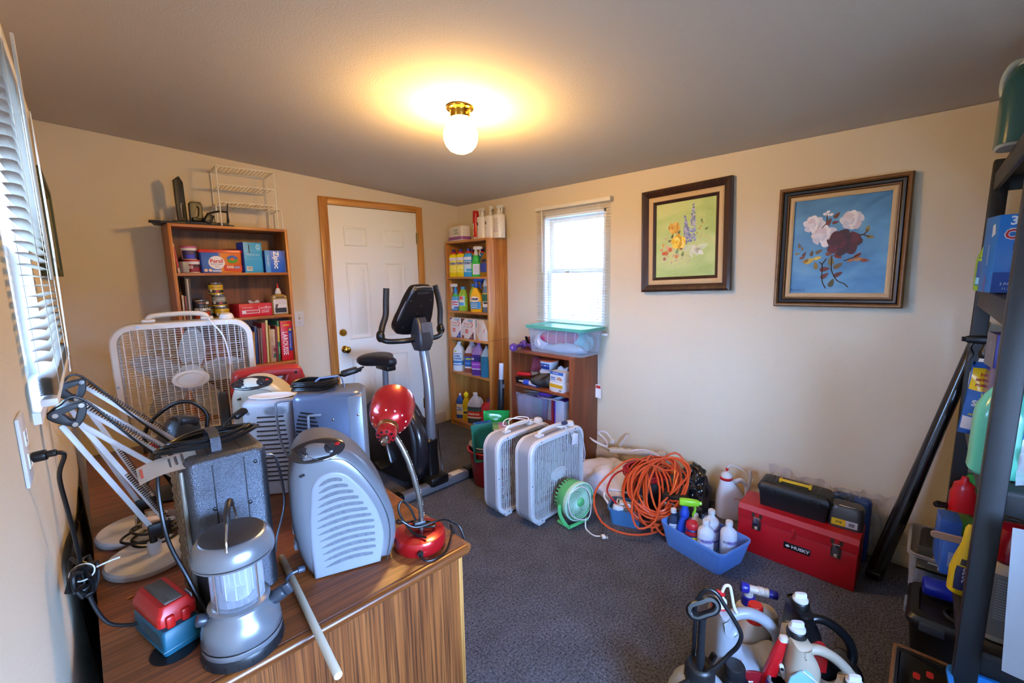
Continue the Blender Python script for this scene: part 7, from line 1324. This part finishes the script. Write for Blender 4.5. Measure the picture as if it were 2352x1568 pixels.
# tank sprayer
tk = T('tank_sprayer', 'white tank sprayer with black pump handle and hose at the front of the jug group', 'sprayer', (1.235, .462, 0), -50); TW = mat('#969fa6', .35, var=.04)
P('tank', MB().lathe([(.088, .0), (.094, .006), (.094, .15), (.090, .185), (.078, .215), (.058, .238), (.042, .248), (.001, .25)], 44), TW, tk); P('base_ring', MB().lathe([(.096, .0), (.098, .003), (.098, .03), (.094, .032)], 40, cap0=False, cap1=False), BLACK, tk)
R = []
for z, q in ((.242, 1.0), (.246, 1.04), (.285, 1.0), (.292, .94), (.296, .8), (.288, .62), (.286, .3)): R.append([(.042*q*(1+(.035 if k % 2 else -.01)*(q > .95))*cos(2*pi*k/36), .042*q*(1+(.035 if k % 2 else -.01)*(q > .95))*sin(2*pi*k/36), z) for k in range(36)])
P('pump_cap', MB().rings(R), mat('#17181a', .4), tk); P('pump_rod', MB().lathe([(.0125, .285), (.0125, .33), (.0105, .345), (.0105, .445), (.013, .452)], 20), mat('#1b1c20', .4), tk)
me = slab([(-.052, .0), (-.040, .022), (-.0, .027), (.040, .022), (.052, .0), (.040, -.022), (0, -.027), (-.040, -.022)], [[(-.030, .003), (.0, .009), (.030, .003), (.0, -.006)]], .036, .014, mat('#141416', .3)); P('pump_handle', me, mat('#141416', .3), tk, loc=(0, 0, .482), rot=(rad(-28), rad(-24), 0))
inv = Matrix.Rotation(rad(50), 4, 'Z')
hs = [(1.25, .49, .30), (1.228, .48, .37), (1.228, .48, .435), (1.228, .48, .495), (1.237, .456, .545), (1.247, .431, .541), (1.254, .41, .512), (1.266, .38, .465), (1.272, .364, .428), (1.269, .371, .389), (1.262, .389, .356), (1.250, .405, .327), (1.233, .425, .30), (1.215, .450, .276), (1.195, .48, .25), (1.17, .52, .205), (1.16, .55, .15)]
P('hose', MB().tube([inv @ (Vector(p)-Vector((1.235, .462, 0))) for p in hs], .0062, 12, 5), mat('#111215', .35), tk); P('clip', MB().box((.038, .02, .285), (.014, .018, .06), rot=(.2, .3, .4), bev=.004), BLACK, tk); P('wand_end', MB().rod((-.085, -.06, .17), (-.06, -.075, .215), .014), BLACK, tk)
# black concentrate bottle
S_ = [(0, .05, .036, 3), (.008, .056, .042, 3), (.12, .056, .042, 3), (.17, .052, .038, 2.6), (.20, .034, .03, 2.2), (.212, .028, .028)]
o = bottle('black concentrate bottle with a small red label in front of the weed jug', (1.362, .402, 0), -42, S_, mat('#101013', .3), n=32); P('cap', MB().lathe([(.030, .20), (.032, .206), (.031, .236), (.028, .242), (.001, .243)], 30), mat('#17171a', .3), o); facelabel(o, S_, .135, .172, '#c0141c', .62, -pi/2-.1, .0012); wraptext('CONCENTRATE', .013, '#f0e8e8', o, S_, .157, -pi/2-.1, .0022, bold=.0005, sx=.85)
# red wand handle
RWm = mat('#b8121a', .28, coat=.3); o = T('sprayer_wand', 'red sprayer wand handle with a white trigger between two jugs', 'sprayer', (1.475, .318, 0), -55)
P('handle', MB().rings([[(x+dx, y, z) for x, y in rrect(w, d, min(w, d)*.45)] for z, w, d, dx in ((.0, .03, .028, -.03), (.10, .036, .03, -.025), (.19, .042, .034, -.012), (.26, .036, .032, .004), (.315, .026, .024, .018), (.322, .02, .018, .02))]), RWm, o); P('white_end', MB().rings([[(x+dx, y, z) for x, y in rrect(w, d, min(w, d)*.45)] for z, w, d, dx in ((.312, .0275, .0255, .018), (.324, .026, .024, .02), (.327, .018, .016, .0205))]), mat('#c8c0b4', .4), o)
P('trigger', MB().box((.022, -.016, .20), (.014, .012, .085), rot=(0, -.3, 0), bev=.005), WHITE, o); P('pivot', MB().cyl((.012, -.022, .228), (.012, -.025, .228), .0045), BLACK, o)
S_ = [(0, .033, .033), (.004, .035, .035), (.18, .035, .035), (.19, .03, .03)]; o = T('spray_can', 'dark blue can with a grey top in front of the red wand handle', 'can', (1.452, .298, 0), -50); P('body', MB().loft(S_, 28), mat('#1c3a9a', .3), o); P('top', MB().lathe([(.032, .186), (.033, .19), (.028, .196), (.022, .19), (.001, .19)], 28), mat('#7d8088', .35), o); facelabel(o, S_, .08, .13, '#c8ccd8', .7); P('red_print', MB().box((0, -.0352, .15), (.012, .001, .012)), mat('#c02028'), o)
# jugs with slanting handles
oil = outline_jug('black oil jug with a red label and a white spout cap, rearmost jug', (1.715, .239, 0), -52, JO, JH, .11, .024, mat('#0e0f11', .3)); oil.scale = (1.14, 1.14, 1.14); jcap(oil, -.068, .292, WHITE); me = slab([(-.062, .1, 1), (-.01, .1, 1), (-.012, .16), (-.03, .2), (-.055, .19)], [], .005, .001, mat('#b3141a', .35)); P('label', me, mat('#b3141a', .35), oil, loc=(0, -.0555, .02)); text('REFINED', .016, '#e8e0dc', oil, (-.03, -.0590, .19), bold=.0006, sx=.85)
ww = outline_jug('stained white fluid jug with a pale blue picture label and a grey cap', (1.558, .212, 0), -52, JO, JH, .115, .026, mat('#a99c88', .4, var=.25, scale=7)); ww.scale = (1.15, 1.15, 1.15); jcap(ww, -.068, .292, mat('#c4c4c8', .4))
me = slab([(-.085, .03, 1), (.06, .03, 1), (.03, .12), (-.03, .195), (-.078, .235)], [], .005, .001, mat('#7fb4d8', .35)); P('label', me, mat('#7fb4d8', .35, var=.2), ww, loc=(0, -.0578, 0))
for pts, c in (([(-.075, .05), (-.07, .12), (-.04, .14), (.0, .115), (.03, .06), (.02, .045)], '#2f5a3a'), ([(-.06, .09), (-.05, .118), (-.025, .12), (-.02, .1), (-.04, .085)], '#b9c0bc'), ([(-.078, .12), (-.06, .135), (-.05, .13), (-.07, .11)], '#b08a4a'), ([(-.03, .05), (.0, .07), (.03, .055), (.01, .045)], '#8a5a3a')):
    P('picture', MB().quad(*[(x, -.0612-.0002*(c != '#2f5a3a'), z) for x, z in pts]), mat(c, .4), ww)
P('label_edge', MB().tube([(-.078, -.0612, .236), (-.03, -.0612, .196), (.03, -.0612, .121), (.06, -.0612, .03)], .0022, 6), mat('#d8cbb0', .4), ww); text('bug', .016, '#22507a', ww, (-.065, -.0614, .185), name='lettering')
w2 = outline_jug('stained white fluid jug in front of the jug with the picture label', (1.420, .170, 0), -50, [(-q[0], *q[1:]) for q in JO], [(-x, z) for x, z in JH], .115, .026, mat('#b3a794', .4, var=.2, scale=7)); jcap(w2, .068, .292, mat('#c8c8cc', .4)); me = slab([(-.085, .03, 1), (.05, .03, 1), (.02, .12), (-.04, .19), (-.078, .215)], [], .005, .001, mat('#3f7fb4', .35)); P('label', me, mat('#3f7fb4', .35), w2, loc=(0, -.0578, 0))
# ================================================================ black plastic shelf unit at the right
SHM = mat('#131416', .5, bump=.12, bscale=500); SRZ = 2.6; SO = Vector((1.652, -.0755, 0))
sh = T('shelf_unit', 'black plastic shelf unit with square posts at the right edge of the room', 'shelf', SO, SRZ); SW, SD = 1.06, .56
for x in (0, SW-.05):
    for y in (0, -SD+.05): P('post', MB().span((x, y-.05, 0), (x+.05, y, 1.90 if y == 0 else 1.86), bev=.007), SHM, sh)
for z in (.43, .90, 1.385, 1.843):
    s = P('shelf', MB().span((.01, -SD+.01, z-.012), (SW-.01, -.01, z), bev=.002), mat('#2b2c2e', .6), sh)
    P('front_apron', MB().span((.045, -.022, z-.065), (SW-.045, -.008, z+.004), bev=.003), mat('#1d1e20', .5), s); P('rear_apron', MB().span((.045, -SD+.008, z-.065), (SW-.045, -SD+.022, z+.004), bev=.003), SHM, s)
    for x in (.012, SW-.026): P('end_apron', MB().span((x, -SD+.05, z-.065), (x+.014, -.05, z+.004), bev=.003), SHM, s)
SMt = Matrix.Translation(SO) @ Matrix.Rotation(rad(SRZ), 4, 'Z')
CF = 70.0         # turns a front face towards the camera side
# top: windshield fluid jug
o, S_ = jug('jug of dark teal washer fluid on the topmost shelf of the black unit', (2.17, -.088, 1.8475), 95, .14, .15, .29, clear('#b9c8c8', .6, .2), mat('#24504e', .25), .82, .02, BLACK)
facelabel(o, S_, .04, .2, '#2c3448', .5, pi*.97, .0018); facelabel(o, S_, .165, .2, '#d6a51e', .5, pi*.97, .0026, 'print'); facelabel(o, S_, .1, .13, '#d8d2cc', .4, pi*.97, .0026, 'print')
# second shelf
o = T('eraser_box', 'tall blue box of cleaning erasers standing on the second shelf of the black unit', 'box', (2.26, -.058, 1.3895), -76); BX = mat('#1f6fc0', .35)
P('box', MB().span((0, 0, 0), (.145, .12, .262), bev=.0015), BX, o); pv = lambda x0, z0, x1, z1, c, y=-.0006, nm='print': P(nm, MB().quad((x0, y, z0), (x1, y, z0), (x1, y, z1), (x0, y, z1)), mat(c, .4), o)
pv(.0, .0, .145, .07, '#174a9c'); text('3', .04, '#e4ecf4', o, (.035, -.0012, .24), bold=.0012); pv(.025, .215, .05, .2165, '#cfe0ee'); text('CLEAN', .044, '#f0eaea', o, (.085, -.0012, .195), bold=.0035); text('CLEAN', .044, '#b81c2a', o, (.085, -.0018, .195), bold=.0012); text('Magic', .032, '#1c2a6a', o, (.075, -.0012, .155), bold=.001)
P('picture', MB().quad(*[(.11+.02*cos(t), -.001, .105+.025*sin(t)) for t in [2*pi*k/14 for k in range(14)]]), mat('#c8a48a'), o); text('ORIGINAL', .012, '#dce8f4', o, (.1, -.0012, .055)); text('3 PADS', .013, '#e0e8f2', o, (.04, -.0012, .03)); text('11.7 x 5.9 x 2.5', .011, '#e0e8f2', o, (.06, -.0012, .014)); P('side_print', MB().quad((-.0006, .02, .2), (-.0006, .05, .19), (-.0006, .05, .23), (-.0006, .03, .235)), mat('#d0dcea'), o); text('ORIGINAL', .016, '#d8e4f0', o, (-.0012, .06, .13), (pi/2, -pi/2, -pi/2)); text('MAGIC', .018, '#c8343a', o, (-.0012, .06, .03), (pi/2, -pi/2, -pi/2))
P('pink_tab', MB().span((.10, -.012, 0), (.14, -.002, .06), bev=.001), mat('#8a3a8c', .4), o)
S_ = [(0, .035, .026, 3), (.006, .038, .03, 3), (.12, .038, .03, 3), (.15, .03, .024, 2.6), (.19, .016, .015)]
o = bottle('lime green and blue bottle beside the eraser box on the black unit', (2.50, -.055, 1.389), -80, S_, mat('#8fb832', .35)); facelabel(o, S_, .02, .125, '#1f4f96', 1.2); facelabel(o, S_, .025, .05, '#7fc0dc', 1.2, off=.0013, nm='print')
for k, tx in enumerate(('use', 'and', 'a')): wraptext(tx, .018, '#d8e8f0', o, S_, .108-.018*k, -pi/2, .0016)
S_ = flatb(.07, .05, .27, .02); o = bottle('beige bottle with a white cap behind the blue eraser box', (2.50, -.135, 1.389), -80, S_, mat('#b3ac86', .4)); cap_screw(o, .265, .024, .03, WHITE)
# third shelf
o, S_ = jug('teal green jug standing at the front of the third shelf of the black unit', (1.795, -.105, .9045), -84, .115, .11, .275, clear('#5fc0a0', .8, .2), None, .6, .02, WHITE); facelabel(o, S_, .03, .12, '#d4dcdc', .55, -pi/2+.9, .0014); facelabel(o, S_, .12, .16, '#2c78b8', .55, -pi/2+.9, .0014); text('fl oz', .016, '#2c4a5a', o, (.04, -.047, .05))
pk = pouch('shiny blue and yellow pouch of cleaner standing on the third shelf of the black unit', (2.17, -.060, .9045), (.02, .06, rad(-82)), .075, .255, '#2f62a8', [(-.034, .16, .034, .235, '#d8b81e'), (-.034, .02, .034, .065, '#c9c9cc')])
text('NEW', .016, '#a02818', pk, (0, -.0382, .218), bold=.0006); text('IMPROVED', .0125, '#a02818', pk, (0, -.0395, .200), bold=.0006, sx=.9); text('FORMULA', .0125, '#a02818', pk, (0, -.0405, .182), bold=.0006, sx=.9); text('BEST', .016, '#e0d020', pk, (.01, -.041, .150), bold=.0005); text('SPIC', .028, '#e4ecf4', pk, (.0, -.041, .118), bold=.0015, sx=.9); text('ADVANCED', .010, '#e0d020', pk, (0, -.039, .078), bold=.0004)
o = carton('freezer_box', 'purple plastic wrapped pack on the third shelf behind the teal jug', 'pack', (2.02, -.132, .9045), -80, .09, .1, .26, mat('#3d2a6c', .2, coat=.5, bump=.3, bscale=40)); o = carton('freezer_box', 'purple and grey carton standing on the wrapped purple pack', 'box', (2.02, -.118, 1.165), -80, .075, .1, .105, mat('#2f2870', .4)); P('side_print', MB().quad((-.0381, 0, 0), (-.0381, .1, 0), (-.0381, .1, .105), (-.0381, 0, .105)), mat('#5a5660', .4), o); text('COOL', .015, '#b8b4c4', o, (-.039, .05, .06), (pi/2, -pi/2, -pi/2))
S_ = flatb(.07, .05, .24, .015); o = bottle('white and yellow spray bottle with a black trigger on the third shelf', (2.42, -.075, .9045), -80, S_, mat('#d4d2cc', .4)); facelabel(o, S_, .12, .17, '#d8a81e', 1.0); facelabel(o, S_, .06, .115, '#24457e', .9); trigger(o, .238, BLACK, 1.3, flip=-1)
o, S_ = jug('green jug deep on the third shelf, seen past the front post', (1.93, -.205, .9045), -80, .12, .1, .29, mat('#1c6a48', .35), None, .6, .02, WHITE, side=-1); facelabel(o, S_, .02, .15, '#4a6a4a', .9, -pi/2-.2); facelabel(o, S_, .13, .16, '#2a6a7a', .9, -pi/2-.2, .0014, 'print')
S_ = flatb(.09, .06, .27, .016); o = bottle('blue bottle with a yellow tag on the third shelf, right of the front post', (1.80, -.225, .9045), -80, S_, mat('#1f78b8', .35)); facelabel(o, S_, .06, .085, '#d8a81e', .4, -pi/2-.5); cap_screw(o, .265, .018, .03, WHITE)
S('plastic_sheet', 'clear plastic bag crumpled around the blue bottle on the third shelf', 'plastic sheet', MB().grid(lambda u, v: (1.715+.02*sin(9*u+4*v)+.03*v, -.14-.13*u, .905+.085*v*(1+.3*sin(7*u))), 14, 8), clear('#e4e8ec', .3, .1), sharp=80)
# bottom shelf
z = .4345
S_ = [(0, .036, .026, 3), (.006, .040, .03, 3), (.11, .040, .03, 3), (.128, .034, .026, 2.8), (.15, .032, .024, 2.8), (.165, .014, .012), (.182, .010, .010)]
o = bottle('red plastic bottle with a drip tip at the far end of the bottom shelf', (2.56, -.072, z), -70, S_, mat('#c01418', .3)); P('drip_tip', MB().lathe([(.005, 0), (.003, .03), (.001, .05)], 10, (.04, 0, .11), (1, 0, .15)), mat('#c8c4b8', .4), o)
S('utensil', 'black rubber handled utensil sticking out over the edge of the bottom shelf', 'utensil', MB().rod((0, 0, 0), (.07, -.095, -.008), .013, .006).lathe([(.009, 0), (.006, .0012)], 16, (.01, -.012, .0125), (0, 0, 1)), BLACK, (2.535, .008, .475))
S('cardboard', 'sheet of grey cardboard lying along the front of the bottom shelf', 'cardboard', MB().box((0, 0, 0), (.20, .10, .006), rot=(0, .06, 0), bev=.001), mat('#9c8e88', .6), (2.46, -.068, .456), 3)
S_ = [(0, .03, .03), (.15, .03, .03), (.16, .02, .02)]; o = bottle('green and white can behind the red bottle on the bottom shelf', (2.68, -.10, z), -75, S_, mat('#2a8a3c', .35), name='spray_can', cat='can'); facelabel(o, S_, .03, .1, '#d6dcd6', .6, -pi/2-.5)
S('plastic_packet', 'bright green packet lying on top of the blue boxes on the bottom shelf', 'packet', MB().grid(lambda u, v: ((u-.5)*.18, (v-.5)*.08, .012*sin(pi*u)*sin(pi*v)), 8, 6), mat('#4a9a2a', .3, coat=.3), (2.27, -.066, .535), 5, solid=.002)
o = S('plastic_packet', 'dark olive packet with black print band below the green one', 'packet', MB().box((0, 0, .045), (.10, .05, .09), bev=.01), mat('#5c7a24', .35), (2.20, -.082, z), -75); P('band', MB().box((0, -.0256, .07), (.098, .002, .022)), BLACK, o); text('POUR & GO', .014, '#c8d0c0', o, (0, -.0272, .07))
S('garden_tool', 'curved red plastic handle among the packets on the bottom shelf', 'handle', MB().tube([(2.20, -.045, .565), (2.15, -.052, .552), (2.11, -.068, .535), (2.09, -.085, .52)], .008, 10), mat('#c02430', .35))
for i, (x, h, c, lb) in enumerate(((2.10, .165, '#2a5ab0', 'blue carton leaning near the front edge of the bottom shelf'), (2.03, .12, '#2f66c4', 'shorter blue carton beside the yellow bottle on the bottom shelf'))):
    o = carton('carton', lb, 'box', (x, -.042-.012*i, z), -82, .055, .09, h, mat(c, .4)); patch(o, -.012, .03, .005, h*.7, -.0006, mat('#7f9cd0'))
S_ = [(0, .03, .024, 2.6), (.006, .036, .028, 2.6), (.08, .036, .028, 2.6), (.13, .026, .022, 2.4), (.17, .016, .015), (.20, .013, .013)]
o = bottle('yellow squeeze bottle with a dark blue label on the bottom shelf beside the front post', (1.945, -.082, z), -78, S_, mat('#d8b81a', .35)); P('cap', MB().lathe([(.014, .198), (.012, .222), (.006, .235), (.001, .236)], 14), mat('#d8b81a', .4), o); facelabel(o, S_, .02, .10, '#1f2a5c', .75); facelabel(o, S_, .105, .125, '#2a2a2a', .5, off=.0012, nm='print'); wraptext('GLUE', .022, '#d8dcec', o, S_, .075, off=.0018, vert=True)
o = S('emery_board', 'flesh coloured flat stick with red lettering sticking out of the bottom shelf', 'stick', MB().poly(rrect(.03, .11, .012), 0, .004), mat('#c49a80', .6), (2.02, -.048, .572), rot=(rad(-4), rad(66), rad(0))); text('CLARK+', .0165, '#a8282c', o, (.007, -.012, .0046), (0, 0, -pi/2), bold=.0004); text('KENSINGTON', .0165, '#a8282c', o, (-.007, -.014, .0046), (0, 0, -pi/2), bold=.0004, sx=.75)
# grey gauge jug
S_ = [(0, .068, .05, 4), (.008, .074, .056, 4), (.20, .074, .056, 4), (.235, .06, .046, 3), (.25, .045, .04, 2.4)]
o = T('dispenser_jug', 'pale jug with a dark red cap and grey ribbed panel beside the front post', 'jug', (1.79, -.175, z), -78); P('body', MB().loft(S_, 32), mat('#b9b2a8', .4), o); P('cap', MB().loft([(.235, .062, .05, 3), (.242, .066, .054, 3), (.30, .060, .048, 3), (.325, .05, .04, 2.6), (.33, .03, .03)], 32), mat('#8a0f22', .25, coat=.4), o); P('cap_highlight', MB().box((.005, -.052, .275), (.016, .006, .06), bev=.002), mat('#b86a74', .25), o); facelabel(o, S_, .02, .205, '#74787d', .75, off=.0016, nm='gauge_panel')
for k in range(15): P('gauge_rib', MB().grid(lambda u, v: sec_pt(sec_at(S_, .075+.008*k+.003*v), -pi/2-.45+.5*u, .003), 6, 1), mat('#9aa0a6', .4), o)
S('plastic_bag', 'white bag hanging off the near end of the black shelf unit', 'bag', MB().grid(lambda u, v: (1.575+.03*u*v+.008*sin(8*u+3*v), -.135-.02*v-.24*u, .845-.385*v), 16, 14), mat('#a9a7a6', .55), sharp=80, solid=.002)
# on the carpet in front of and under the unit
tt = T('storage_bin', 'clear storage tote with a black case in it by the shelf end', 'bin', (2.565, -.075, .001), 2); P('tub', tray(.30, .29, .285, .9), clear('#cdd2da', .22, .12), tt, sharp=50)
S('hard_case', 'black soft case sticking out of the clear tote by the shelf', 'case', MB().box((0, 0, .16), (.17, .23, .31), bev=.022, seg=3), mat('#121315', .55), (2.60, -.075, .008), rot=(0, rad(-10), rad(3)))
o = S('plastic_packet', 'clear packet with black and white print lying on the front of the tote', 'packet', MB().box((0, 0, 0), (.11, .20, .02), rot=(0, -.5, 0), bev=.006), mat('#1c2020', .15, coat=.5, bump=.5, bscale=40), (2.425, -.06, .27), 0)
for k in range(4): P('print', MB().box((-.025+.014*k-.0, .03, -.005+.0085*k+.0), (.003, .07-.012*k, .022), rot=(0, -.5, 0)), mat('#a8aaa8', .5), o)
P('barcode', MB().box((-.035, .02, -.006), (.022, .03, .0215), rot=(0, -.5, 0)), mat('#c8c8c4', .5), o)
DKB = mat('#17181b', .4)
o = T('tool_box', 'dark lidded box with grey blue clips on the carpet below the blue rolls', 'box', (2.26, -.085, .001), 2); P('body', MB().rings([[(x, y, zz) for x, y in rrect(w, d, .03)] for zz, w, d in ((0, .22, .22), (.14, .25, .25), (.145, .27, .27), (.165, .27, .27), (.18, .25, .25), (.182, .2, .2), (.17, .19, .19))]), DKB, o); P('clip', MB().box((-.02, .136, .15), (.08, .012, .035), bev=.005), mat('#6d7c92', .4), o); P('clip', MB().box((-.137, .06, .15), (.012, .07, .035), bev=.005), mat('#3c4654', .4), o); P('inner_ring', MB().lathe([(.05, .172), (.055, .18), (.045, .184), (.04, .175)], 24, (-.03, -.02, 0), cap0=False, cap1=False), DKB, o)
S('tape_roll', 'bright blue cylinder lying on the dark lidded box', 'roll', MB().rod((0, 0, 0), (.02, -.13, 0), .036, .006), mat('#1a2fb0', .3), (2.30, .01, .2215))
o = T('wire_basket', 'dark basket with a rusty brown wire rim and red print lining by the front post', 'basket', (1.735, -.035, .001), 2); P('lining', tray(.20, .16, .225, .9, .006, .02, rim=.002), mat('#0f0f10', .6), o)
P('rim_wire', MB().tube([(x, y, .228) for x, y in rrect(.212, .172, .02, 3)], .0055, 8, 2, True).tube([(-.10, .08, .228), (-.092, .074, .12), (-.085, .068, .005)], .005, 8).tube([(-.07, .086, .228), (-.078, .09, .15), (-.07, .08, .01)], .005, 8), mat('#6a3f1c', .6, var=.5, scale=60, bump=.4, bscale=120), o)
for k in range(4): P('red_spot', MB().quad(*[(.02-.03*(k % 2)+.016*cos(t), -.06+.03*k+.012*sin(t)*(1+.3*cos(2*t)), .2295) for t in [2*pi*q/10 for q in range(10)]]), mat('#b01c18', .5), o)
P('patterned_cloth', MB().grid(lambda u, v: (-.09+.18*u, -.07+.14*v, .205+.018*sin(5*u+3*v)), 8, 8), mat('#151414', .7), o)
o = T('storage_bin', 'bright blue bin pushed under the shelf unit at the lower right', 'bin', (1.60, -.165, .001), 6); P('tub', tray(.22, .17, .33, .88, .004, .02, rim=.008), mat('#1f6fb8', .35), o); P('latch', MB().box((-.0, .07, .30), (.03, .02, .03), bev=.006), mat('#2f86d0', .35), o)
S('bottle', 'brassy metal bottle top beside the bright blue bin', 'bottle', MB().lathe([(.03, 0), (.032, .004), (.032, .26), (.026, .29), (.02, .31), (.02, .33), (.001, .335)], 24), mat('#8a7c58', .3, .6), (1.455, -.135, .0))
# shards of wood chip on the desk, lint on the carpet
S('wood_chip', 'small orange wood chip lying on the desk near the round lamp base', 'wood chip', MB().box((0, 0, .002), (.012, .005, .004), bev=.001), mat('#b06a2c', .6), (.012, 1.34, D), 20)
